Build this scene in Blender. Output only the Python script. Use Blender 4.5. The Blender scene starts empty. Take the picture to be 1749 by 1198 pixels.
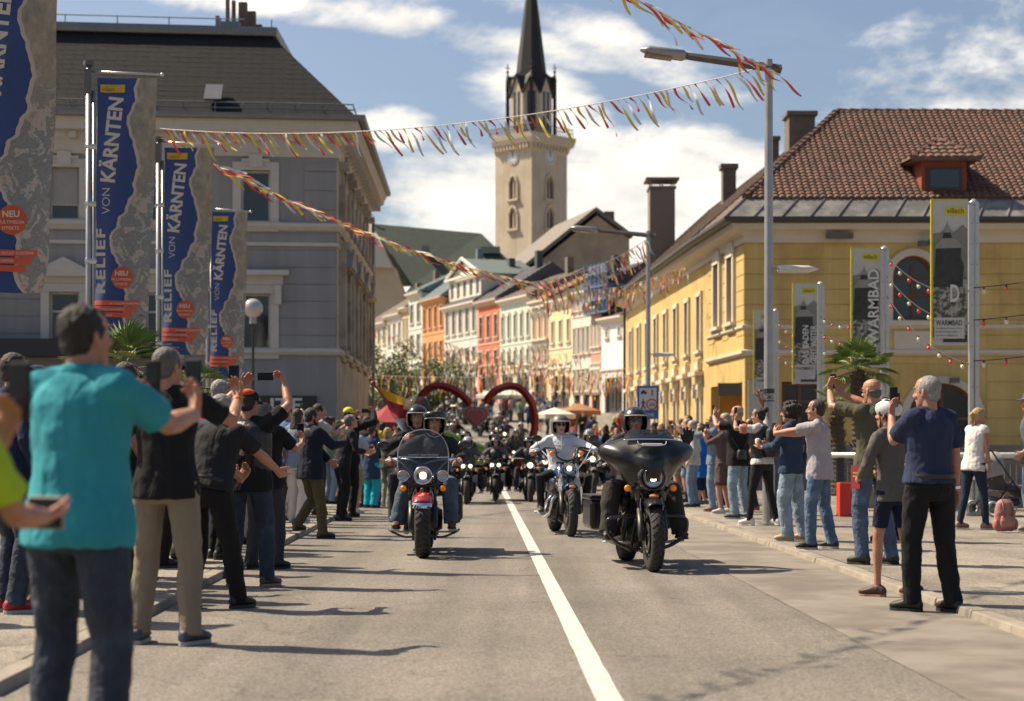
import bpy, math, random, time
from math import sin, cos, pi, sqrt, radians, atan2, hypot
from mathutils import Vector, Matrix, noise
T0 = time.time()
V = Vector
scene = bpy.context.scene
COL = scene.collection
F, CX, HY, CH = 3000.0, 874.5, 757.0, 1.3      # focal length in photo pixels, principal column, horizon row, eye height
def at(px, py, d):
 return V(((px - CX) / F * d, d, CH + (HY - py) / F * d))
def g(y):                                       # height of the ground: flat square, then the main street climbs
 return 0.0 if y < 70 else (y - 70) * 0.055
cd = bpy.data.cameras.new('camera'); cam = bpy.data.objects.new('camera', cd); COL.objects.link(cam)
cam.location = (0, 0, CH); cam.rotation_euler = (pi / 2, 0, 0)
cd.sensor_width = 36; cd.lens = F / 1749 * 36; cd.shift_y = (HY - 599) / 1749.0
cd.clip_end = 3000; cd.clip_start = 0.1
cd.dof.use_dof = True; cd.dof.focus_distance = 18.2; cd.dof.aperture_fstop = 2.2
scene.camera = cam
SUN_EL, SUN_FROM = radians(50), V((-0.93, 0.36, 0))
sd = V((SUN_FROM.normalized().x * cos(SUN_EL), SUN_FROM.normalized().y * cos(SUN_EL), sin(SUN_EL)))
sl = bpy.data.lights.new('sun', 'SUN'); sl.energy = 5.0; sl.angle = radians(0.6); sl.color = (1.0, 0.86, 0.66)
so = bpy.data.objects.new('sun', sl); COL.objects.link(so)
so.rotation_euler = sd.to_track_quat('Z', 'Y').to_euler(); so.location = (-20, 10, 40)
scene.view_settings.view_transform = 'Standard'; scene.view_settings.look = 'None'
scene.view_settings.exposure = 0.66; scene.view_settings.gamma = 1.0
scene.view_settings.use_curve_mapping = False
world = bpy.data.worlds.new('World'); scene.world = world; world.use_nodes = True
def build_world():
 nt = world.node_tree; N = nt.nodes; L = nt.links; N.clear()
 out = N.new('ShaderNodeOutputWorld'); bg = N.new('ShaderNodeBackground'); bg.inputs[1].default_value = 0.080
 sky = N.new('ShaderNodeTexSky'); sky.sky_type = 'NISHITA'; sky.sun_disc = False
 sky.sun_elevation = SUN_EL; sky.sun_rotation = atan2(sd.x, sd.y)
 sky.air_density = 0.9; sky.dust_density = 2.6; sky.ozone_density = 1.2
 tc = N.new('ShaderNodeTexCoord'); sep = N.new('ShaderNodeSeparateXYZ'); L.new(tc.outputs['Generated'], sep.inputs[0])
 def M(op, a, b=None, c=None, clamp=False):
  n = N.new('ShaderNodeMath'); n.operation = op; n.use_clamp = clamp
  for i, v in enumerate((a, b, c)):
   if v is None: continue
   if isinstance(v, (int, float)): n.inputs[i].default_value = v
   else: L.new(v, n.inputs[i])
  return n.outputs[0]
 ym = M('MAXIMUM', sep.outputs[1], 0.05)
 u = M('DIVIDE', sep.outputs[0], ym); v = M('DIVIDE', sep.outputs[2], ym)
 cmb = N.new('ShaderNodeCombineXYZ'); L.new(u, cmb.inputs[0]); L.new(M('MULTIPLY', v, 2.0), cmb.inputs[1])
 def noisef(scale, det, rough, dist=0.0, off=0.0):
  n = N.new('ShaderNodeTexNoise'); n.inputs['Scale'].default_value = scale; n.inputs['Detail'].default_value = det
  n.inputs['Roughness'].default_value = rough; n.inputs['Distortion'].default_value = dist
  mp = N.new('ShaderNodeMapping'); mp.inputs['Location'].default_value = (off, off * .7, 0)
  L.new(cmb.outputs[0], mp.inputs[0]); L.new(mp.outputs[0], n.inputs[0]); return n.outputs[0]
 n1 = noisef(9.0, 9, 0.6, 0.3, 3.1); n2 = noisef(28.0, 8, 0.62, 0.2, 7.7)
 banks = [(.070, .130, .105, .046, -.1, 1.0), (.130, .085, .13, .040, 0, 1.0), (.030, .180, .045, .026, -.5, .95), (-.055, .088, .085, .026, 0, .95),
             (-.045, .238, .115, .012, -.16, .72), (.065, .225, .09, .012, -.35, .6), (-.15, .252, .09, .010, -.15, .55), (-.068, .178, .020, .010, 0, .55), (-.032, .150, .030, .007, 0, .5),
             (.20, .072, .12, .03, 0, .8), (-.5, .15, .3, .07, 0, .8), (.6, .2, .35, .06, 0, .8), (-.25, .05, .3, .03, 0, .7)]
 tot = None
 for (cu, cv, ru, rv, sh, w) in banks:
  du = M('SUBTRACT', u, cu); dv = M('SUBTRACT', v, cv); dv = M('SUBTRACT', dv, M('MULTIPLY', du, sh))
  r2 = M('ADD', M('POWER', M('DIVIDE', M('ABSOLUTE', du), ru), 2.0), M('POWER', M('DIVIDE', M('ABSOLUTE', dv), rv), 2.0))
  e = M('MULTIPLY', M('SUBTRACT', 1.0, M('MULTIPLY', r2, .55)), w); e = M('MAXIMUM', e, -2.5)
  tot = e if tot is None else M('SMOOTH_MAX', tot, e, .12)
  if tot.node.operation == 'SMOOTH_MAX': tot.node.inputs[2].default_value = .12
 dens = M('ADD', tot, M('MULTIPLY', M('SUBTRACT', n1, .5), 2.6)); dens = M('ADD', dens, M('MULTIPLY', M('SUBTRACT', n2, .5), 1.1))
 mr = N.new('ShaderNodeMapRange'); mr.interpolation_type = 'SMOOTHSTEP'; mr.inputs[1].default_value = .02; mr.inputs[2].default_value = .80
 L.new(dens, mr.inputs[0]); up = M('MULTIPLY', mr.outputs[0], .93)
 wis = N.new('ShaderNodeMapRange'); wis.inputs[1].default_value = .50; wis.inputs[2].default_value = .85; wis.inputs[4].default_value = .07
 L.new(noisef(7.0, 8, .65, .6, 12.3), wis.inputs[0]); up = M('MAXIMUM', up, wis.outputs[0])
 front = M('GREATER_THAN', sep.outputs[1], .06); up = M('MULTIPLY', up, front)
 n3 = noisef(15, 6, .6, .2, 1.3)
 cr = N.new('ShaderNodeValToRGB'); cr.color_ramp.elements[0].position = .30; cr.color_ramp.elements[0].color = (7.0, 6.8, 6.4, 1)
 cr.color_ramp.elements[1].position = .62; cr.color_ramp.elements[1].color = (10.8, 10.0, 8.7, 1); L.new(n3, cr.inputs[0])
 mix = N.new('ShaderNodeMixRGB'); L.new(up, mix.inputs[0]); L.new(sky.outputs[0], mix.inputs[1]); L.new(cr.outputs[0], mix.inputs[2])
 L.new(mix.outputs[0], bg.inputs[0]); L.new(bg.outputs[0], out.inputs[0])
build_world()
MATS = {}
def mat(name, col=(.5, .5, .5), rough=.6, metal=0.0, var=.12, vscale=8.0, bump=0.0, bscale=60.0, emit=0.0, coat=0.0, alpha=1.0,
  col2=None, c2lo=.45, c2hi=.6, c2scale=3.0, spec=None, sheen=0.0, stretch=None, trans=0.0, sss=0.0, streak=0.0):
 if name in MATS: return MATS[name]
 m = bpy.data.materials.new(name); m.use_nodes = True; nt = m.node_tree; N = nt.nodes; L = nt.links
 b = N['Principled BSDF']; c = tuple(col) + (1,)
 b.inputs['Base Color'].default_value = c; b.inputs['Roughness'].default_value = rough; b.inputs['Metallic'].default_value = metal
 if spec is not None: b.inputs['Specular IOR Level'].default_value = spec
 if coat: b.inputs['Coat Weight'].default_value = coat; b.inputs['Coat Roughness'].default_value = .06
 if sheen: b.inputs['Sheen Weight'].default_value = sheen
 if sss: b.inputs['Subsurface Weight'].default_value = sss; b.inputs['Subsurface Radius'].default_value = (.02, .008, .004)
 if alpha < 1: b.inputs['Alpha'].default_value = alpha
 if trans: b.inputs['Transmission Weight'].default_value = trans
 if emit: b.inputs['Emission Color'].default_value = c; b.inputs['Emission Strength'].default_value = emit
 tc = N.new('ShaderNodeTexCoord'); src = tc.outputs['Object']
 if stretch:
  mp = N.new('ShaderNodeMapping'); mp.inputs['Scale'].default_value = stretch; L.new(src, mp.inputs[0]); src = mp.outputs[0]
 if var or col2:
  nz = N.new('ShaderNodeTexNoise'); nz.inputs['Scale'].default_value = vscale; nz.inputs['Detail'].default_value = 6; nz.inputs['Roughness'].default_value = .65
  L.new(src, nz.inputs[0])
  mr = N.new('ShaderNodeMapRange'); mr.inputs[1].default_value = .25; mr.inputs[2].default_value = .75
  mr.inputs[3].default_value = 1 - var; mr.inputs[4].default_value = 1 + var; L.new(nz.outputs[0], mr.inputs[0])
  base = None
  if col2:
   n2 = N.new('ShaderNodeTexNoise'); n2.inputs['Scale'].default_value = c2scale; n2.inputs['Detail'].default_value = 8; n2.inputs['Roughness'].default_value = .6
   L.new(src, n2.inputs[0]); m2 = N.new('ShaderNodeMapRange'); m2.inputs[1].default_value = c2lo; m2.inputs[2].default_value = c2hi; L.new(n2.outputs[0], m2.inputs[0])
   mx = N.new('ShaderNodeMixRGB'); mx.inputs[1].default_value = c; mx.inputs[2].default_value = tuple(col2) + (1,); L.new(m2.outputs[0], mx.inputs[0]); base = mx.outputs[0]
  hsv = N.new('ShaderNodeHueSaturation'); L.new(mr.outputs[0], hsv.inputs['Value'])
  if base is None: hsv.inputs['Color'].default_value = c
  else: L.new(base, hsv.inputs['Color'])
  res = hsv.outputs[0]
  if streak:
   mq = N.new('ShaderNodeMapping'); mq.inputs['Scale'].default_value = (2.6, 2.6, .12); L.new(tc.outputs['Object'], mq.inputs[0]); n4 = N.new('ShaderNodeTexNoise'); n4.inputs['Scale'].default_value = 1.0; n4.inputs['Detail'].default_value = 7; n4.inputs['Roughness'].default_value = .7; L.new(mq.outputs[0], n4.inputs[0]); m4 = N.new('ShaderNodeMapRange'); m4.inputs[1].default_value = .38; m4.inputs[2].default_value = .66; m4.inputs[3].default_value = 1 - streak; m4.inputs[4].default_value = 1.05; L.new(n4.outputs[0], m4.inputs[0]); h4 = N.new('ShaderNodeHueSaturation'); L.new(m4.outputs[0], h4.inputs['Value']); L.new(res, h4.inputs['Color']); res = h4.outputs[0]
  L.new(res, b.inputs['Base Color'])
 if bump:
  nb = N.new('ShaderNodeTexNoise'); nb.inputs['Scale'].default_value = bscale; nb.inputs['Detail'].default_value = 5; L.new(src, nb.inputs[0])
  bp = N.new('ShaderNodeBump'); bp.inputs['Strength'].default_value = min(1, bump); bp.inputs['Distance'].default_value = .01 * max(1, bump)
  L.new(nb.outputs[0], bp.inputs['Height']); L.new(bp.outputs[0], b.inputs['Normal'])
 MATS[name] = m; return m
def cloth(name, col, rough=.85, wr=1.0, var=.10):
 """woven cloth: soft folds in the bump, faint fading"""
 if name in MATS: return MATS[name]
 m = mat(name, col, rough, var=var, vscale=5, sheen=.03, spec=.14); nt = m.node_tree; N = nt.nodes; L = nt.links; b = N['Principled BSDF']
 tc = N.new('ShaderNodeTexCoord'); mp = N.new('ShaderNodeMapping'); mp.inputs['Scale'].default_value = (1, 1, .55); mp.inputs['Rotation'].default_value = (.35, .5, 0)
 L.new(tc.outputs['Object'], mp.inputs[0])
 n1 = N.new('ShaderNodeTexNoise'); n1.inputs['Scale'].default_value = 8; n1.inputs['Detail'].default_value = 2; n1.inputs['Distortion'].default_value = 1.2; L.new(mp.outputs[0], n1.inputs[0])
 n2 = N.new('ShaderNodeTexNoise'); n2.inputs['Scale'].default_value = 420; n2.inputs['Detail'].default_value = 1; L.new(tc.outputs['Object'], n2.inputs[0])
 b1 = N.new('ShaderNodeBump'); b1.inputs['Strength'].default_value = .5 * wr; b1.inputs['Distance'].default_value = .035; L.new(n1.outputs[0], b1.inputs['Height'])
 b2 = N.new('ShaderNodeBump'); b2.inputs['Strength'].default_value = .25; b2.inputs['Distance'].default_value = .002; L.new(n2.outputs[0], b2.inputs['Height'])
 L.new(b1.outputs[0], b2.inputs['Normal']); L.new(b2.outputs[0], b.inputs['Normal'])
 return m
ORG = {}
def org(o):
 return ORG.get(o.name, V((0, 0, 0))) if o is not None else V((0, 0, 0))
def props(o, label=None, cat=None, group=None, kind=None):
 if label: o['label'] = label
 if cat: o['category'] = cat
 if group: o['group'] = group
 if kind: o['kind'] = kind
 return o
def thing(name, label, cat, loc=(0, 0, 0), group=None, rz=0.0):
 o = bpy.data.objects.new(name, None); COL.objects.link(o); o.location = loc; o.rotation_euler = (0, 0, rz)
 o.empty_display_size = .2; ORG[o.name] = V(loc); return props(o, label, cat, group)
class MB:
 def __init__(s): s.v = []; s.f = []; s.mi = []; s.cur = 0
 def add(s, vs, fs):
  n = len(s.v); s.v.extend(V(p) for p in vs); s.f.extend(tuple(i + n for i in f) for f in fs); s.mi.extend([s.cur] * len(fs)); return s
 def box(s, a, b):
  x0, y0, z0 = a; x1, y1, z1 = b
  x0, x1 = min(x0, x1), max(x0, x1); y0, y1 = min(y0, y1), max(y0, y1); z0, z1 = min(z0, z1), max(z0, z1)
  return s.add([(x0, y0, z0), (x1, y0, z0), (x1, y1, z0), (x0, y1, z0), (x0, y0, z1), (x1, y0, z1), (x1, y1, z1), (x0, y1, z1)],
                     [(0, 3, 2, 1), (4, 5, 6, 7), (0, 1, 5, 4), (1, 2, 6, 5), (2, 3, 7, 6), (3, 0, 4, 7)])
 def obox(s, O, X, Y, Z):
  """box from corner O with edge vectors X,Y,Z (right-handed)"""
  O, X, Y, Z = V(O), V(X), V(Y), V(Z)
  if X.cross(Y).dot(Z) < 0: X, Y = Y, X
  p = [O, O + X, O + X + Y, O + Y, O + Z, O + X + Z, O + X + Y + Z, O + Y + Z]
  return s.add(p, [(0, 3, 2, 1), (4, 5, 6, 7), (0, 1, 5, 4), (1, 2, 6, 5), (2, 3, 7, 6), (3, 0, 4, 7)])
 def cbox(s, C, X, Y, Z):
  C, X, Y, Z = V(C), V(X), V(Y), V(Z); return s.obox(C - X / 2 - Y / 2 - Z / 2, X, Y, Z)
 def quad(s, a, b, c, d): return s.add([a, b, c, d], [(0, 1, 2, 3)])
 def poly(s, pts): return s.add(pts, [tuple(range(len(pts)))])
 def loft(s, rings, n=12, cap=True):
  """rings: (centre, axisA, axisB) with axes already scaled"""
  vs = []; fs = []
  for c, A, B in rings:
   c, A, B = V(c), V(A), V(B)
   for k in range(n):
    t = 2 * pi * k / n; vs.append(c + A * cos(t) + B * sin(t))
  m = len(rings)
  for r in range(m - 1):
   for k in range(n):
    k2 = (k + 1) % n; fs.append((r * n + k, r * n + k2, (r + 1) * n + k2, (r + 1) * n + k))
  if cap:
   fs.append(tuple(range(n - 1, -1, -1))); fs.append(tuple((m - 1) * n + k for k in range(n)))
  d = V(rings[-1][0]) - V(rings[0][0])
  if V(rings[0][1]).cross(V(rings[0][2])).dot(d) < 0: fs = [tuple(reversed(f)) for f in fs]
  return s.add(vs, fs)
 def tube(s, pts, r, n=8, flat=1.0, ref=None, cap=True):
  pts = [V(p) for p in pts]; m = len(pts); rs = r if isinstance(r, (list, tuple)) else [r] * m
  ref = V(ref) if ref is not None else None; rings = []; prev = None
  for i in range(m):
   t = (pts[min(i + 1, m - 1)] - pts[max(i - 1, 0)]);
   if t.length < 1e-9: t = V((0, 0, 1))
   t.normalize()
   if prev is None:
    a = ref if ref is not None else (V((0, 0, 1)) if abs(t.z) < .9 else V((0, 1, 0)))
   else: a = prev
   a = a - t * a.dot(t)
   if a.length < 1e-6: a = t.orthogonal()
   a.normalize(); b = t.cross(a); prev = a
   rings.append((pts[i], a * rs[i], b * rs[i] * flat))
  return s.loft(rings, n, cap)
 def cyl(s, a, b, r, n=16, r2=None): return s.tube([a, b], [r, r if r2 is None else r2], n)
 def ball(s, c, rx, ry=None, rz=None, X=None, Y=None, Z=None, n=14, m=9):
  ry = rx if ry is None else ry; rz = rx if rz is None else rz
  X = V(X or (1, 0, 0)); Y = V(Y or (0, 1, 0)); Z = V(Z or (0, 0, 1)); c = V(c); rings = []
  for i in range(1, m):
   t = pi * i / m; rings.append((c - Z * rz * cos(t), X * rx * sin(t), Y * ry * sin(t)))
  vs = []; fs = []
  vs.append(c - Z * rz)
  for cc, A, B in rings:
   for k in range(n):
    q = 2 * pi * k / n; vs.append(cc + A * cos(q) + B * sin(q))
  vs.append(c + Z * rz); M = len(rings)
  for k in range(n):
   k2 = (k + 1) % n; fs.append((0, 1 + k2, 1 + k)); fs.append((1 + (M - 1) * n + k, 1 + (M - 1) * n + k2, len(vs) - 1))
   for r in range(M - 1): fs.append((1 + r * n + k, 1 + r * n + k2, 1 + (r + 1) * n + k2, 1 + (r + 1) * n + k))
  if X.cross(Y).dot(Z) < 0: fs = [tuple(reversed(f)) for f in fs]
  return s.add(vs, fs)
 def lathe(s, c, axis, prof, n=24, ref=None, closed=False):
  """prof: (radius, along axis)"""
  c = V(c); ax = V(axis).normalized(); a = V(ref) if ref is not None else ax.orthogonal(); a = (a - ax * a.dot(ax)).normalized(); b = ax.cross(a)
  vs = []; fs = []; m = len(prof)
  for (r, h) in prof:
   for k in range(n):
    q = 2 * pi * k / n; vs.append(c + ax * h + (a * cos(q) + b * sin(q)) * max(r, 1e-5))
  for r in range(m if closed else m - 1):
   for k in range(n):
    k2 = (k + 1) % n; r2 = (r + 1) % m; fs.append((r * n + k, r * n + k2, r2 * n + k2, r2 * n + k))
  return s.add(vs, fs)
 def prism(s, pts, dvec):
  pts = [V(p) for p in pts]; d = V(dvec); n = len(pts)
  nn = V((0, 0, 0))
  for i in range(1, n - 1): nn += (pts[i] - pts[0]).cross(pts[i + 1] - pts[0])
  vs = pts + [p + d for p in pts]
  fs = [tuple(range(n - 1, -1, -1)), tuple(range(n, 2 * n))] + [(i, (i + 1) % n, (i + 1) % n + n, i + n) for i in range(n)]
  if nn.dot(d) < 0: fs = [tuple(reversed(f)) for f in fs]
  return s.add(vs, fs)
 def build(s, name, mats, parent=None, smooth=False, world=True, bevel=0.0, angle=None):
  me = bpy.data.meshes.new(name); o0 = org(parent) if world else V((0, 0, 0))
  me.from_pydata([tuple(p - o0) for p in s.v], [], s.f)
  ms = mats if isinstance(mats, (list, tuple)) else [mats]
  for m in ms: me.materials.append(m)
  if len(ms) > 1: me.polygons.foreach_set('material_index', s.mi)
  if smooth: me.polygons.foreach_set('use_smooth', [True] * len(me.polygons))
  me.update()
  o = bpy.data.objects.new(name, me); COL.objects.link(o)
  if parent is not None: o.parent = parent
  ORG[o.name] = o0 if world else V((0, 0, 0))
  if angle:
   try: me.set_sharp_from_angle(angle=radians(angle))
   except Exception: pass
  if bevel:
   b = o.modifiers.new('bevel', 'BEVEL'); b.width = bevel; b.segments = 2; b.limit_method = 'ANGLE'
  return o
def copy_tree(o, parent=None, loc=None, rz=None, sc=None):
 c = o.copy(); COL.objects.link(c)
 if parent is not None: c.parent = parent
 for ch in list(o.children): copy_tree(ch, c)
 if loc is not None: c.location = loc; ORG[c.name] = V(loc)
 if rz is not None: c.rotation_euler = (0, 0, rz)
 if sc is not None: c.scale = (sc, sc, sc)
 return c
FONT = None
def text_mesh(s, size, mats, name, parent, loc, X, Y, depth=.004, align='LEFT', bold=0.0, sx=1.0, shear=0.0, world=True, spacing=1.0, fit=None, fith=None):
 """real lettering: a text curve turned into a mesh; X = writing direction, Y = up direction"""
 cu = bpy.data.curves.new(name, 'FONT'); cu.body = s; cu.size = size; cu.align_x = align; cu.offset = bold; cu.extrude = depth / 2; cu.shear = shear
 cu.resolution_u = 3; cu.space_character = spacing
 tmp = bpy.data.objects.new('tmp_text', cu); COL.objects.link(tmp)
 dg = bpy.context.evaluated_depsgraph_get(); me = bpy.data.meshes.new_from_object(tmp.evaluated_get(dg))
 bpy.data.objects.remove(tmp); bpy.data.curves.remove(cu)
 me.name = name
 X = V(X).normalized(); Y = V(Y).normalized(); Z = X.cross(Y)
 if fit is not None and len(me.vertices):
  xs = [v.co.x for v in me.vertices]; w = max(xs) - min(xs); k = fit / w; x0 = min(xs)
  sx = k
  if align == 'LEFT':
   for v in me.vertices: v.co.x -= x0
 if fith is not None:
  ys = [v.co.y for v in me.vertices]; ky = fith / (max(ys) - min(ys))
  for v in me.vertices: v.co.y *= ky
 L = V(loc) - (org(parent) if world else V((0, 0, 0)))
 for v in me.vertices:
  c = v.co; v.co = L + X * (c.x * sx) + Y * c.y + Z * c.z
 me.materials.clear(); me.materials.append(mats)
 o = bpy.data.objects.new(name, me); COL.objects.link(o)
 if parent is not None: o.parent = parent
 return o
# ================================================================ the ground, road and pavements
VPX = (819 - CX) / F          # the road runs towards this direction
def road_x(lat, y): return VPX * y + lat
def curveoff(y):              # the street bends left once it climbs
 return 0 if y < 70 else -((y - 70) ** 2) * .0011
M_asph = mat('asphalt', (.196, .172, .143), .9, var=.16, vscale=2.2, bump=.6, bscale=190, col2=(.145, .127, .105), c2lo=.42, c2hi=.72, c2scale=.55)
def asphalt_detail(m, patch=(.25, .21, .165)):
 nt = m.node_tree; N = nt.nodes; L = nt.links; b = N['Principled BSDF']; src = b.inputs['Base Color'].links[0].from_socket
 tc = N.new('ShaderNodeTexCoord'); vo = N.new('ShaderNodeTexVoronoi'); vo.inputs['Scale'].default_value = 85; L.new(tc.outputs['Object'], vo.inputs[0])
 mr = N.new('ShaderNodeMapRange'); mr.inputs[1].default_value = .0; mr.inputs[2].default_value = .9; mr.inputs[3].default_value = .55; mr.inputs[4].default_value = 1.5
 sep = N.new('ShaderNodeSeparateColor'); L.new(vo.outputs['Color'], sep.inputs[0]); L.new(sep.outputs[0], mr.inputs[0])
 h = N.new('ShaderNodeHueSaturation'); L.new(src, h.inputs['Color']); L.new(mr.outputs[0], h.inputs['Value'])
 mp = N.new('ShaderNodeMapping'); mp.inputs['Scale'].default_value = (1.6, .07, 1); L.new(tc.outputs['Object'], mp.inputs[0])
 n = N.new('ShaderNodeTexNoise'); n.inputs['Scale'].default_value = 1.3; n.inputs['Detail'].default_value = 5; L.new(mp.outputs[0], n.inputs[0])
 m2 = N.new('ShaderNodeMapRange'); m2.inputs[1].default_value = .35; m2.inputs[2].default_value = .7; m2.inputs[3].default_value = .76; m2.inputs[4].default_value = 1.14; L.new(n.outputs[0], m2.inputs[0])
 h2 = N.new('ShaderNodeHueSaturation'); L.new(h.outputs[0], h2.inputs['Color']); L.new(m2.outputs[0], h2.inputs['Value'])
 v2 = N.new('ShaderNodeTexVoronoi'); v2.feature = 'DISTANCE_TO_EDGE'; v2.inputs['Scale'].default_value = .33
 wn = N.new('ShaderNodeTexNoise'); wn.inputs['Scale'].default_value = 1.7; wn.inputs['Detail'].default_value = 6; L.new(tc.outputs['Object'], wn.inputs[0])
 va = N.new('ShaderNodeVectorMath'); va.operation = 'MULTIPLY_ADD'; L.new(wn.outputs['Color'], va.inputs[0]); va.inputs[1].default_value = (1.1, 1.1, 0); L.new(tc.outputs['Object'], va.inputs[2]); L.new(va.outputs[0], v2.inputs[0])
 m3 = N.new('ShaderNodeMapRange'); m3.inputs[1].default_value = .0; m3.inputs[2].default_value = .006; m3.inputs[3].default_value = .70; m3.inputs[4].default_value = 1.0; L.new(v2.outputs[0], m3.inputs[0])
 h3 = N.new('ShaderNodeHueSaturation'); L.new(h2.outputs[0], h3.inputs['Color']); L.new(m3.outputs[0], h3.inputs['Value'])
 L.new(h3.outputs[0], b.inputs['Base Color'])
asphalt_detail(M_asph)
M_pave = mat('pavement', (.245, .213, .172), .9, var=.12, vscale=1.5, bump=.5, bscale=150, col2=(.19, .163, .13), c2scale=.8)
asphalt_detail(M_pave)
M_kerb = mat('kerb_stone', (.29, .25, .20), .8, var=.15, vscale=6, bump=.6, bscale=60, col2=(.23, .195, .155), c2scale=2.5)
M_ground = mat('ground', (.27, .235, .19), .95, var=.15, vscale=.8, bump=.4, bscale=40)
def ys_list(a, b, near=2.0):
 r = []; y = a
 while y < b: r.append(y); y += near if y < 80 else 5
 r.append(b); return r
def strip(name, mt, l0, l1, y0, y1, dz, kind='structure', thick=0):
 m = MB(); ys = ys_list(y0, y1)
 vs = [];
 for y in ys:
  for l in (l0, l1): vs.append((road_x(l, y) + curveoff(y), y, g(y) + dz))
 fs = [(2 * i, 2 * i + 1, 2 * i + 3, 2 * i + 2) for i in range(len(ys) - 1)]
 m.add(vs, fs); o = m.build(name, mt); props(o, kind=kind); return o
def ground_sheet():
 m = MB(); xs = [-900, -120, -40, 40, 120, 900]; ys = [-30, 0, 35, 70, 90, 130, 180, 260, 400, 900, 2500]; vs = []
 for y in ys:
  for x in xs: vs.append((x, y, (g(y) if y <= 400 else g(400)) - .02))
 n = len(xs); fs = [(j * n + i, j * n + i + 1, (j + 1) * n + i + 1, (j + 1) * n + i) for j in range(len(ys) - 1) for i in range(n - 1)]
 m.add(vs, fs); props(m.build('ground', M_ground), kind='structure')
ground_sheet()
strip('road', M_asph, -2.55, 3.75, -8, 300, 0.0)
LK, RK = -2.47, 3.62         # kerb faces
def pavement(name, l0, l1):
 m = MB(); ys = ys_list(-8, 300); vs = []
 for y in ys:
  for l in (l0, l1): vs.append((road_x(l, y) + curveoff(y), y, g(y) + .06))
 m.add(vs, [(2 * i, 2 * i + 1, 2 * i + 3, 2 * i + 2) for i in range(len(ys) - 1)]); props(m.build(name, M_pave), kind='structure')
pavement('pavement_left', -60, LK - .16); pavement('pavement_right', RK + .16, 60)
def kerb(name, l, s):
 m = MB(); y = -6.0; random.seed(5)
 while y < 68:
  L = 1.0; dz = random.uniform(-.004, .004); dx = random.uniform(-.006, .006)
  a = road_x(l + dx, y); b = road_x(l + dx, y + L - .012); w = .15 * s
  m.add([(a, y, -.01), (a + w, y, -.01), (b + w, y + L - .012, -.01), (b, y + L - .012, -.01),
               (a + .015 * s, y, .063 + dz), (a + w, y, .066 + dz), (b + w, y + L - .012, .066 + dz), (b + .015 * s, y + L - .012, .063 + dz)],
              [(4, 5, 6, 7), (0, 1, 5, 4), (1, 2, 6, 5), (2, 3, 7, 6), (3, 0, 4, 7)] if s > 0 else [(7, 6, 5, 4), (4, 5, 1, 0), (5, 6, 2, 1), (6, 7, 3, 2), (7, 4, 0, 3)])
  y += L
 props(m.build(name, M_kerb, bevel=.01), kind='structure')
kerb('kerb_left', LK, -1); kerb('kerb_right', RK, 1)
M_gut = mat('gutter_asphalt', (.225, .197, .162), .9, var=.16, vscale=3, bump=.5, bscale=120, col2=(.155, .132, .106), c2scale=.9)
strip('road_edge', M_gut, RK - 1.15, RK, -8, 70, .004)
M_line = mat('road_paint', (.58, .55, .49), .75, var=.06, vscale=14, bump=.3, bscale=200, col2=(.34, .30, .25), c2lo=.55, c2hi=.66, c2scale=16)
def centre_line():
 m = MB(); random.seed(8); ys = [i * .35 - 2 for i in range(int(72 / .35))]; vs = []
 for y in ys:
  wob = .006 * noise.noise(V((y * 1.9, 1, 2))); c = .655
  vs.append((road_x(c - .068 + wob, y), y, .0045)); vs.append((road_x(c + .068 + .006 * noise.noise(V((y * 2.3, 5, 2))), y), y, .0045))
 m.add(vs, [(2 * i, 2 * i + 1, 2 * i + 3, 2 * i + 2) for i in range(len(ys) - 1)])
 props(m.build('road_marking', M_line), kind='structure')
centre_line()
# ================================================================ wall and window toolkit
def wall_holes(mb, O, U, W, H, holes, depth=.25, N=None):
 """vertical wall rectangle from O along unit U, height H, with rectangular holes (x0,z0,x1,z1) that have reveals going inwards (-N)"""
 O, U = V(O), V(U).normalized(); Z = V((0, 0, 1)); N = V(N) if N is not None else U.cross(Z)
 xs = sorted({0, W} | {h[0] for h in holes} | {h[2] for h in holes}); zs = sorted({0, H} | {h[1] for h in holes} | {h[3] for h in holes})
 xs = [x for x in xs if 0 <= x <= W]; zs = [z for z in zs if 0 <= z <= H]
 P = lambda x, z, d=0: O + U * x + Z * z - N * d
 for i in range(len(xs) - 1):
  for j in range(len(zs) - 1):
   cx, cz = (xs[i] + xs[i + 1]) / 2, (zs[j] + zs[j + 1]) / 2
   if any(h[0] < cx < h[2] and h[1] < cz < h[3] for h in holes): continue
   mb.quad(P(xs[i], zs[j]), P(xs[i + 1], zs[j]), P(xs[i + 1], zs[j + 1]), P(xs[i], zs[j + 1]))
 for h in holes:
  x0, z0, x1, z1 = h[:4]; d = depth
  mb.quad(P(x0, z0), P(x0, z0, d), P(x0, z1, d), P(x0, z1)); mb.quad(P(x1, z0, d), P(x1, z0), P(x1, z1), P(x1, z1, d))
  mb.quad(P(x0, z0), P(x1, z0), P(x1, z0, d), P(x0, z0, d)); mb.quad(P(x0, z1, d), P(x1, z1, d), P(x1, z1), P(x0, z1))
M_glass = mat('window_glass', (.018, .022, .026), .06, var=.3, vscale=.8, spec=.8)
M_glass_far = mat('window_glass_pale', (.06, .065, .07), .12, var=.4, vscale=.5, spec=.8)
M_curt = mat('curtain', (.45, .41, .36), .9, var=.2, vscale=6, stretch=(14, 14, .3))
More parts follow.
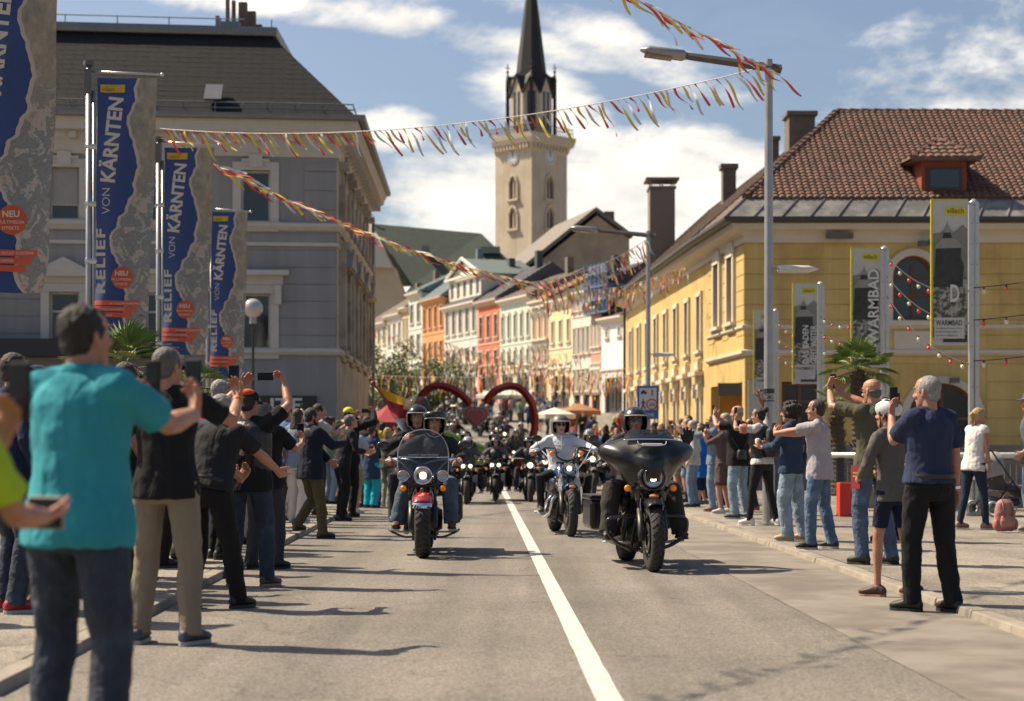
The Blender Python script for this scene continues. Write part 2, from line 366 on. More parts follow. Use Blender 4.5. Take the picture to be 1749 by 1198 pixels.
def window(parent, O, U, x0, z0, x1, z1, fm, gm=None, depth=.18, fw=.07, mull=True, transom=.68, N=None, name='window', curtain=False):
 """frame bars set back in the reveal + pane; pane a sub-part"""
 O, U = V(O), V(U).normalized(); Z = V((0, 0, 1)); N = V(N) if N is not None else U.cross(Z); gm = gm or M_glass
 b0 = O - N * depth
 def bar(m, a0, c0, a1, c1, t=.05): m.obox(b0 + U * a0 + Z * c0, U * (a1 - a0), N * t, Z * (c1 - c0))
 m = MB(); bar(m, x0, z0, x0 + fw, z1); bar(m, x1 - fw, z0, x1, z1); bar(m, x0 + fw, z0, x1 - fw, z0 + fw); bar(m, x0 + fw, z1 - fw, x1 - fw, z1)
 if mull: xm = (x0 + x1) / 2; bar(m, xm - fw * .5, z0 + fw, xm + fw * .5, z1 - fw, .056)
 if transom: zt = z0 + (z1 - z0) * transom; bar(m, x0 + fw, zt - fw * .45, x1 - fw, zt + fw * .45, .062)
 w = m.build(name, fm, parent)
 p = MB(); q = b0 - N * .01
 p.quad(q + U * x0 + Z * z0, q + U * x1 + Z * z0, q + U * x1 + Z * z1, q + U * x0 + Z * z1); p.build('pane', gm, w)
 if curtain:
  c = MB(); q = b0 - N * .006
  for (a, b) in ((x0, x0 + (x1 - x0) * .24), (x1 - (x1 - x0) * .24, x1)):
   c.quad(q + U * a + Z * z0, q + U * b + Z * z0, q + U * b + Z * z1, q + U * a + Z * z1)
  c.build('curtain', M_curt, w)
 return w
def sweep(mb, prof, path, closed_ends=True):
 """moulding: prof = (out, up) polygon, path = points (x,y,z) walked with the outside on the RIGHT hand"""
 path = [V(p) for p in path]; n = len(path); k = len(prof); vs = []
 for i, p in enumerate(path):
  ns = []
  if i > 0: d = (path[i] - path[i - 1]).normalized(); ns.append(V((d.y, -d.x, 0)))
  if i < n - 1: d = (path[i + 1] - path[i]).normalized(); ns.append(V((d.y, -d.x, 0)))
  a = ns[0] if len(ns) == 1 else (ns[0] + ns[1]).normalized(); sc = 1 if len(ns) == 1 else 1 / max(.3, a.dot(ns[0]))
  for (o, u) in prof: vs.append(p + a * (o * sc) + V((0, 0, u)))
 fs = []
 for i in range(n - 1):
  for j in range(k): j2 = (j + 1) % k; fs.append((i * k + j, (i + 1) * k + j, (i + 1) * k + j2, i * k + j2))
 if closed_ends: fs.append(tuple(range(k - 1, -1, -1))); fs.append(tuple((n - 1) * k + j for j in range(k)))
 return mb.add(vs, fs)
def surround(mb, O, U, x0, z0, x1, z1, w=.2, out=.06, head=None, sill=True, N=None):
 O, U = V(O), V(U).normalized(); Z = V((0, 0, 1)); N = V(N) if N is not None else U.cross(Z)
 def b(a0, c0, a1, c1, t): mb.obox(O + U * a0 + Z * c0 - N * .01, U * (a1 - a0), N * (t + .01), Z * (c1 - c0))
 b(x0 - w, z0, x0, z1, out); b(x1, z0, x1 + w, z1, out); b(x0 - w, z1, x1 + w, z1 + w, out + .003)
 b(x0 - w * .45, z1 + .0, x1 + w * .45, z1 + w * .4, out + .03)
 if sill: b(x0 - w * 1.25, z0 - .12, x1 + w * 1.25, z0, out + .10); b(x0 - w, z0 - .3, x1 + w, z0 - .12, out)
 xm = (x0 + x1) / 2
 if head == 'flat': b(x0 - w * 1.5, z1 + w * 1.05, x1 + w * 1.5, z1 + w * 1.05 + .30, out); b(x0 - w * 2.2, z1 + w * 1.05 + .30, x1 + w * 2.2, z1 + w * 1.05 + .46, out + .26); b(x0 - w * 1.3, z1 - .35, x0 - w * .5, z1 + w, out + .12); b(x1 + w * .5, z1 - .35, x1 + w * 1.3, z1 + w, out + .12)
 if head == 'key': b(xm - .22, z1 + w * .3, xm + .22, z1 + w + .24, out + .09); b(xm - .45, z1 + w, xm + .45, z1 + w + .1, out + .05)
 if head == 'ped':
  b(x0 - w * 1.5, z1 + w * 1.05, x1 + w * 1.5, z1 + w * 1.05 + .2, out)
  h0 = z1 + w * 1.05 + .2; B = O - N * .01
  mb.prism([B + U * (x0 - w * 2) + Z * h0, B + U * (x1 + w * 2) + Z * h0, B + U * (x1 + w * 2) + Z * (h0 + .1), B + U * xm + Z * (h0 + .62), B + U * (x0 - w * 2) + Z * (h0 + .1)], N * (out + .22))
def grooves(mb, O, U, W, z0, z1, step, holes, out=.035, gap=.03, N=None, x0=0.0, pad=0.0):
 """rusticated courses: boards proud of the wall with open joints, cut round the openings"""
 O, U = V(O), V(U).normalized(); Z = V((0, 0, 1)); N = V(N) if N is not None else U.cross(Z)
 z = z0
 while z < z1 - .05:
  zt = min(z + step, z1) - gap; cuts = []
  for h in holes:
   if h[1] - pad < zt and h[3] + pad > z: cuts.append((h[0] - pad, h[2] + pad))
  cuts.sort(); x = x0
  for c in cuts + [(W, W)]:
   if c[0] - x > .05: mb.obox(O + U * x + Z * z - N * .005, U * (c[0] - x), N * (out + .005), Z * (zt - z))
   x = max(x, c[1])
  z += step
# ================================================================ grey corner building on the left
def grey_building():
 C = V((-5.69, 57, 0)); Uf = V((1, .105, 0)).normalized(); Us = V((-.0185, 1, 0)).normalized()
 WF, WS, H = 26.0, 16.6, 11.6; A = C - Uf * WF
 r = thing('corner_building', 'grey two-tone corner building with dark slate roof on the left of the street', 'building', (C.x - 8, C.y + 6, 0))
 mg = mat('grey_render', (.275, .272, .270), .9, streak=.10, var=.07, vscale=1.2, bump=.3, bscale=60, col2=(.247, .243, .240), c2scale=.6)
 mc = mat('cream_render', (.46, .405, .33), .88, streak=.12, var=.08, vscale=1.5, bump=.3, bscale=50, col2=(.33, .28, .22), c2scale=1.2)
 mt = mat('trim_stone', (.50, .47, .42), .85, var=.07, vscale=3, bump=.25, bscale=50)
 fr = mat('white_window_frame', (.50, .47, .42), .6, var=.05)
 px = lambda p: WF + ((p - 574.5) / F * 56.4) / Uf.x       # column of the photo -> distance along the front (pixel of the finished front)
 zz = lambda p: CH + (HY - p) / F * 56.3
 cols = [px(437), px(277), px(117), px(-40), px(-200)]
 hf = []; ww = .55
 for c in cols: hf += [(c - .47, zz(377), c + .47, zz(288)), (c - .47, zz(596), c + .47, zz(500))]
 m = MB(); wall_holes(m, A, Uf, WF, H, hf, .3); wall_f = m.build('wall', mg, r)
 m = MB(); ledge = zz(606); mid1 = zz(392); mid2 = zz(417)
 grooves(m, A, Uf, WF - .02, ledge + .12, mid1 - .5, .55, [(h[0] - .22, h[1] - .3, h[2] + .22, h[3] + 1.0) for h in hf], .03)
 grooves(m, A, Uf, WF, mid1 + .1, H - 1.2, .62, [], .03, x0=WF - 1.05)
 grooves(m, A, Uf, WF - .02, mid2 + .0, mid1 - .06, .6, [], .035)
 m.build('rusticated_course', mg, r)
 for i, c in enumerate(cols):
  m = MB(); surround(m, A, Uf, c - .47, zz(377), c + .47, zz(288), .27, .07, 'key'); m.build('window_surround', mt, r); m = MB(); surround(m, A, Uf, c - .47, zz(596), c + .47, zz(500), .27, .08, 'ped' if i in (2,) else 'flat'); m.build('window_surround', mt, r)
 msh = mat('roller_shutter', (.36, .345, .32), .7, var=.03)
 for i, c in enumerate(cols):
  w = window(r, A, Uf, c - .47, zz(377), c + .47, zz(288), fr, mull=False, transom=0 if i == 0 else .3)
  if i == 2:
   s = MB(); z = zz(377) + .5
   O2 = A - V((-Uf.y, Uf.x, 0)) * 0
   Nn = Uf.cross(V((0, 0, 1)))
   while z < zz(288) - .02: s.obox(A + Uf * (c - .4) + V((0, 0, z)) - Nn * .12, Uf * .8, Nn * .02, V((0, 0, .045))); z += .05
   s.build('shutter', msh, w)
  window(r, A, Uf, c - .47, zz(596), c + .47, zz(500), fr, mull=False, transom=.66 if i else 0)
 hs = []
 for k in range(4):
  c = 2.4 + k * 3.9; hs += [(c - .5, zz(377), c + .5, zz(270)), (c - .5, zz(596), c + .5, zz(480))]
 m = MB(); wall_holes(m, C, Us, WS, H, hs, .3, N=(1, .0185, 0)); m.build('side_wall', mc, r)
 m = MB(); Ns = V((1, .0185, 0))
 for k in range(4):
  c = 2.4 + k * 3.9
  surround(m, C, Us, c - .5, zz(596), c + .5, zz(480), .25, .10, 'flat', N=Ns); surround(m, C, Us, c - .5, zz(377), c + .5, zz(270), .25, .10, 'key', N=Ns)
  for s in (-1.15, 1.15):                      # pilasters with capitals and brackets
   O = C + Us * (c + s - .17)
   m.obox(O + V((0, 0, mid1 + .5)), Us * .34, Ns * .2, V((0, 0, H - 1.75 - mid1 - .5)))
   m.obox(O - Us * .08 + V((0, 0, H - 1.25)), Us * .5, Ns * .32, V((0, 0, .22))); m.obox(O - Us * .06 + V((0, 0, mid1 + .2)), Us * .46, Ns * .3, V((0, 0, .3)))
   m.obox(O + V((0, 0, ledge + .35)), Us * .34, Ns * .22, V((0, 0, 3.2))); m.obox(O - Us * .08 + V((0, 0, ledge + 3.55)), Us * .5, Ns * .36, V((0, 0, .25)))
  m.prism([C + Us * (c - 1.2) + V((0, 0, mid2 - .55)), C + Us * (c + 1.2) + V((0, 0, mid2 - .55)), C + Us * c + V((0, 0, mid2 + .15))], Ns * .42)
 m.build('pilaster', mc, r)
 for h in hs: window(r, C, Us, h[0], h[1], h[2], h[3], fr, N=Ns, mull=True)
 path = [A, C, C + Us * WS]
 m = MB(); up = lambda z: [p + V((0, 0, z)) for p in path]
 sweep(m, [(0, 0), (.10, .02), (.16, .12), (.16, .2), (0, .26)], up(ledge)); m.build('ledge', mt, r)
 m = MB(); sweep(m, [(0, 0), (.08, .02), (.2, .14), (.2, .24), (0, .3)], up(mid1)); sweep(m, [(0, -.02), (.06, .0), (.06, .1), (0, .12)], up(mid2)); m.build('string_course', mt, r)
 e = H - 1.05
 m = MB(); sweep(m, [(0, 0), (.06, .0), (.10, .10), (.10, .42), (.22, .52), (.26, .66), (.62, .70), (.66, .92), (.74, 1.0), (.74, 1.08), (0, 1.1)], up(e))
 Nf = Uf.cross(V((0, 0, 1))); x = .3
 while x < WF: m.obox(A + Uf * x + V((0, 0, e + .44)) + Nf * .05, Uf * .22, Nf * .42, V((0, 0, .22))); x += 1.15
 x = .3
 while x < WS: m.obox(C + Us * x + V((0, 0, e + .44)) + Ns * .05, Us * .22, Ns * .45, V((0, 0, .24))); x += .8
 m.build('cornice', mt, r)
 msl = mat('slate', (.014, .015, .017), .85, spec=.25, var=.45, vscale=14, bump=.3, bscale=30)
 mzn = mat('zinc', (.20, .205, .21), .45, metal=.6, var=.15, vscale=3)
 E = .72; p0 = A + Nf * E - Uf * 0; p1 = C + Nf * E + Ns * E; p2 = C + Us * WS + Ns * E
 zb = H + .05; rise = 3.35; ins = 3.0
 q0 = A - Nf * (ins - E); q1 = C - Nf * (ins - E) - Ns * (ins - E - .1); q2 = C + Us * (WS - 2) - Ns * (ins - E - .1)
 m = MB(); Z = V((0, 0, 1))
 def slates(a, b, c, d, rows, wd):
  random.seed(3)
  for i in range(rows):
   t0, t1 = i / rows, (i + 1.18) / rows
   L0 = a.lerp(d, t0); R0 = b.lerp(c, t0); L1 = a.lerp(d, min(t1, 1)); R1 = b.lerp(c, min(t1, 1))
   n = max(1, int((R0 - L0).length / wd)); nrm = (b - a).cross(d - a).normalized()
   off = .5 * (i % 2) / n
   for k in range(-1, n):
    u0, u1 = max(0, k / n + off), min(1, (k + 1) / n + off - .03 / n)
    if u1 <= u0: continue
    j = random.uniform(0, .012)
    A0 = L0.lerp(R0, u0) + nrm * (.014 + j * .5); A1 = L0.lerp(R0, u1) + nrm * (.014 + j * .5); B1 = L1.lerp(R1, u1) + nrm * .012; B0 = L1.lerp(R1, u0) + nrm * .012
    C0 = L0.lerp(R0, u0) + nrm * .01; C1 = L0.lerp(R0, u1) + nrm * .01
    m.add([A0, A1, B1, B0, C0, C1], [(0, 1, 2, 3), (4, 5, 1, 0)])
 bt = lambda p, z: V((p.x, p.y, z))
 aa, bb, cc, dd = bt(p0, zb), bt(p1, zb), bt(q1, zb + rise), bt(q0, zb + rise)
 m.quad(aa, bb, cc, dd); slates(aa, bb, cc, dd, 17, .34)
 a2, b2, c2, d2 = bt(p1, zb), bt(p2, zb), bt(q2, zb + rise), bt(q1, zb + rise)
 m.quad(a2, b2, c2, d2); slates(a2, b2, c2, d2, 17, .4)
 m.quad(bt(p2, zb), bt(A - Nf * 14 + Ns * 0, zb), bt(A - Nf * 12, zb + rise), bt(q2, zb + rise))
 m.build('roof', msl, r)
 m = MB(); m.quad(bt(q0, zb + rise + .3), bt(q1, zb + rise + .3), bt(q2, zb + rise + .3), bt(A - Nf * 14, zb + rise + .3))
 sweep(m, [(-.02, 0), (.16, .02), (.2, .12), (.2, .3), (-.02, .32)], [bt(q0, zb + rise - .02), bt(q1, zb + rise - .02), bt(q2, zb + rise - .02)])
 m.build('roof_edge', mzn, r)
 m = MB(); sweep(m, [(.0, .0), (.16, .0), (.2, .08), (.2, .16), (.16, .16), (.14, .06), (0, .06)], [bt(p0, zb - .02), bt(p1, zb - .02), bt(p2, zb - .02)]); m.build('gutter', mzn, r)
 m = MB()                                          # snow guard of tubes and brackets
 for t, zo in ((.07, .30), (.05, .18)):
  a = aa.lerp(dd, t) + Z * zo; b = bb.lerp(cc, t) + Z * zo; m.tube([a, b], .022, 6); c = b2.lerp(c2, t) + Z * zo; m.tube([b, c], .022, 6)
 for k in range(30):
  a = aa.lerp(bb, k / 30); bq = dd.lerp(cc, k / 30); q = a.lerp(bq, .05); m.tube([q, q + Z * .36], .02, 5)
 for k in range(30): q = aa.lerp(dd, .1).lerp(bb.lerp(cc, .1), k / 30); m.tube([q, q + Z * .14 + Nf * .3], .015, 4)
 for k in range(12): q = cc.lerp(dd, k / 14) + Z * .30; m.tube([q, q + Z * .28], .02, 5)
 m.tube([cc + Z * .56 - Uf * .9, dd + Z * .56], .02, 5)
 m.build('snow_guard', mzn, r)
 m = MB(); m.cbox(aa.lerp(dd, .18).lerp(bb.lerp(cc, .18), (px(358)) / WF) + Nf * .05 + Z * .3, Uf * .55, Nf * .25, V((0, .45, .55))); m.build('skylight', mzn, r)
 ms = mat('rooftop_letter', (.17, .12, .09), .6, var=.2, vscale=5); m = MB(); base = at(400, 40, 60)
 b = V((at(385, 0, 60).x, 60, zb + rise + .3))
 for k, (dx, w, hh) in enumerate(((0.0, .12, 1.2), (.17, .12, 1.2), (.36, .3, 1.2), (.62, .3, .95), (.86, .24, .55))):
  m.box((b.x + dx, b.y + k * .25, b.z), (b.x + dx + w, b.y + .2 + k * .25, b.z + hh));
 m.build('rooftop_letter', ms, r, bevel=.02)
 m = MB(); b2_ = V((at(368, 0, 59.5).x, 59.5, zb + rise + .3)); m.box(b2_, b2_ + V((.8, .5, .3))); m.box(b2_ + V((0, 0, .3)), b2_ + V((.12, .3, .48))); m.build('roof_vent', mzn, r)
 md = mat('dark_canopy', (.022, .021, .020), .5, var=.2)
 m = MB(); O = A + V((0, 0, zz(612))); x1 = px(270); m.obox(O + Nf * .0, Uf * x1, Nf * 1.1, Z * .16); m.obox(O + Nf * 1.1 - Z * .0, Uf * x1, Nf * .06, Z * .55)
 for k in range(10): m.obox(O + Uf * (x1 - .1 - k * 2.1) + Nf * .1 - Z * 3.4, Uf * .08, Nf * .06, Z * 3.4)
 m.build('shop_canopy', md, r)
 m = MB(); O = A + Uf * px(430) + Nf * .02 + V((0, 0, zz(711))); m.obox(O, Uf * (px(541) - px(430)), Nf * .12, Z * .66); sg = m.build('shop_sign', mat('sign_black', (.02, .018, .018), .4), r)
 text_mesh('ITE', .62, mat('sign_letter', (.62, .6, .56), .5), 'lettering', sg, A + Uf * (px(462)) + Nf * .145 + V((0, 0, zz(703))), Uf, Z, .02, bold=.012, fit=(px(516) - px(462)))
 m = MB(); q = C + Us * (WS - .2) + Ns * .2; m.tube([q, q + Z * (H - 1)], .07, 8); m.build('drain_pipe', mzn, r)
grey_building()
# ================================================================ yellow building on the right
def tile_roof(mb, rows, curve, e0, e1, up, across, tw, th_amp=.035, lift=.05, sub=5):
 """rows of pan tiles. e0(t),e1(t): left and right edge points at slope parameter t; geometry only"""
 for i in range(rows):
  t0, t1 = i / rows, (i + 1) / rows
  La, Ra, Lb, Rb = e0(t0), e1(t0), e0(t1), e1(t1)
  s0 = (La - curve).dot(across); s1 = (Ra - curve).dot(across)
  n = max(2, int((s1 - s0) / tw * sub)); vs = []
  nrm = across.cross(up).normalized()
  if nrm.z < 0: nrm = -nrm
  s0b = (Lb - curve).dot(across); s1b = (Rb - curve).dot(across)
  ph = 0
  for k in range(n + 1):
   f = k / n; s = s0 + (s1 - s0) * f
   wv = abs(sin(pi * (s / tw))) ** .7
   a = La.lerp(Ra, f); sb = min(max(s, s0b), s1b); fb = (sb - s0b) / max(1e-6, s1b - s0b); b = Lb.lerp(Rb, fb)
   hA = th_amp * wv * 2
   vs += [a + nrm * (hA + lift), b + nrm * hA, a + nrm * (-.0)]
  fs = []
  for k in range(n): a = 3 * k; fs += [(a, a + 3, a + 4, a + 1), (a + 2, a + 5, a + 3, a)]
  mb.add(vs, fs)
def yellow_building():
 C = V((7.95, 60, 0)); Uf = V((1, 0, 0)); H = 8.75; WF = 24.0; r = thing('townhouse', 'yellow corner townhouse with red tiled hip roof and arched windows', 'building', (C.x + 8, 66, 0))
 my = mat('yellow_render', (.60, .43, .155), .9, streak=.14, var=.08, vscale=1.0, bump=.3, bscale=60, col2=(.53, .355, .13), c2scale=.7)
 mo_ = mat('passage_orange', (.52, .27, .05), .85); mw = mat('yellow_trim', (.60, .53, .42), .85, var=.06, vscale=2, bump=.2, bscale=50)
 mfr = mat('brown_window_frame', (.13, .045, .022), .5, var=.15)
 mz = mat('zinc', ); Z = V((0, 0, 1)); N = V((0, -1, 0))
 X = lambda p: (p - 874.5) / 50 - C.x; zz = lambda p: CH + (HY - p) / 50.0
 aw = [(X(1560), .95)]; holes = []
 for c in (X(1560), X(1860), X(2160)): holes.append((c - .72, zz(548), c + .72, zz(437)))
 for c in (X(1610), X(1960)): holes.append((c - 1.2, 0, c + 1.2, zz(655)))
 door2 = (X(1335), 0, X(1400), zz(652)); holes.append(door2)
 m = MB(); wall_holes(m, C, Uf, WF, H, holes, .35)
 for h in holes[:5]:                                # fill the spandrels so that the opening is arched
  cx = (h[0] + h[2]) / 2; R = (h[2] - h[0]) / 2; zs = h[3] - R
  for s in (-1, 1):
   pts = [C + Uf * (cx + s * R) + Z * h[3]]
   arc = [C + Uf * (cx + s * R * cos(q * pi / 16)) + Z * (zs + R * sin(q * pi / 16)) for q in range(9)]
   for i in range(8):
    tri = [pts[0], arc[i], arc[i + 1]] if s < 0 else [pts[0], arc[i + 1], arc[i]]
    m.poly(tri); m.quad(arc[i], arc[i + 1], arc[i + 1] - N * .35, arc[i] - N * .35)
 m.build('wall', my, r)
 m = MB(); gh = [(h[0] - .3, h[1] - .2, h[2] + .3, h[3] + .3) for h in holes]
 grooves(m, C, Uf, WF, 0.3, zz(608), .62, gh, .03); grooves(m, C, Uf, WF, zz(598), zz(402), .52, gh, .03)
 m.build('rusticated_course', my, r)
 def arch_trim(h, w=.24, out=.12, k=14):
  cx = (h[0] + h[2]) / 2; R = (h[2] - h[0]) / 2; zs = h[3] - R; O = C - N * .01
  for q in range(k):
   a0, a1 = pi * q / k, pi * (q + 1) / k
   P = lambda a, rr: O + Uf * (cx + rr * cos(a)) + Z * (zs + rr * sin(a))
   m.prism([P(a0, R), P(a0, R + w), P(a1, R + w), P(a1, R)], N * (out + .01))
  for s in (-1, 1): m.obox(O + Uf * (cx + s * (R + w / 2) - w / 2) + Z * h[1], Uf * w, N * (out + .01), Z * (zs - h[1]))
 for h in holes[:5]: m = MB(); arch_trim(h); m.build('window_surround', mw, r)
 for h in holes[:3]: m = MB(); m.obox(C + Uf * (h[0] - .35) + Z * (h[1] - .18), Uf * (h[2] - h[0] + .7), N * .2, Z * .18); m.obox(C + Uf * (h[0] + .05) + Z * (h[1] - 1.0), Uf * (h[2] - h[0] - .1), N * .06, Z * .65); m.build('window_sill', mw, r)
 for h in holes[:5]:
  cx = (h[0] + h[2]) / 2; R = (h[2] - h[0]) / 2; b0 = C - N * .22; f = MB()
  for xx in (h[0], cx - .06, h[2] - .12): f.obox(b0 + Uf * xx + Z * h[1], Uf * .12, N * .07, Z * ((h[3] - R if xx != cx - .06 else h[3] - .3) - h[1]))
  for z2 in (h[1], h[1] + (h[3] - R - h[1]) * .55, h[3] - R - .06): f.obox(b0 + Uf * h[0] + Z * z2, Uf * (h[2] - h[0]), N * .074, Z * .11)
  for q in range(12):
   a0, a1 = pi * q / 12, pi * (q + 1) / 12; P = lambda a, rr: b0 + Uf * (cx + rr * cos(a)) + Z * (h[3] - R + rr * sin(a))
   f.prism([P(a0, R - .12), P(a0, R), P(a1, R), P(a1, R - .12)], N * .07)
  w = f.build('window' if h[1] > 1 else 'door', mfr, r); p = MB(); q = b0 - N * -.02
  p.quad(q + Uf * h[0] + Z * h[1], q + Uf * h[2] + Z * h[1], q + Uf * h[2] + Z * h[3], q + Uf * h[0] + Z * h[3]); p.build('pane', M_glass, w)
 window(r, C, Uf, *door2, mfr, depth=.3, fw=.12, name='door', transom=.8)
 m = MB()
 for p, q in ((1430, 405), (1590, 415), (1588, 650), (1625, 650), (1572, 418)):
  c = C + Uf * X(p) + Z * zz(q) + N * .3; m.obox(c - V((.15 if q > 410 else .45, 0, .1)), Uf * (.3 if q > 410 else .9), N * .25, Z * .18); m.tube([c, c - N * .3], .03, 6)
 m.build('floodlight', mat('fitting_grey', (.12, .115, .11), .5, metal=.3), r)
 P1 = V((7.45, 66.5, 0)); P2 = V((6.0, 93, 0)); Ls = (P1 - C).length; Us = (P1 - C).normalized(); Ns = V((-Us.y, Us.x, 0))
 def side(Q0, Q1, hl, nm):
  U = (Q0 - Q1).normalized(); W = (Q0 - Q1).length; m = MB(); nn = V((U.y, -U.x, 0)); hh = [(W - h[2], h[1], W - h[0], h[3]) for h in hl]
  wall_holes(m, Q1, U, W, H, hh, .3, N=nn); m.build(nm, my, r); return U, W, nn, hh
 h1 = [(1.6, zz(545), 2.5, zz(425)), (4.1, zz(545), 5.0, zz(425))]
 U, W, nn, hh = side(C, P1, h1 + [(.4, .06, 6.1, zz(652))], 'side_wall'); hh = hh[:2]
 m = MB(); m.box((C.x + 1.4, 60.36, .06), (C.x + 1.5, 67, zz(650))); m.box((C.x - .1, 66.2, .06), (C.x + 1.4, 66.3, zz(650))); m.build('passage_wall', mo_, r)
 m = MB(); m.box((C.x + .31, 60.36, zz(652)), (C.x + 1.5, 67, zz(652) + .06)); m.build('passage_ceiling', mo_, r)
 m = MB(); m.box((C.x + .0, C.y + .02, .06), (C.x + .36, C.y + .38, zz(653))); m.build('corner_pillar', mw, r)
 m = MB(); grooves(m, P1, U, W, zz(598), zz(402), .52, [(h[0] - .3, h[1] - .2, h[2] + .3, h[3] + .5) for h in hh], .03, N=nn)
 m.build('rusticated_course', my, r); m = MB()
 for h in hh:
  surround(m, P1, U, h[0], h[1], h[2], h[3] - .1, .24, .14, None, N=nn)
  cx = (h[0] + h[2]) / 2; m.prism([P1 + U * (cx - .7) + Z * (h[3] + .1), P1 + U * (cx + .7) + Z * (h[3] + .1), P1 + U * (cx + .4) + Z * (h[3] + .55), P1 + U * cx + Z * (h[3] + .75), P1 + U * (cx - .4) + Z * (h[3] + .55)], nn * .14)
 m.build('window_surround', mw, r)
 for h in hh: window(r, P1, U, h[0], h[1], h[2], h[3], mfr, N=nn)
 h2 = []
 for k in range(8):
  c = 2.0 + k * 3.1; h2 += [(c - .42, 4.9, c + .42, 7.0), (c - .42, 1.1, c + .42, 3.4)]
 U, W, nn, hh = side(P1, P2, h2, 'street_wall')
 for h in hh:
  m = MB(); surround(m, P2, U, h[0], h[1], h[2], h[3], .2, .10, 'flat' if h[1] < 3 else None, N=nn)
  m.obox(P2 + U * (h[0] - .1) + Z * (h[1] - .75), U * (h[2] - h[0] + .2), nn * .2, Z * .3); m.build('window_surround', mw, r)
 for h in hh: window(r, P2, U, h[0], h[1], h[2], h[3], mat('white_window_frame', ), M_glass_far, N=nn)
 path = [P2, P1, C, C + Uf * WF]; up = lambda z: [p + Z * z for p in path]
 m = MB(); sweep(m, [(0, 0), (.05, 0), (.14, .08), (.14, .18), (0, .22)], up(zz(608))[1:]); sweep(m, [(0, 0), (.05, 0), (.10, .05), (.10, .13), (0, .15)], up(zz(562))[1:]); m.build('ledge', mw, r)
 m = MB(); sweep(m, [(0, 0), (.08, .02), (.08, .25), (.22, .34), (.5, .42), (.55, .62), (0, .64)], up(H - .62)); m.build('cornice', mw, r)
 m = MB(); sweep(m, [(0, 0), (.78, 0), (.84, .06), (.84, .17), (.78, .17), (.74, .08), (0, .1)], up(H + .02)); m.build('gutter', mat('gutter_dark', (.05, .045, .04), .5), r)
 m = MB(); q = P2 + V((-.12, -1.2, 0)); m.tube([q, q + Z * (H - .4)], .07, 8); m.build('drain_pipe', mat('gutter_dark'), r)
 E = .8; za = H + .12; zs = .85; ins1 = 1.0
 c0 = V((C.x - E, C.y - E, za)); f0 = V((C.x + WF, C.y - E, za)); cR = V((12.25, 66, 13.75)); fR = V((C.x + WF, 66.4, 13.75))
 kz = .17; c1 = c0.lerp(cR, kz); f1 = f0.lerp(fR, kz)
 m = MB(); m.quad(c0, f0, f1, c1); k = 0
 while k < 26:
  a = c0.lerp(f0, k / 26); b = c1.lerp(f1, k / 26); m.tube([a + Z * .03, b + Z * .03], .025, 5); k += 1
 far0 = V((P2.x - E, P2.y, za)); farR = V((P2.x + 4.6, P2.y, 13.75))
 m.build('eaves_flashing', mat('flashing', (.155, .15, .14), .6, metal=.35, var=.25, vscale=2.5, bump=.3, bscale=12, col2=(.25, .235, .215), c2scale=1.4), r)
 mt_ = mat('clay_tile', (.175, .090, .066), .85, var=.55, vscale=9, bump=.3, bscale=60, col2=(.085, .055, .045), c2lo=.42, c2hi=.66, c2scale=2.2)
 m = MB(); upv = (cR - c0).normalized()
 tile_roof(m, 31, c1, lambda t: c1.lerp(cR, t), lambda t: f1.lerp(fR, t), (V((0, 6.8, 5)).normalized()), V((1, 0, 0)), .235)
 n = 24
 for i in range(n):
  a = c1.lerp(cR, i / n); b = c1.lerp(cR, (i + 1.15) / n); m.tube([a + Z * .06, b + Z * .02], [.14, .10], 8)
 for i in range(44):
  a = cR.lerp(fR, i / 44); b = cR.lerp(fR, (i + 1.1) / 44); m.tube([a + Z * .02, b], [.13, .10], 8)
 m.build('tile_roof', mt_, r)
 md = mat('brown_roof', (.085, .062, .05), .85, var=.35, vscale=5, bump=.6, bscale=16, col2=(.15, .09, .06), c2scale=1.2)
 m = MB(); a, b, c, d = c0 + Z * .0, cR, farR, far0
 s1 = V((P1.x - E, P1.y, za)); m.poly([s1, a, b]); m.quad(d, s1, b, c); nrm = V((-.6, 0, .8))
 for i in range(1, 26):
  t = i / 26; p = d.lerp(c, t); q = s1.lerp(b, t); m.tube([p + nrm * .03, q + nrm * .03], .035, 4)
 m.quad(fR, cR, farR, V((C.x + WF, P2.y, 13.75))); m.build('street_roof', md, r)
 m = MB()                                          # vent tiles with white ends
 for p, q in ((1472, 252), (1668, 259)):
  for k in range(4):
   o = at(p - 15 + k * 8, q, 64.55); m.cbox(o + V((0, -.25, .05)), (.12, 0, 0), (0, .10, 0), (0, .04, .16))
 m.build('vent_tile', mat('bright_tile', (.62, .57, .5), .7), r)
 for p in (1590, 1868):                            # dormers
  c = at(p, 300, 62.6); x = c.x; dm = MB(); zb = 9.98; y0 = 60.7; w = .78
  dm.box((x - w, y0, zb), (x + w, y0 + 2.4, zb + 1.15)); dr = dm.build('dormer', mat('red_boards', (.26, .06, .035), .75, var=.2, vscale=6), r)
  f = MB(); f.box((x - .62, y0 - .06, zb + .05), (x + .62, y0, zb + .85)); fo = f.build('frame', mat('dark_wood', (.06, .04, .028), .6), dr)
  f = MB(); f.box((x - .5, y0 - .085, zb + .14), (x + .5, y0 - .06, zb + .76)); f.build('pane', M_glass, dr)
  t = MB(); ap = V((x, y0 + .9, zb + 1.95)); e = .42; z1 = zb + 1.12
  A1, B1 = V((x - w - e, y0 - .35, z1)), V((x + w + e, y0 - .35, z1)); A2, B2 = V((x - w - e, y0 + 2.8, z1 + .15)), V((x + w + e, y0 + 2.8, z1 + .15)); bk = V((x, y0 + 3.2, zb + 1.95))
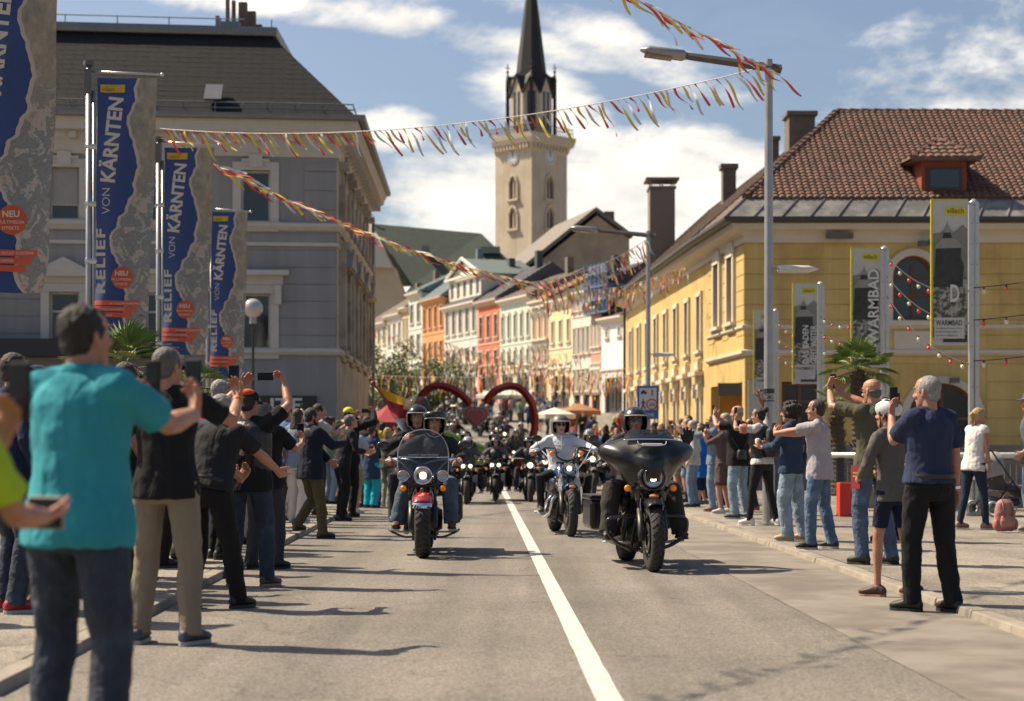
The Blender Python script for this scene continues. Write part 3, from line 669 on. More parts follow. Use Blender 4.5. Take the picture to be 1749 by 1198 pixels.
  tile_roof(t, 5, A1, lambda q: A1.lerp(ap, q), lambda q: B1.lerp(ap + V((.001, 0, 0)), q), (ap - (A1 + B1) / 2).normalized(), V((1, 0, 0)), .27, .03)
  t.quad(A2, A1, ap, bk); t.quad(B1, B2, bk, ap); t.quad(A1 - Z * .08, B1 - Z * .08, B2 - Z * .08, A2 - Z * .08); t.quad(A1 - Z * .08, B1 - Z * .08, B1, A1)
  for s in (A1, B1):
   for i in range(5): t.tube([s.lerp(ap, i / 5) + Z * .05, s.lerp(ap, (i + 1.1) / 5) + Z * .02], [.09, .07], 6)
  t.build('dormer_roof', mt_, dr)
 mb_ = mat('chimney_render', (.16, .125, .095), .9, var=.25, vscale=4, bump=.5, bscale=20)
 m = MB(); m.box((11.2, 71, 12.4), (12.25, 72.2, 14.55)); m.box((11.1, 70.9, 14.55), (12.35, 72.3, 14.72)); m.box((10.75, 73, 12), (11.1, 73.6, 13.9)); m.box((10.7, 72.9, 13.9), (11.15, 73.7, 14.05))
 m.build('chimney', mb_, r)
 m = MB(); o = at(1246, 300, 80); m.box((o.x - .3, 80, 11), (o.x + .3, 80.7, at(0, 288, 80).z)); m.box((o.x - .4, 79.9, at(0, 288, 80).z), (o.x + .4, 80.8, at(0, 280, 80).z)); m.build('chimney', mb_, r)
 mbk = mat('chimney_brick', (.22, .18, .145), .9, var=.3, vscale=25, bump=.7, bscale=50, stretch=(1, 1, 3))
 xa, xb = at(1110, 0, 86).x, at(1153, 0, 86).x; zt = at(0, 322, 86).z
 m = MB(); m.box((xa, 86, 8), (xb, 87.4, zt)); m.box((xa - .06, 85.94, zt), (xb + .06, 87.46, zt + .12))
 for x in (xa + .08, (xa + xb) / 2, xb - .08): m.tube([(x, 86.1, zt), (x, 86.1, zt + .45)], .03, 5); m.tube([(x, 87.3, zt), (x, 87.3, zt + .45)], .03, 5)
 m.box((xa - .2, 85.8, zt + .42), (xb + .2, 87.6, zt + .52)); m.build('chimney', mbk, r)
 mo = mat('orange_panel', (.60, .33, .05), .8); m = MB(); m.box((C.x + .1, C.y - .13, .1), (C.x + .55, C.y - .06, zz(650)));
 m.build('door_panel', mat('pale_panel', (.42, .40, .38), .7), r)
 m.box((C.x - .95, C.y - .3, zz(677)), (C.x - .15, C.y - .22, zz(655)))
 m = MB(); m.box((C.x - .95, C.y - .3, zz(677)), (C.x - .15, C.y - .22, zz(655))); m.build('direction_board', mat('board_brown', (.10, .08, .06), .6), r)
yellow_building()
# ================================================================ row of town houses closing the square
RM = -.361
def row_pt(px, off=0.0):
 k = (px - CX) / F; y = (8.7 + off - RM * 130) / (k - RM); return V((k * y, y, 0))
def row_house(name_label, pa, pb, eave, col, cols, rows, roofcol, ridge_rise=3.6, ground=None, trim=(.62, .57, .48), head=None, off=0.0, shop=(.10, .075, .055), band=None):
 A, B = row_pt(pa, off), row_pt(pb, off); mid = (A + B) / 2; zb = g(mid.y) - .3; A.z = B.z = 0
 U = (B - A).normalized(); W = (B - A).length; N = V((U.y, -U.x, 0)); Z = V((0, 0, 1)); S = F / mid.y
 zz = lambda p: CH + (HY - p) / S; H = zz(eave)
 r = thing('townhouse', name_label, 'house', (mid.x, mid.y, zb), 'pastel town houses along the square')
 O = V((A.x, A.y, 0)); key = '%.2f_%.2f_%.2f' % col; mw = mat('render_' + key, col, .9, streak=.12, var=.07, vscale=.9, bump=.2, bscale=20)
 mt = mat('trim_%.2f_%.2f' % trim[:2], trim, .85, var=.05); hs = []
 for (t, b, w) in rows:
  for i in range(cols): c = W * (i + .5) / cols; ww = W / cols * w; hs.append((c - ww / 2, zz(b), c + ww / 2, zz(t)))
 gz = zb + 3.6 ; nb = max(1, cols // 2)
 gs = [(W * (i + .14) / nb, zb + .35, W * (i + .86) / nb, gz - .5) for i in range(nb)]
 m = MB(); wall_holes(m, O + Z * zb, U, W, H - zb, [(a, b - zb, c, d - zb) for a, b, c, d in hs + gs], .25)
 m.quad(O + Z * zb, O - N * 9 + Z * zb, O - N * 9 + Z * H, O + Z * H); m.quad(O + U * W + Z * zb, O + U * W - N * 9 + Z * zb, O + U * W - N * 9 + Z * H, O + U * W + Z * H)
 m.build('wall', mw, r); m = MB()
 for h in hs: m = MB(); surround(m, O, U, h[0], h[1], h[2], h[3], .14, .07, head); m.build('window_surround', mt, r)
 for h in hs: window(r, O, U, *h, mat('white_window_frame'), M_glass_far, depth=.16, fw=.09, curtain=(random.random() < .4))
 for h in gs: window(r, O, U, *h, mat('shop_frame_%.2f' % shop[0], shop, .5), M_glass, depth=.2, fw=.14, name='shop_front', transom=.75)
 m = MB(); sweep(m, [(0, -.35), (.1, -.3), (.35, -.08), (.5, 0), (.5, .14), (0, .16)], [O + Z * H, O + U * W + Z * H]); sweep(m, [(0, 0), (.12, .04), (.12, .2), (0, .24)], [O + Z * gz, O + U * W + Z * gz])
 if len(rows) > 1: z2 = zz(rows[0][1] + 12); sweep(m, [(0, 0), (.06, .02), (.06, .12), (0, .14)], [O + Z * z2, O + U * W + Z * z2])
 m.build('cornice', mt, r)
 mr_ = mat('roof_%.2f_%.2f' % roofcol[:2], roofcol, .8, var=.3, vscale=4, bump=.6, bscale=14); m = MB(); h0 = H + .16; e = N * .5
 rd = 5.0; p0 = O + e + Z * h0; p1 = O + U * W + e + Z * h0; q0 = O - N * rd + Z * (h0 + ridge_rise); q1 = O + U * W - N * rd + Z * (h0 + ridge_rise)
 b0 = O - N * (2 * rd) + Z * h0; b1 = b0 + U * W
 m.quad(p0, p1, q1, q0); m.quad(q0, q1, b1, b0); m.poly([p0, q0, b0]); m.poly([p1, b1, q1])
 for i in range(1, 12): a = p0.lerp(q0, i / 12); m.tube([a + Z * .02, a + U * W + Z * .02], .04, 4)
 if W > 5:
  cc = O + U * (W * .7) - N * (rd * .8) + Z * (h0 + ridge_rise * .6); m.obox(cc, U * .6, -N * .6, Z * (ridge_rise * .4 + 1.1))
 m.build('roof', mr_, r)
 return r, O, U, N, W, H, zz, mw, mt
random.seed(21)
R1 = [(528, 574, .42), (598, 637, .42)]
G, BR = (.075, .075, .078), (.17, .13, .10)
row_house('white town house with plain sheeted facade beside the yellow corner house', 1027, 1069, 545, (.74, .71, .68), 2, [(560, 575, .2)], G, 2.0)
r_, O, U, N, W, H, zz, mw, mt = row_house('salmon town house with blue scaffold sheeting above its eaves', 1009, 1027, 528, (.66, .30, .20), 3, [(548, 592, .4), (622, 668, .4)], G, 2.0)
m = MB(); mB = mat('blue_scaffold_net', (.10, .17, .29), .7, var=.3, vscale=2); q = O + V((0, 0, zz(538))) + N * .6
for k in range(4): m.obox(q + V((0, 0, k * 1.0)), U * W * 2.2, -N * 1.5, V((0, 0, .12)));
for k in range(7): m.obox(q + U * (k * W * 2.2 / 6.2), U * .08, -N * .08, V((0, 0, 3.9)))
m.obox(q + V((0, 0, .4)) - N * .4, U * W * 2.2, -N * .05, V((0, 0, 1.6))); m.obox(q + V((0, 0, 2.3)) - N * .4, U * W * 1.6, -N * .05, V((0, 0, 1.5))); m.build('scaffold', mB, r_)
row_house('pale pink town house with close-set grey windows', 978, 1009, 502, (.68, .58, .53), 4, [(515, 530, .4), (560, 604, .5), (628, 668, .5)], G, 2.5)
row_house('light yellow town house with brown-shuttered windows', 938, 978, 515, (.74, .60, .34), 3, [(548, 585, .32), (622, 632, .3), (645, 668, .3)], G, 2.5, shop=(.2, .12, .05))
row_house('apricot pink town house with white window surrounds', 908, 938, 517, (.70, .40, .25), 3, [(535, 578, .4), (592, 636, .4)], (.30, .16, .09), 2.6, head='flat')
row_house('mint green town house with white cornice and paired windows', 854, 908, 512, (.55, .63, .52), 5, [(539, 577, .4), (600, 636, .4)], BR, 2.4, head='key')
row_house('brick red town house with grey roof', 816, 854, 516, (.58, .16, .085), 3, [(540, 577, .44), (600, 640, .44)], G, 3.4, trim=(.55, .42, .33))
r_, O, U, N, W, H, zz, mw, mt = row_house('grey white town house with a large pedimented gable dormer', 759, 816, 523, (.60, .57, .50), 5, [(529, 570, .5), (596, 640, .46)], G, 3.2, trim=(.66, .62, .54))
def big_dormer():
 d = thing_part = MB(); zb, zt = zz(513), zz(474); ap = zz(447); Z = V((0, 0, 1)); O2 = O + U * .3 - N * .4; W2 = W - .6
 hs = [(W2 * (i + .25) / 5, zb + .3, W2 * (i + .75) / 5, zt - .3) for i in range(5)]
 wall_holes(d, O2 + Z * zb, U, W2, zt - zb, [(a, b - zb, c, e - zb) for a, b, c, e in hs], .2)
 d.quad(O2 + Z * zb + U * W2, O2 + U * W2 - N * 5 + Z * zb, O2 + U * W2 - N * 5 + Z * zt, O2 + U * W2 + Z * zt); d.quad(O2 + Z * zb, O2 - N * 5 + Z * zb, O2 - N * 5 + Z * zt, O2 + Z * zt)
 d.poly([O2 + Z * zt, O2 + U * W2 + Z * zt, O2 + U * W2 / 2 + Z * ap])
 do = d.build('dormer', mt, r_)
 for h in hs: window(do, O2, U, *h, mat('white_window_frame'), M_glass_far, depth=.12, fw=.08)
 c = MB(); q0, q1, qa = O2 + Z * zt - U * .4 + N * .3, O2 + U * (W2 + .4) + Z * zt + N * .3, O2 + U * W2 / 2 + Z * (ap + .3) + N * .3
 for a, b in ((q0, qa), (qa, q1), (q0, q1)): c.tube([a, b], .16, 6)
 c.build('pediment_moulding', mt, do); c = MB()
 c.quad(q0, qa, qa - N * 6, q0 - N * 6); c.quad(qa, q1, q1 - N * 6, qa - N * 6); c.build('dormer_roof', mat('dormer_green', (.16, .19, .17), .6, metal=.2), do)
big_dormer()
row_house('orange town house with terracotta shutters and blue grey roof', 721, 759, 513, (.66, .30, .11), 4, [(525, 560, .46), (585, 625, .46)], (.12, .16, .17), 3.8, trim=(.60, .34, .18))
row_house('pale mint town house narrow between orange and ochre fronts', 698, 721, 503, (.60, .64, .58), 2, [(520, 552, .45), (572, 608, .45)], (.16, .20, .20), 2.6)
row_house('narrow ochre town house squeezed between two white ones', 687, 698, 528, (.58, .36, .15), 2, [(545, 578, .4), (592, 625, .4)], BR, 3.0)
row_house('white town house with tall windows and a brown roof', 661, 687, 540, (.68, .66, .60), 3, [(552, 590, .45), (608, 640, .45)], BR, 3.6)
row_house('cream town house farthest along the row beside the grey corner', 626, 661, 556, (.64, .60, .46), 4, [(562, 590, .45), (608, 640, .45)], BR, 3.4)
row_house('slim yellow town house with a drainpipe next to the corner house', 1069, 1096, 505, (.72, .50, .17), 1, [(530, 575, .35), (600, 640, .35)], (.06, .055, .05), 3.0, off=-.4)
def gable_house():
 d = 172.0; P = lambda x, y: at(x, y, d); r = thing('gabled_house', 'tall tan gabled house rising behind the pastel row', 'house', (P(960, 700).x, d, g(d)))
 D = V((-3.4, 13, 0)); m = MB(); pts = [P(1075, 520), P(1075, 408), P(1052, 392), P(1020, 368), P(860, 498), P(860, 520)]
 m.prism([P(1075, 700), P(1075, 408), P(1052, 392), P(1020, 368), P(846, 508), P(846, 700)], D); m.build('wall', mat('tan_render', (.50, .36, .23), .9, var=.12, vscale=.6, col2=(.40, .28, .18), c2scale=.4), r)
 m = MB(); up = V((0, 0, .15)); q = V((-.1, -.35, 0))
 a, b, c = P(838, 512) + up, P(1020, 364) + up, P(1082, 410) + up
 m.prism([a + q, b + q, b + q + V((0, 0, .4)), a + q + V((-.3, 0, .3))], D * 1.1 - q); m.prism([b + q, c + q, c + q + V((0, 0, .4)), b + q + V((0, 0, .4))], D * 1.1 - q)
 m.build('roof', mat('weathered_roof', (.19, .165, .14), .85, var=.2, vscale=1.2, bump=.4, bscale=10), r)
 m = MB(); o = P(1035, 370); m.box((o.x, d + 3, o.z - 2), (o.x + 1, d + 4, o.z + .9)); m.build('chimney', mat('chimney_render'), r)
gable_house()
def church():
 d = 235.0; P = lambda x, y, dd=d: at(x, y, dd); r = thing('church', 'parish church with long dark green roof beyond the town houses', 'church', (P(740, 700).x, d + 8, g(d)))
 mg = mat('green_church_roof', (.040, .055, .040), .7, var=.25, vscale=1.5, bump=.4, bscale=6); ms = mat('church_stone', (.50, .40, .28), .9, var=.1, vscale=.5)
 m = MB(); m.add([P(701, 490), P(905, 490), P(822, 399, d + 8), P(634, 382, d + 8), P(905, 480, d + 16), P(690, 490, d + 16)], [(0, 1, 2, 3), (3, 2, 4, 5), (1, 4, 2)])
 m.build('roof', mg, r)
 m = MB(); m.prism([P(701, 490), P(600, 620), P(701, 620)], V((0, 10, 0))); m.prism([P(701, 620), P(701, 490), P(900, 490), P(900, 620)], V((0, 12, 0)))
 m.prism([P(690, 488, d - .6), P(634, 384, d + 7.4), P(622, 384, d + 7.4), P(674, 500, d - .6)], V((-.2, 1.6, .2))); m.prism([P(600, 640, d - 2), P(600, 452, d - 2), P(676, 458, d - 2), P(690, 500, d - 2), P(690, 640, d - 2)], V((0, 6, 0)))
 m.build('wall', ms, r)
 m = MB(); m.quad(P(600, 455, d - 3), P(672, 458, d - 3), P(640, 398, d + 5), P(600, 398, d + 5)); m.build('side_roof', mat('side_slate', (.06, .06, .06), .7), r)
 m = MB(); o = P(633, 380, d + 8); m.tube([o, o + V((0, 0, 1.4))], .08, 5); m.tube([o + V((-.4, 0, 1)), o + V((.4, 0, 1))], .07, 5); m.build('cross', mat('dark_metal', (.03, .03, .03), .5), r)
 m = MB(); o = P(727, 425, d + 3.6); m.cbox(o, (1.0, 0, 0), (0, 1.6, 0), (0, 0, .7)); m.build('roof_dormer', mat('dormer_green', (.16, .19, .17), .6, metal=.2), r); m = MB(); o = P(838, 428, d + 5); m.cbox(o, (2.6, 0, 0), (0, 1.6, 0), (0, 0, .9)); m.build('roof_dormer', mat('dormer_green'), r)
 S = F / 260.; C0 = V(((908 - CX) / F * 260., 260., 0)); s = 7.66; h = s / sqrt(2); C = C0 + V((0, h, 0)); zt = lambda y: CH + (HY - y) / S
 t = thing('church_tower', 'tall cream church tower with two clock faces and a dark pointed spire', 'tower', (C.x, C.y, g(260)))
 R2 = sqrt(2); ex, ey = V((1, -1, 0)) / R2, V((1, 1, 0)) / R2      # ex: along left face to the right corner ... unit axes of the faces
 mst = mat('tower_render', (.58, .48, .365), .9, streak=.14, var=.06, vscale=.4, bump=.2, bscale=5, col2=(.50, .41, .30), c2scale=.25)  # base colour lightened so that distance haze sits in the plaster tone
 mtr = mat('tower_trim', (.54, .45, .345), .9, var=.06)
 L, Rr = C + V((-h, 0, 0)), C + V((h, 0, 0)); front = C0; zb = g(260) - 1; z1 = zt(246)
 faces = [(L, (front - L).normalized()), (front, (Rr - front).normalized())]
 hol = [(s / 2 - .75, zt(336) - zb, s / 2 + .75, zt(299) - zb), (s / 2 - .75, zt(387) - zb, s / 2 + .75, zt(353) - zb)]
 m = MB()
 for O, U in faces: wall_holes(m, O + V((0, 0, zb)), U, s, z1 - zb, hol, .5)
 B = C + V((0, h, 0)); m.quad(Rr + V((0, 0, zb)), B + V((0, 0, zb)), B + V((0, 0, z1)), Rr + V((0, 0, z1))); m.quad(B + V((0, 0, zb)), L + V((0, 0, zb)), L + V((0, 0, z1)), B + V((0, 0, z1)))
 m.build('shaft', mst, t); m = MB()
 for O, U in faces:
  N = U.cross(V((0, 0, 1)))
  for (x0, a, x1, b) in hol:
   a += zb; b += zb; q = O + V((0, 0, a)); m.obox(q + U * (x0 - .3), U * .3, N * .22, V((0, 0, b - a - .6))); m.obox(q + U * x1, U * .3, N * .22, V((0, 0, b - a - .6)))
   m.obox(q + U * (x0 - .5) - V((0, 0, .35)), U * (x1 - x0 + 1), N * .4, V((0, 0, .35))); xm = (x0 + x1) / 2
   m.obox(q + U * (xm - .1) - N * .3, U * .2, N * .3, V((0, 0, b - a)))
   for sg in (-1, 1):                          # pointed head
    m.prism([O + U * (xm + sg * 1.05) + V((0, 0, b - .9)), O + U * (xm + sg * .75) + V((0, 0, b - .9)), O + U * (xm + sg * .45) + V((0, 0, b - .05)), O + U * xm + V((0, 0, b + .25)), O + U * xm + V((0, 0, b + .7)), O + U * (xm + sg * .7) + V((0, 0, b + .2))], N * .22)
   for sg in (-1, 1):
    m.prism([O + U * (xm + sg * .75) + V((0, 0, b - .95)), O + U * (xm + sg * .75) + V((0, 0, b)), O + U * (xm + sg * .3) + V((0, 0, b))], -N * .2)
 m.build('window_surround', mtr, t)
 for O, U in faces:
  for (x0, a, x1, b) in hol: window(t, O, U, x0, a + zb, x1, b + zb, mat('dark_metal'), M_glass, depth=.45, fw=.1, transom=0)
 m = MB(); path = [L, front, Rr, B, L]; Z = V((0, 0, 1))
 pr = [(0, 0), (.2, .3), (.35, 1.0), (.7, 1.2), (.9, 1.9), (1.0, 2.6), (.5, 2.7), (0, 2.75)]
 sweep(m, pr, [p + Z * (z1 - .9) for p in path[:4]]); ring = [p + (p - C).normalized() * .9 for p in path]
 for i in range(2):
  U = (path[i + 1] - path[i]).normalized(); N = U.cross(Z)
  for k in range(11): m.obox(path[i] + U * (.2 + k * .68) + N * .15 + Z * (z1 - .5), U * .32, N * .45, Z * .8)
 m.build('cornice', mtr, t); m = MB()
 for i in range(2):
  a, b = ring[i], ring[i + 1]; U = (b - a).normalized()
  for k in range(22): q = a + U * (k * (b - a).length / 21) + Z * (z1 + 1.85); m.tube([q, q + Z * 1.15], .05, 4)
  m.tube([a + Z * (z1 + 3.0), b + Z * (z1 + 3.0)], .07, 4); m.tube([a + Z * (z1 + 2.4), b + Z * (z1 + 2.4)], .05, 4)
 m.build('railing', mat('dark_metal'), t)
 for O, U in faces:
  N = U.cross(Z); c = O + U * (s / 2) + Z * zt(263) + N * .04
  m = MB(); m.lathe(c, N, [(0.01, .1), (1.15, .1), (1.25, .04), (1.25, 0)], 32); m.build('clock_face', mat('clock_white', (.62, .62, .60), .5), t); m = MB()
  for k in range(12): a = pi * k / 6; dd = U * sin(a) + Z * cos(a); m.cbox(c + dd * .92 + N * .12, dd * .3, (dd.cross(N)) * .12, N * .03)
  for a, l, w in ((.08, .75, .12), (-.1, .95, .09)): dd = U * sin(a) + Z * cos(a); m.cbox(c + dd * l * .45 + N * .15, dd * l, dd.cross(N) * w, N * .03)
  m.build('clock_hands', mat('clock_dark', (.05, .05, .06), .5), t)
 r8 = 3.35; z2, z3 = z1 + 1.5, zt(152); oc = [C + V((r8 * cos(pi / 8 + k * pi / 4), r8 * sin(pi / 8 + k * pi / 4), 0)) for k in range(8)]
 m = MB(); dk = MB(); gl = MB()
 for k in range(8):
  a, b = oc[k], oc[(k + 1) % 8]; md = (a + b) / 2; N = (md - C).normalized(); m.quad(a + Z * z2, b + Z * z2, b + Z * z3, a + Z * z3)
  m.poly([a + Z * z3, b + Z * z3, md + Z * (z3 + 2.6)]); U = (b - a).normalized()
  if U.cross(Z).dot(N) < 0: U = -U; a, b = b, a
  for sg in (-.42, .42): gl.obox(md + U * (sg - .24) + Z * (z2 + 1.2) + N * .005, U * .48, N * .03, Z * (z3 - z2 - 1.0))
  for p, q in ((a, md + Z * 2.9), (b, md + Z * 2.9)): dk.tube([V((p.x, p.y, z3 - .1)) + N * .1, V((q.x, q.y, z3 + 2.9)) + N * .1], .16, 5)
  dk.quad(a + Z * z3 + N * .05, md + Z * (z3 + 2.8) + N * .05, md * .2 + C * .8 + Z * (z3 + 4.6), C * .3 + a * .7 + Z * (z3 + 2.6)); dk.quad(b + Z * z3 + N * .05, md + Z * (z3 + 2.8) + N * .05, md * .2 + C * .8 + Z * (z3 + 4.6), C * .3 + b * .7 + Z * (z3 + 2.6))
 m.build('lantern', mst, t); gl.build('lantern_window', M_glass, t)
 mdk = mat('spire_slate', (.022, .018, .016), .65, var=.3, vscale=2, bump=.4, bscale=5)
 za = zt(-95); vs = []; rs = 2.75; m = MB()
 m.loft([(C + Z * (z3 - .2), V((rs, 0, 0)), V((0, rs, 0))), (C + Z * (za), V((.06, 0, 0)), V((0, .06, 0)))], 8); m.build('spire', mdk, t)
 for k in range(4):
  a = pi / 4 * (2 * k) ; p = C + V((3.55 * cos(a), 3.55 * sin(a), 0)); dk.box((p.x - .28, p.y - .28, z2), (p.x + .28, p.y + .28, z3 + 2.2)); dk.loft([(p + Z * (z3 + 2.2), V((.35, 0, 0)), V((0, .35, 0))), (p + Z * (z3 + 3.6), V((.05, 0, 0)), V((0, .05, 0)))], 4); dk.ball(p + Z * (z3 + 3.6), .22); dk.tube([p + V((-.35, 0, z3 + 4.2)), p + V((.35, 0, z3 + 4.2))], .07, 4); dk.tube([p + Z * (z3 + 3.4), p + Z * (z3 + 4.8)], .07, 4)
 dk.build('gable_roof', mdk, t)
church()
# ================================================================ poles, banners, lamps, decorations
M_galv = mat('galvanised_steel', (.36, .355, .345), .42, metal=.7, var=.15, vscale=6, bump=.1, bscale=30)
M_alu = mat('anodised_aluminium', (.52, .515, .50), .38, metal=.65, var=.06, vscale=3)
Zv = V((0, 0, 1))
OUT = [(.72, 0), (.66, .045), (.70, .09), (.58, .15), (.57, .18), (.66, .24), (.74, .30), (.76, .35), (.70, .41), (.70, .455), (.60, .48), (.56, .53), (.45, .545), (.42, .585), (.36, .60), (.30, .62), (.34, .68), (.44, .72), (.50, .735), (.45, .76), (.50, .80), (.60, .83), (.60, .90), (.56, .94), (.62, .98), (.70, 1.0)]
def out_u(t):
 for (u0, t0), (u1, t1) in zip(OUT, OUT[1:]):
  if t0 <= t <= t1: return u0 + (u1 - u0) * (t - t0) / max(1e-6, t1 - t0) + .028 * noise.noise(V((t * 42, 3, 1)))
 return OUT[-1][0]
def relief_banner(pole, top_y, bot_y, x_l, x_r, d, label, sway):
 """blue fabric banner with a relief map strip; one curved cloth, artwork on the cloth as its own thin layers"""
 tl, tr = at(x_l, top_y, d), at(x_r, top_y, d); H = (bot_y - top_y) / F * d; W = tr.x - tl.x
 r = thing('fabric_banner', label, 'banner', (tl.x, d, tl.z - H), 'relief banners on tall poles')
 def P(u, t, o=0.0):
  z = tl.z - H * t - .006 * u; nar = 1 - sway * .22 * t * (1 if True else 0)
  x = tl.x + W * (u * nar) - .035 * t
  y = d + .05 * sin(u * 7 + t * 4) * (.3 + t) + .04 * sin(t * 11 + u * 3) - .10 * sway * sin(pi * u) * t - o
  return V((x, y, z))
 def grid(u0f, u1f, o, nu, nt, t0=0.0, t1=1.0):
  m = MB(); vs = []
  for j in range(nt + 1):
   t = t0 + (t1 - t0) * j / nt; a, b = u0f(t), u1f(t)
   for i in range(nu + 1): vs.append(P(a + (b - a) * i / nu, t, o))
  m.add(vs, [(j * (nu + 1) + i, j * (nu + 1) + i + 1, (j + 1) * (nu + 1) + i + 1, (j + 1) * (nu + 1) + i) for j in range(nt) for i in range(nu)]); return m
 c = lambda v: (lambda t: v)
 ed = lambda t: 1.0 - (max(0, t - .9) * .9)
 cl = grid(c(0), ed, 0, 16, 60).build('cloth', mat('banner_blue', (.022, .050, .17), .75, var=.1, vscale=3, sheen=.1), r, smooth=True)
 grid(lambda t: out_u(t) - .055, ed, .004, 8, 120).build('map_edge', mat('banner_cream', (.46, .38, .32), .8, var=.05), cl, smooth=True)
 mm = MATS.get('relief_map')
 if mm is None:
  mm = mat('relief_map', (.33, .285, .20), .8, var=.25, vscale=7, col2=(.20, .185, .145), c2lo=.42, c2hi=.66, c2scale=5, stretch=(1.6, 1, .8))
  nt = mm.node_tree; N = nt.nodes; L = nt.links; b = N['Principled BSDF']; src = b.inputs['Base Color'].links[0].from_socket
  tc = N.new('ShaderNodeTexCoord'); sp = N.new('ShaderNodeSeparateXYZ'); L.new(tc.outputs['Object'], sp.inputs[0])
  n = N.new('ShaderNodeTexNoise'); n.inputs['Scale'].default_value = 4.5; n.inputs['Detail'].default_value = 12; n.inputs['Roughness'].default_value = .72; n.inputs['Distortion'].default_value = .7; L.new(tc.outputs['Object'], n.inputs[0])
  cr = N.new('ShaderNodeValToRGB'); e = cr.color_ramp.elements
  e[0].position = .33; e[0].color = (.09, .09, .085, 1); e[1].position = .75; e[1].color = (.38, .35, .30, 1)
  for p, cc in ((.44, (.25, .24, .23, 1)), (.50, (.17, .18, .15, 1)), (.56, (.42, .39, .36, 1)), (.61, (.42, .28, .17, 1)), (.65, (.20, .20, .21, 1))):
   x = e.new(p); x.color = cc
  L.new(n.outputs[0], cr.inputs[0]); mr = N.new('ShaderNodeMapRange'); mr.inputs[1].default_value = 2.9; mr.inputs[2].default_value = 1.8; L.new(sp.outputs[2], mr.inputs[0])
  mx = N.new('ShaderNodeMixRGB'); L.new(mr.outputs[0], mx.inputs[0]); L.new(src, mx.inputs[1]); L.new(cr.outputs[0], mx.inputs[2]); L.new(mx.outputs[0], b.inputs['Base Color'])
 grid(lambda t: out_u(t), ed, .007, 8, 120).build('relief_map', mm, cl, smooth=True)
 mo = mat('banner_orange', (.56, .09, .04), .75, var=.06)
 def disc(u, t, rr, o, mt, nm):
  m = MB(); k = 28; m.add([P(u, t, o)] + [P(u + rr * cos(2 * pi * i / k) / W, t + rr * sin(2 * pi * i / k) / H, o) for i in range(k)], [(0, i + 1, (i + 1) % k + 1) for i in range(k)]); return m.build(nm, mt, cl)
 disc(.50, .782, W * .185, .010, mo, 'round_badge')
 for k in range(3): grid(c(0), c((.84, .76, .68)[k]), .010, 8, 2, .872 + k * .023, .891 + k * .023).build('orange_strip', mo, cl, smooth=True)
 grid(c(.05), c(.46), .008, 4, 1, .025, .056).build('town_label', mat('label_yellow', (.50, .33, .03), .7), cl)
 ml = mat('banner_lettering', (.52, .46, .38), .7, var=.04); md = mat('label_dark', (.10, .09, .03), .7); mpale = mat('small_lettering', (.58, .42, .34), .7)
 def txt(s, u, t, size, mt, X, Y, nm, o=.014, **k): return text_mesh(s, size, mt, nm, cl, P(u, t, o), X, Y, .002, **k)
 up, rt = V((0, 0, 1)), V((1, 0, 0)); tilt = V((.10, 0, 1)).normalized(); tx = V((1, 0, -.10)).normalized()
 Xd = (P(.30, .05) - P(.16, .40)); Xd.y = 0; Xd.normalize(); Yd = V((-Xd.z, 0, Xd.x))
 txt('KÄRNTEN', .35, .415, .2, ml, Xd, Yd, 'headline', fit=H * .33, fith=W * .30, bold=.006, o=.05 + .02)
 txt('VON', .27, .535, .2, ml, up, -rt, 'headline', fit=H * .10, fith=W * .13, bold=-.002, o=.05)
 txt('RELIEF', .22, .845, .2, ml, up, -rt, 'headline', fit=H * .25, fith=W * .15, bold=.006, spacing=1.15, o=.05)
 txt('NEU', .50, .775, .11 * W, ml, rt, up, 'badge_lettering', align='CENTER', bold=.003, o=.06); txt('MULTIMEDIA', .50, .795, .058 * W, ml, rt, up, 'badge_lettering', align='CENTER', o=.06); txt('EFFEKTE', .50, .813, .058 * W, ml, rt, up, 'badge_lettering', align='CENTER', o=.06)
 for k, s in enumerate(('LANDSCHAFTSRELIEF EUROPAS', 'ENTDECKUNGSREISE', '3D-ERLEBNIS')): txt(s, .03, .889 + k * .023, .052 * W, mpale, rt, up, 'strip_lettering', o=.06)
 txt('PARK', .10, .957, .055 * W, ml, rt, up, 'address_lettering', o=.06); txt('STRASSE 14', .10, .974, .055 * W, ml, rt, up, 'address_lettering', o=.06)
 txt('villach', .09, .052, .085 * W, md, rt, up, 'town_lettering', o=.05)
 return r
def banner_pole(x_px, top_y, d, label, arm_px, arm_y):
 b = at(x_px, 757, d); z = at(0, top_y, d).z; r = thing('banner_pole', label, 'pole', (b.x, d, 0), 'poles with relief banners'); m = MB()
 o = V((b.x, d, 0)); m.tube([o, o + Zv * z], .048, 12); m.tube([o + V((.075, 0, 0)), o + V((.075, 0, z - .4))], .03, 10)
 m.build('pole', M_galv, r, smooth=True); m = MB(); m.tube([o + Zv * (z - .02), o + Zv * (z + .04)], .085, 14)
 m.box((b.x - .055, d - .07, z - .45), (b.x + .055, d + .06, z - .08)); m.build('pole_cap', mat('pole_cap', (.10, .095, .09), .5), r)
 m = MB(); a = at(x_px + 12, arm_y, d); e = at(arm_px, arm_y + 6, d); m.tube([V((b.x, d, a.z)), e], .017, 8); m.ball(e, .03); m.build('banner_arm', M_alu, r, smooth=True); m = MB(); z2 = .6
 while z2 < z - .5: m.tube([o + V((-.05, 0, z2)), o + V((.13, 0, z2))], .055, 8); m.tube([o + V((.12, -.02, z2)), o + V((.18, -.02, z2))], .008, 5); z2 += .85
 m.build('pole_clamp', M_alu, r)
relief_banner(None, -68, 500, -38, 100, 19.2, 'nearest blue relief banner, cut by the left edge of the picture', .35)
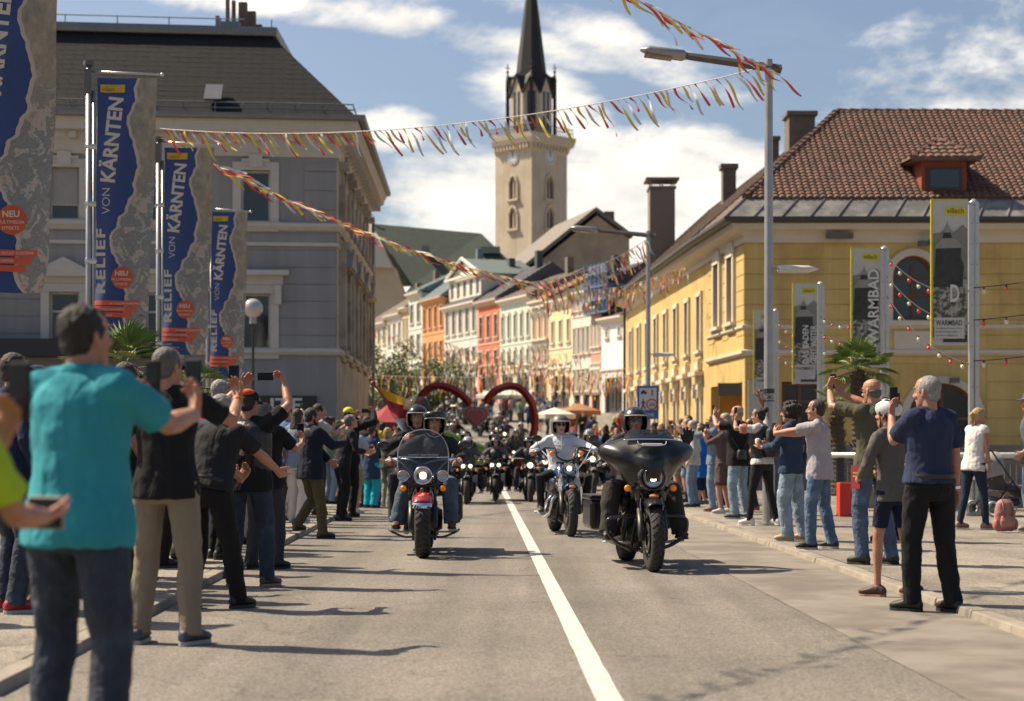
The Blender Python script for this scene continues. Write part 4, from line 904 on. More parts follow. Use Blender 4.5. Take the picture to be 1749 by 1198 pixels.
banner_pole(-62, -110, 19.3, 'steel pole carrying the nearest relief banner', 102, -100)
relief_banner(None, 133, 570, 166, 269, 26, 'tall blue relief banner next in line behind the nearest one', .5)
banner_pole(152, 110, 26.1, 'tall steel pole with black cap carrying the second relief banner', 277, 122)
relief_banner(None, 252, 606, 281, 366, 32.4, 'blue relief banner third from the camera, below the ribbon ends', .5)
banner_pole(271, 238, 32.5, 'steel pole of the third relief banner where ribbon strings are tied', 374, 242)
relief_banner(None, 362, 645, 361, 423, 40.6, 'smallest and farthest blue relief banner in front of the grey window', .3)
banner_pole(355, 350, 40.7, 'farthest steel pole carrying the smallest relief banner', 428, 356)
def warm_banner(xl, yt, xr, yb, d, label, word):
 A = at(xl, yb, d); B = at(xr, yt, d); W, H = B.x - A.x, B.z - A.z; r = thing('museum_banner', label, 'banner', (A.x + W / 2, d, A.z), 'upright exhibition banners on double poles')
 m = MB(); m.box((A.x, d - .012, A.z), (B.x, d + .012, B.z)); pn = m.build('panel', mat('banner_pale', (.50, .49, .43), .6, var=.1, vscale=2), r)
 m = MB(); m.box((A.x - .025, d - .02, A.z - .01), (A.x + .008, d + .02, B.z + .012)); m.box((A.x + .008, d - .02, B.z - .008), (B.x, d + .02, B.z + .018)); m.build('yellow_border', mat('border_yellow', (.58, .47, .03), .6), r)
 q = lambda u, v, o=.016: V((A.x + W * u, d - o, A.z + H * v))
 pd = mat('photo_dark', (.040, .040, .036), .7, var=.4, vscale=7); pg_ = mat('photo_hills', (.21, .21, .18), .7, var=.2, vscale=3); pl = mat('photo_light', (.34, .33, .27), .7, var=.3, vscale=9, col2=(.07, .07, .06), c2lo=.45, c2hi=.55, c2scale=12)
 pr = mat('photo_roof', (.27, .265, .22), .7, var=.2, vscale=12)
 m = MB(); m.poly([q(.02, .45), q(.98, .45), q(.98, .80), q(.85, .83), q(.7, .80), q(.5, .76), q(.3, .78), q(.02, .77)]); m.build('photo_hills', pg_, pn)
 m = MB(); m.poly([q(.02, .05, .020), q(.98, .05, .020), q(.98, .47, .020), q(.02, .47, .020)]); m.build('photo_water', pl, pn)
 m = MB(); m.poly([q(.05, .40, .024), q(.85, .40, .024), q(.88, .55, .024), q(.80, .60, .024), q(.80, .68, .024), q(.10, .68, .024), q(.08, .60, .024)]); m.build('photo_tower', pd, pn); m = MB(); m.poly([q(.27, .70, .024), q(.55, .70, .024), q(.52, .78, .024), q(.31, .78, .024)]); m.build('photo_belfry', pd, pn); m = MB(); m.poly([q(.3, .02, .024), q(.98, .02, .024), q(.98, .07, .024), q(.3, .07, .024)]); m.build('photo_foreground', pd, pn); m = MB(); m.poly([q(.40, .80, .024), q(.44, .80, .024), q(.42, .86, .024)]); m.build('photo_spire', pd, pn)
 m = MB(); m.poly([q(.03, .665, .028), q(.90, .67, .028), q(.62, .735, .028), q(.24, .735, .028)]); m.build('photo_roof', pr, pn); m = MB(); m.poly([q(.22, .775, .028), q(.60, .775, .028), q(.50, .80, .028), q(.42, .835, .028), q(.34, .80, .028)]); m.build('photo_roof', pr, pn)
 m = MB(); m.poly([q(.36, .895, .020), q(.94, .895, .020), q(.94, .955, .020), q(.36, .955, .020)]); m.build('town_label', mat('label_bright_yellow', (.62, .50, .02), .6), pn)
 rt, up = V((1, 0, 0)), Zv; mw = mat('banner_white', (.50, .49, .46), .6); md = mat('label_black', (.035, .035, .03), .6)
 text_mesh('villach', .2, md, 'town_lettering', pn, q(.40, .908, .023), rt, up, .002, fit=W * .48, fith=H * .036)
 m = MB(); m.poly([q(.05, .045, .030), q(.90, .045, .030), q(.90, .19, .030), q(.05, .19, .030)]); m.build('info_panel', mw, pn)
 text_mesh('WARMBAD', .2, md, 'title_lettering', pn, q(.09, .137, .033), rt, up, .002, fit=W * .74, fith=H * .036, bold=.002)
 for k, s in enumerate(('Ausstellung Museum Villach', 'bis 26. Oktober 2025', 'museum.villach.at')): text_mesh(s, .06, mat('label_grey', (.14, .14, .13), .6), 'small_lettering', pn, q(.09, .112 - k * .025, .033), rt, up, .002, fit=W * (.74, .6, .6)[k], fith=H * .012)
 wl = mat('banner_white_letter', (.66, .65, .62), .6)
 if word == 'D':
  text_mesh('D', .2, wl, 'headline', pn, q(.50, .30, .030), rt, up, .002, fit=W * .25, fith=H * .12, bold=.004)
 elif word:
  for k, s in enumerate(word):
   text_mesh(s, .2, wl, 'headline', pn, q(.62 + k * .33 if len(word) > 1 else .92, .20, .030), up, -rt, .002, fit=H * (.38 if len(word) > 1 else .62), fith=W * (.25 if len(word) > 1 else .38), bold=.003)
 return r
def double_pole(px, top, d, label):
 x = at(px, 0, d).x; z = at(0, top, d).z; r = thing('banner_pole', label, 'pole', (x, d, .06), 'double aluminium banner poles'); m = MB()
 m.box((x - .085, d - .05, .1), (x - .012, d + .05, z - .04)); m.box((x + .012, d - .05, .1), (x + .085, d + .05, z - .04)); m.build('pole', M_alu, r, bevel=.012)
 m = MB(); m.loft([(V((x, d, z - .04)), V((.10, 0, 0)), V((0, .065, 0))), (V((x, d, z + .0)), V((.08, 0, 0)), V((0, .05, 0))), (V((x, d, z + .05)), V((.02, 0, 0)), V((0, .02, 0)))], 10); m.build('pole_cap', M_alu, r, smooth=True)
 m = MB(); zz = .5
 while zz < z - .2:
  for s in (-.045, .045): m.tube([V((x + s, d - .049, zz)), V((x + s, d - .056, zz))], .008, 6)
  zz += .35
 m.build('bolt', mat('bolt_dark', (.06, .06, .06), .5), r); m = MB(); m.box((x - .16, d - .16, .06), (x + .16, d + .16, .14)); m.build('base_plate', M_galv, r)
for a in ((1592, 342, 1653, 590, 30, 'nearest exhibition banner showing a single white letter, on the tallest double pole', 'D', 1663, 345),
          (1455, 424, 1504, 628, 37.1, 'exhibition banner with one big vertical white word, behind the palm', ['WARMBAD'], 1511, 424),
          (1355, 484, 1396, 656, 45.3, 'exhibition banner with two vertical lines of white lettering', ['DAS BADEN', 'GEHT WEITER'], 1402, 484),
          (1288, 530, 1319, 672, 54.5, 'farthest exhibition banner, partly hidden behind the tall street lamp', ['MUSEUM'], 1325, 530)):
 warm_banner(*a[:7]); double_pole(a[7], a[8], a[4] + .02, {1663: 'tallest double pole, at the right, with the nearest exhibition banner', 1511: 'double pole rising beside the palm crown', 1402: 'double pole between palm and street lamp', 1325: 'farthest double pole, just right of the tall street lamp'}[a[7]])
def street_lamp(px, top_y, d, head_px, head_y, small_y, small_px, label, z0=.06):
 x = at(px, 0, d).x; zt = at(0, top_y, d).z; r = thing('street_lamp', label, 'street lamp', (x, d, z0), 'street lamps of the main street')
 m = MB(); n = 12; k = (zt - z0); m.tube([V((x, d, z0)), V((x, d, z0 + .9)), V((x, d, z0 + .95)), V((x, d, zt))], [.095, .095, .075, .06], 14); m.build('pole', M_galv, r, smooth=False)
 h = at(head_px, head_y, d - .2); dirv = V((h.x - x, -.2, h.z - zt)); m = MB(); e = V((x, d, zt - .12)) - dirv * .10
 m.tube([e, V((x, d, zt - .12)) + dirv * .50, V((x, d, zt - .12)) + dirv * .68], [.07, .06, .055], 4); m.build('arm', mat('lamp_arm', (.11, .10, .095), .5, metal=.4), r)
 m = MB(); u = dirv.normalized(); s = V((0, 1, 0)); w = s.cross(u); a = V((x, d, zt - .12)) + dirv * .66; L = dirv.length * .36
 m.loft([(a, s * .07, w * .06), (a + u * .05, s * .14, w * .085), (a + u * (L * .8), s * .15, w * .075), (a + u * L, s * .06, w * .02)], 12); hd = m.build('lamp_head', mat('lamp_grey', (.30, .295, .285), .4, metal=.4), r, smooth=True)
 m = MB(); m.cbox(a + u * (L * .60) - w * .075 * (1 if w.z > 0 else -1), u * (L * .6), s * .2, w * .03); m.build('lens', mat('lamp_lens', (.25, .17, .10), .15), hd)
 sx = at(small_px, 0, d).x; sz = at(0, small_y, d).z; m = MB(); m.tube([V((x, d, sz)), V((x + .16, d, sz + .01))], .018, 8); m.build('side_arm', M_galv, r)
 m = MB(); a = V((x + .14, d, sz)); q = V((1, 0, 0)); L = sx - x - .14
 m.loft([(a, s * .08, Zv * .045), (a + q * .03, s * .12, Zv * .06), (a + q * (L * .75), s * .12, Zv * .055), (a + q * L, s * .05, Zv * .012)], 12); m.build('side_lamp_head', mat('lamp_white', (.58, .57, .54), .45), r, smooth=True)
 m = MB(); m.cyl(V((x, d, z0)), V((x, d, z0 + .03)), .17, 18); m.build('base_plate', M_galv, r)
 return x, zt
lx, lz = street_lamp(1313, 102, 26.6, 1098, 72, 460, 1397, 'tall grey street lamp with ribbon strings tied to its arm')
l2x, l2z = street_lamp(1107, 395, 50, 977, 382, 606, 1153, 'farther street lamp with a blue zone sign on its pole')
m = MB(); x = lx; tx_ = mat('sticker_white', (.55, .55, .54), .6)
lp = [o for o in bpy.data.objects if o.name == 'street_lamp'][0]
m.cyl(V((x, 26.6, 2.05)), V((x, 26.6, 2.12)), .088, 14); m.cyl(V((x, 26.6, 1.93)), V((x, 26.6, 1.945)), .088, 14); m.build('band', mat('band_black', (.03, .03, .03), .5), lp)
text_mesh('GAKS', .09, mat('band_black'), 'sticker', lp, V((x - .06, 26.6 - .082, 1.965)), V((1, 0, 0)), Zv, .002, fit=.12)
def zone_sign():
 d = 49.85; A = at(1088, 716, d); B = at(1125, 659, d); W, H = B.x - A.x, B.z - A.z; r = thing('zone_sign', 'blue traffic zone sign showing car, walker and a speed ring on the farther lamp post', 'sign', (A.x + W / 2, d, A.z))
 m = MB(); m.box((A.x, d - .015, A.z), (B.x, d + .015, B.z)); bd = m.build('board', mat('sign_blue', (.03, .12, .36), .5), r, bevel=.01)
 q = lambda u, v, o=.019: V((A.x + W * u, d - o, A.z + H * v)); m = MB(); m.quad(q(.10, .27), q(.90, .27), q(.90, .93), q(.10, .93)); m.build('white_field', mat('sign_white', (.60, .57, .55), .5), bd)
 m = MB(); k = .023; m.poly([q(.16, .76, k), q(.45, .76, k), q(.45, .81, k), q(.40, .82, k), q(.37, .86, k), q(.24, .86, k), q(.21, .82, k), q(.16, .81, k)])
 for c in (.22, .39): m.add([q(c + .035 * cos(t * pi / 4), .755 + .025 * sin(t * pi / 4), .026) for t in range(8)], [tuple(range(8))])
 def man(cx, cy, s):
  m.add([q(cx + .035 * s * cos(t * pi / 4), cy + .02 * s + .025 * s * sin(t * pi / 4), k) for t in range(8)], [tuple(range(8))])
  m.poly([q(cx - .04 * s, cy - .02 * s, k), q(cx - .03 * s, cy - .12 * s, k), q(cx + .03 * s, cy - .12 * s, k), q(cx + .05 * s, cy - .02 * s, k)])
  for (a, b) in ((-.09, -.12), (.07, -.12)): m.poly([q(cx + a * s, cy - .24 * s, k + .002), q(cx + (a + .04) * s, cy - .24 * s, k + .002), q(cx + .03 * s, cy + b * s, k + .002), q(cx - .03 * s, cy + b * s, k + .002)])
  m.poly([q(cx - .11 * s, cy - .09 * s, k + .003), q(cx - .04 * s, cy - .02 * s, k + .003), q(cx + .05 * s, cy - .02 * s, k + .003), q(cx + .12 * s, cy - .09 * s, k + .003), q(cx + .04 * s, cy - .05 * s, k + .003), q(cx - .04 * s, cy - .05 * s, k + .003)])
 man(.28, .56, 1.1); man(.70, .86, .7); m.build('pictogram', mat('sign_black', ), bd)
 m = MB(); c = q(.68, .44, .026); m.lathe(c, (0, -1, 0), [(W * .20, 0), (W * .20, .006), (W * .26, .006), (W * .26, 0)], 28); m.build('speed_ring', mat('sign_red', (.55, .05, .03), .5), bd)
 text_mesh('20', .2, mat('sign_black'), 'speed_number', bd, q(.68 - .13, .39, .026), V((1, 0, 0)), Zv, .002, fit=W * .26, fith=H * .10, bold=.002)
 text_mesh('ZONE', .2, mat('sign_white'), 'zone_lettering', bd, q(.2, .08, .019), V((1, 0, 0)), Zv, .002, fit=W * .6, fith=H * .10, bold=.002)
zone_sign()
RC = [mat('ribbon_red', (.60, .06, .045), .55, var=.15, vscale=9), mat('ribbon_yellow', (.70, .52, .06), .55, var=.15, vscale=9), mat('ribbon_white', (.66, .63, .60), .55, var=.08, vscale=9)]
def catenary(P0, P1, sag, t): p = P0.lerp(P1, t); p.z -= sag * 4 * t * (1 - t); return p
def ribbon_mesh(L, w, wind, seed, mt_i, n=9):
 random.seed(seed); m = MB(); p = V((0, 0, 0)); w0 = V(wind).normalized(); side = V((1, .15, .15)).normalized(); vs = []; ph = random.random() * 6; jit = V((random.uniform(-.22, .22), random.uniform(-.3, .3), random.uniform(-.15, .15)))
 for i in range(n + 1):
  t = i / n; d = (w0 + jit + V((0, 0, -.1)) * t + V((.28 * sin(ph + t * 5), .25 * cos(ph + t * 6), .18 * sin(ph * 2 + t * 7)))).normalized()
  tw = ph + t * 5.2; s = (side * cos(tw * .5) + V((0, .8, .3)) * sin(tw * .5)); s = (s - d * s.dot(d)).normalized(); vs += [p - s * w / 2, p + s * w / 2]; p = p + d * L / n
 m.add(vs, [(2 * i, 2 * i + 1, 2 * i + 3, 2 * i + 2) for i in range(n)]); return m
def bunting(label, P0, P1, sag, n, L, w, wind, seed, groupn='ribbon strings across the street', flip=False, variants=9, thin=1):
 r = thing('ribbon_bunting', label, 'bunting', tuple((P0 + P1) / 2), groupn); m = MB(); N = 40
 m.tube([catenary(P0, P1, sag, i / N) for i in range(N + 1)], .006 + w * .05, 4); m.build('cord', mat('cord_white', (.55, .52, .47), .7), r)
 pro = []
 for k in range(variants):
  for c in range(3):
   pro.append(ribbon_mesh(L * (.55 + .75 * ((k * 37 % 10) / 10)), w, wind, seed + k * 7 + c, c))
 me = []
 for i, mb in enumerate(pro):
  me_ = bpy.data.meshes.new('ribbon'); me_.from_pydata([tuple(v) for v in mb.v], [], mb.f); me_.materials.append(RC[i % 3]); me_.polygons.foreach_set('use_smooth', [True] * len(me_.polygons)); me.append(me_)
 random.seed(seed)
 for i in range(n):
  o = bpy.data.objects.new('ribbon', me[(random.randrange(variants)) * 3 + (i % 3)]); COL.objects.link(o); o.parent = r
  o.location = catenary(P0, P1, sag, (i + .5 + random.uniform(-.25, .25)) / n) - ORG[r.name]; o.rotation_euler = (random.uniform(-.1, .1), random.uniform(-.12, .12), random.uniform(-.4, .4))
 return r
p3 = at(274, 220, 32.4); Lt = V((lx - .1, 26.6, lz - .12))
bunting('long ribbon string from the third banner pole across the sky to the tall street lamp', p3, at(1296, 117, 26.65), .42, 96, .50, .042, (.62, -.05, -.8), 11)
bunting('ribbon string running overhead towards the camera from the tall street lamp', V((lx + .12, 26.5, lz - .25)), V((-6, 8, 6.75)), -.02, 100, .55, .04, (.80, .62, -.42), 12)
bunting('bundled ribbon string sloping down from the third banner pole over the square', at(276, 236, 32.4), at(915, 484, 46), .35, 100, .62, .05, (.93, .1, -.42), 13)
bunting('ribbon string rising from mid-street to the farther street lamp', at(905, 482, 46.2), at(1106, 408, 49.9), .25, 54, .60, .042, (.5, 0, -.85), 14)
bunting('ribbon string between mid-street and the arched side of the yellow townhouse', at(912, 490, 58), at(1172, 452, 68), .45, 84, .8, .045, (.12, 0, -1), 15)
fs = [(628, 640, 92, 1085, 628, 90, .3, 'ribbon string low over the square just above the heart arch'), (640, 560, 110, 1000, 600, 104, .8, 'ribbon string sloping across the orange and grey house fronts'),
      (626, 620, 124, 960, 612, 124, .3, 'farthest ribbon string before the row of houses'), (760, 585, 72, 1080, 640, 78, .4, 'ribbon string dropping towards the yellow townhouse wall')]
for i, (x0, y0, d0, x1, y1, d1, sg, lb) in enumerate(fs): bunting(lb, at(x0, y0, d0), at(x1, y1, d1), sg, 80, .95, .052, (.12, 0, -1), 40 + i)
def fairy(label, P0, P1, sag, n, ph):
 r = thing('light_string', label, 'string lights', tuple((P0 + P1) / 2), 'red and white bulb strings'); m = MB(); m.tube([catenary(P0, P1, sag, i / 24) for i in range(25)], .009, 5); m.build('cable', mat('cable_black', (.03, .03, .03), .6), r)
 for k in range(n):
  c = catenary(P0, P1, sag, (k + .5) / n); s = MB(); s.cyl(c, c - Zv * .05, .017, 8); so_ = s.build('socket', mat('cable_black'), r)
  b = MB(); b.ball(c - Zv * .08, .036, .036, .042, n=10, m=7); b.build('bulb', mat('bulb_red', (.75, .05, .02), .2, coat=.5) if (k + ph) % 2 else mat('bulb_cream', (.72, .64, .45), .2, coat=.5), r, smooth=True)
PX = {30: 7.85, 37.1: 7.87, 45.3: 7.96, 54.5: 8.2}
for k, (dz, sg) in enumerate(((-.75, .30), (-1.3, .32), (-2.0, .40))):
 fairy('%s bulb string leaving the tallest double pole towards the right' % ('upper', 'middle', 'lower')[k], V((7.87, 30, 5.35 + dz - .65)), V((12.0, 27, 5.9 + dz)), .28, 13, k)
 fairy('%s bulb string between the tallest double pole and the pole by the palm' % ('upper', 'middle', 'lower')[k], V((7.8, 30, 5.35 + dz - .7 + .0)), V((7.9, 37.0, 5.35 - .12 - k * .42)), .25, 8, k)
 fairy('%s bulb string between the palm pole and the next pole behind' % ('upper', 'middle', 'lower')[k], V((7.85, 37.2, 4.0 - k * .45)), V((7.95, 45.2, 4.55 - k * .4)), .2, 7, k)
 fairy('%s bulb string between the two farthest double poles' % ('upper', 'middle', 'lower')[k], V((7.95, 45.4, 4.0 - k * .35)), V((8.2, 54.4, 5.1 - k * .5)), .2, 6, k)
def heart_pt(t, s):
 """classic heart curve, t from 0..2pi, s = half width"""
 return V((s * (sin(t) ** 3), 0, s * (13 * cos(t) - 5 * cos(2 * t) - 2 * cos(3 * t) - cos(4 * t)) / 16))
def heart_arch():
 d = 64.0; S = F / d; P = lambda x, y: at(x, y, d); r = thing('heart_arch', 'big dark red open heart arch standing across the street', 'arch', (P(812, 800).x, d, g(d)))
 mr_ = mat('heart_red', (.28, .018, .016), .5, var=.15, vscale=2)
 left = [(858, 695), (846, 683), (825, 670), (797, 661), (768, 658), (744, 663), (726, 678), (716, 702), (714, 728), (722, 756), (738, 786), (755, 808)]
 left = [(803, 692), (793, 680), (778, 668), (758, 660), (742, 660), (727, 668), (717, 682), (712, 702), (714, 728), (722, 756), (735, 786), (750, 808), (768, 826)]
 right = [(829, 689), (838, 675), (852, 665), (868, 660), (884, 662), (899, 674), (909, 692), (914, 715), (911, 742), (902, 768), (888, 795), (876, 812), (862, 828)]
 for nm, pts in (('left_arm', left), ('right_arm', right)):
  q = [P(*p) for p in pts]; sm = []
  for i in range(len(q) - 1):
   a, b, c, e = q[max(i - 1, 0)], q[i], q[i + 1], q[min(i + 2, len(q) - 1)]
   for k in range(5): t = k / 5; sm.append(.5 * ((2 * b) + (c - a) * t + (2 * a - 5 * b + 4 * c - e) * t * t + (3 * b - a - 3 * c + e) * t ** 3))
  sm.append(q[-1]); m = MB(); m.tube(sm, .14, 4, flat=1.0, ref=(0, 1, .0)); m.build('arch_beam', mr_, r)
 m = MB(); m.tube([P(803, 690), P(816, 697), P(829, 687)], .03, 5); m.tube([P(812, 660), P(812, 694)], .02, 5); m.build('centre_link', mat('cord_white'), r)
 c = P(813, 711); h = thing('hanging_heart', 'small red heart with cream rim hanging inside the heart arch', 'heart', tuple(c))
 for s, y, mt_, nm in ((.50, 0, mat('heart_cream', (.50, .36, .26), .6), 'rim'), (.42, -.06, mat('heart_bright', (.48, .10, .09), .5), 'board'), (.33, -.09, mat('heart_cream'), 'inner_line'), (.30, -.105, mat('heart_bright'), 'centre')):
  m = MB(); m.prism([c + V((0, y, 0)) + heart_pt(2 * pi * k / 40, s) for k in range(40)], V((0, .05, 0))); m.build(nm, mt_, h)
heart_arch()
def leaf_fan(m, c, d, up, L, n=15, spread=2.0, wd=.03, droop=.25):
 d = d.normalized(); s = d.cross(up).normalized()
 for k in range(n):
  a = -spread / 2 + spread * k / (n - 1); u = (d * cos(a) + s * sin(a)); l = L * (1 - .25 * abs(a) / spread); w = s * cos(a) - d * sin(a); tip = c + u * l - Zv * droop * l * (.3 + .5 * random.random())
  mid = c + u * l * .55; m.add([c, mid + w * wd, tip, mid - w * wd - up * .015], [(0, 1, 2), (0, 2, 3)])
def fan_palm(loc, H, L, label, n=26, seed=1, trunk=.13):
 random.seed(seed); r = thing('fan_palm', label, 'palm tree', loc, 'potted fan palms'); o = V(loc); m = MB(); z = 0
 pts = []; rs = [];
 while z < H: pts.append(o + V((.02 * sin(z * 2), .02 * cos(z * 3), z))); rs.append(trunk * (1.0 + .18 * ((len(rs)) % 2)) * (1.1 if z < .3 else 1)); z += .05
 m.tube(pts, rs, 12)
 for k in range(90):
  a = random.random() * 6.28; q = o + V((cos(a) * trunk, sin(a) * trunk, random.uniform(.1, H))); m.tube([q, q + V((cos(a) * .08, sin(a) * .08, .1))], [.02, .004], 4)
 m.build('trunk', mat('palm_trunk', (.075, .052, .036), .95, var=.4, vscale=20, bump=1, bscale=60), r); st = MB(); lf = MB(); top = o + Zv * H
 for k in range(n):
  a = k * 2.4 + random.uniform(-.2, .2); el = random.uniform(-.35, 1.35); dr = V((cos(a) * cos(el), sin(a) * cos(el), sin(el))); q = top + dr * L * .55 - Zv * .04 * L; st.tube([top, top + dr * L * .3, q], [.014, .01, .008], 5)
  lf_dir = (dr + V((0, 0, -.35))).normalized(); leaf_fan(lf, q, lf_dir, Zv, L * .62, 17, 2.6, .022 * L / .9, .3)
 lf.build('fronds', mat('palm_green', (.11, .19, .04), .55, var=.4, vscale=5, col2=(.24, .27, .07), c2scale=3), r); st.build('leaf_stalks', mat('palm_stalk', (.13, .15, .05), .6), r)
fan_palm((at(1467, 0, 33.5).x, 33.5, .12), 2.55, .70, 'fan palm with round green crown beside the double pole', 30, 4)
fan_palm((at(1430, 0, 39).x, 39.0, .12), 2.0, .6, 'lower fan palm half hidden behind the man with raised arms', 18, 5)
fan_palm((at(205, 0, 21).x, 21.0, .12), 2.02, .7, 'fan palm behind the heads of the left onlookers', 22, 6)
fan_palm((at(335, 0, 30).x, 30.0, .12), 2.1, .6, 'fan palm fronds showing between the last two relief banners', 18, 7)
def tree(loc, H, R, label, seed, n=2600):
 random.seed(seed); r = thing('street_tree', label, 'tree', loc); o = V(loc); m = MB(); m.tube([o, o + V((.05, 0, H * .3)), o + V((0, .1, H * .6))], [.14, .11, .06], 8); cl = []
 for k in range(15):
  a = k * 2.4; rr = R * random.uniform(.2, .8); q = o + V((cos(a) * rr, sin(a) * rr, H * random.uniform(.45, .95))); cl.append((q, R * random.uniform(.28, .5))); m.tube([o + Zv * H * random.uniform(.3, .5), q], [.05, .012], 5)
 m.build('trunk', mat('bark', (.09, .07, .05), .95, var=.3), r); m = MB()
 for k in range(n):
  q, rr = random.choice(cl); u = V((random.gauss(0, 1), random.gauss(0, 1), random.gauss(0, 1))).normalized() * rr * random.random() ** .4; c = q + u; a = V((random.gauss(0, 1), random.gauss(0, 1), random.gauss(0, 1))).normalized(); b = a.orthogonal().normalized(); s = random.uniform(.06, .13); m.add([c - a * s, c + b * s * .5, c + a * s, c - b * s * .5], [(0, 1, 2, 3)])
 m.build('crown', mat('leaf_green', (.075, .11, .03), .6, var=.5, vscale=1.5, col2=(.17, .18, .05), c2scale=.8), r)
tree((at(655, 0, 96).x, 96, g(96)), 5.0, 1.7, 'small street tree by the far end of the grey building', 3)
tree((at(687, 0, 110).x, 110, g(110)), 4.4, 1.6, 'street tree behind the red tent on the left', 4)
tree((at(757, 0, 118).x, 118, g(118)), 4.3, 1.7, 'street tree seen through the left half of the heart arch', 5)
tree((at(726, 0, 100).x, 100, g(100)), 2.8, 1.0, 'bushy low tree right of the flag at the square', 6)
def parasol(x, y, d, w, mt_, label, rise=.5, group=None):
 c = at(x, y, d); zb = g(d); r = thing('parasol', label, 'parasol', (c.x, d, zb), group); m = MB(); R = w / 2; n = 8
 tip = c + Zv * rise; ring = [c + V((R * cos(2 * pi * k / n + .3), R * sin(2 * pi * k / n + .3), 0)) for k in range(n)]
 for k in range(n): a, b = ring[k], ring[(k + 1) % n]; m.add([tip, a, b, a - Zv * .22, b - Zv * .22], [(0, 1, 2), (1, 3, 4, 2)])
 m.build('canopy', mt_, r); m = MB(); m.tube([V((c.x, d, zb)), tip], .04, 6); m.build('pole', mat('dark_metal'), r)
pc = mat('parasol_cream', (.62, .58, .50), .85, var=.06); prd = mat('tent_red', (.28, .02, .03), .8, var=.1)
parasol(858, 676, 120, 4.0, pc, 'cream parasol under the right lobe of the heart arch', .6); parasol(948, 708, 88, 2.2, pc, 'small cream parasol right of the heart arch', .35)
parasol(668, 722, 48, 1.6, prd, 'dark red pointed tent roof behind the left crowd', .55); parasol(700, 716, 66, 1.4, prd, 'second dark red tent roof farther back', .5); parasol(990, 702, 92, 2.4, mat('parasol_brown', (.30, .14, .07), .85), 'brown parasol before the pink house fronts', .4)
def ramp():
 d = 56.0; P = lambda x, y, dd=d: at(x, y, dd); r = thing('slope_banner', 'lime green sloping tent wall between the heart arch legs', 'tent', tuple(P(800, 780)))
 m = MB(); a, b, c, e = P(742, 730), P(858, 776), P(858, 800), P(742, 800); m.prism([a, b, c, e], V((0, 1.6, 0))); m.build('fabric', mat('lime_fabric', (.36, .48, .06), .7, var=.08, vscale=2), r)
 m = MB(); m.tube([a + V((0, -.04, 0)), b + V((0, -.04, 0))], .05, 6); m.build('seam', mat('lime_pale', (.50, .58, .18), .7), r)
ramp()
def globe_lamp(px, py, d, label):
 c = at(px, py, d); r = thing('globe_lamp', label, 'street lamp', (c.x, d, .06)); m = MB(); m.tube([V((c.x, d, .1)), V((c.x, d, c.z - .25))], .04, 8); m.build('pole', mat('dark_metal'), r)
 m = MB(); m.cyl(c - Zv * .42, c - Zv * .2, .10, 14); m.build('collar', M_galv, r); m = MB(); m.ball(c, .27, n=20, m=14); m.build('globe', mat('globe_grey', (.42, .40, .37), .15, coat=.6), r, smooth=True)
globe_lamp(432, 527, 48, 'round grey globe lamp before the lower window of the grey building')
def railing():
 d = 32.0; x0, x1 = at(1418, 0, d).x, 12.5; z = at(0, 778, d).z; r = thing('railing', 'white tubular handrail with dark posts on the right plaza', 'railing', (8, d, .06)); m = MB(); m.tube([V((x0, d, z)), V((x1, d, z))], .052, 12); m.build('handrail', mat('rail_white', (.60, .58, .52), .35, metal=.2), r, smooth=True)
 x = x0 + .18
 while x < x1: m = MB(); m.box((x - .06, d - .03, .06), (x + .06, d + .03, z - .05)); m.build('post', mat('post_dark', (.035, .035, .035), .5, metal=.3), r); x += 1.72
 m = MB()
 for k in range(int((x1 - x0) / .11)): q = x0 + .1 + k * .11; m.tube([V((q, d + .02, .42)), V((q, d + .02, z - .12))], .008, 4)
 for zz in (.42, z - .12): m.tube([V((x0, d + .02, zz)), V((x1, d + .02, zz))], .014, 6)
 m.build('infill_bars', mat('bars_grey', (.18, .18, .175), .5, metal=.4), r)
 w = MB(); w.box((x0 + .3, d + .25, .1), (x1, d + .55, .52)); o = w.build('low_wall', mat('concrete', (.24, .215, .18), .9, var=.15, vscale=3, bump=.4, bscale=50), None, bevel=.01); props(o, 'low grey concrete wall behind the white handrail', 'wall')
railing()
def back_fence():
 d = 44; m = MB(); m.box((5.9, d, .1), (14, d + .2, 1.25)); o = m.build('site_wall', mat('grey_boards', (.13, .125, .12), .8, var=.2, vscale=2), None); props(o, 'dark grey wall panel farther behind the handrail', 'wall')
back_fence()
m = MB(); a = at(1434, 0, 29.5).x; b = at(1470, 0, 29.5).x; m.box((a, 29.5, .06), (b, 29.8, .63)); r = thing('planter', 'bright red square planter box standing by the handrail', 'planter', ((a + b) / 2, 29.65, .06))
m.build('box', mat('planter_red', (.58, .035, .02), .5, var=.08), r, bevel=.015); m = MB(); m.box((a + .03, 29.53, .632), (b - .03, 29.77, .64)); m.build('soil', mat('soil', (.05, .035, .025), 1), r)
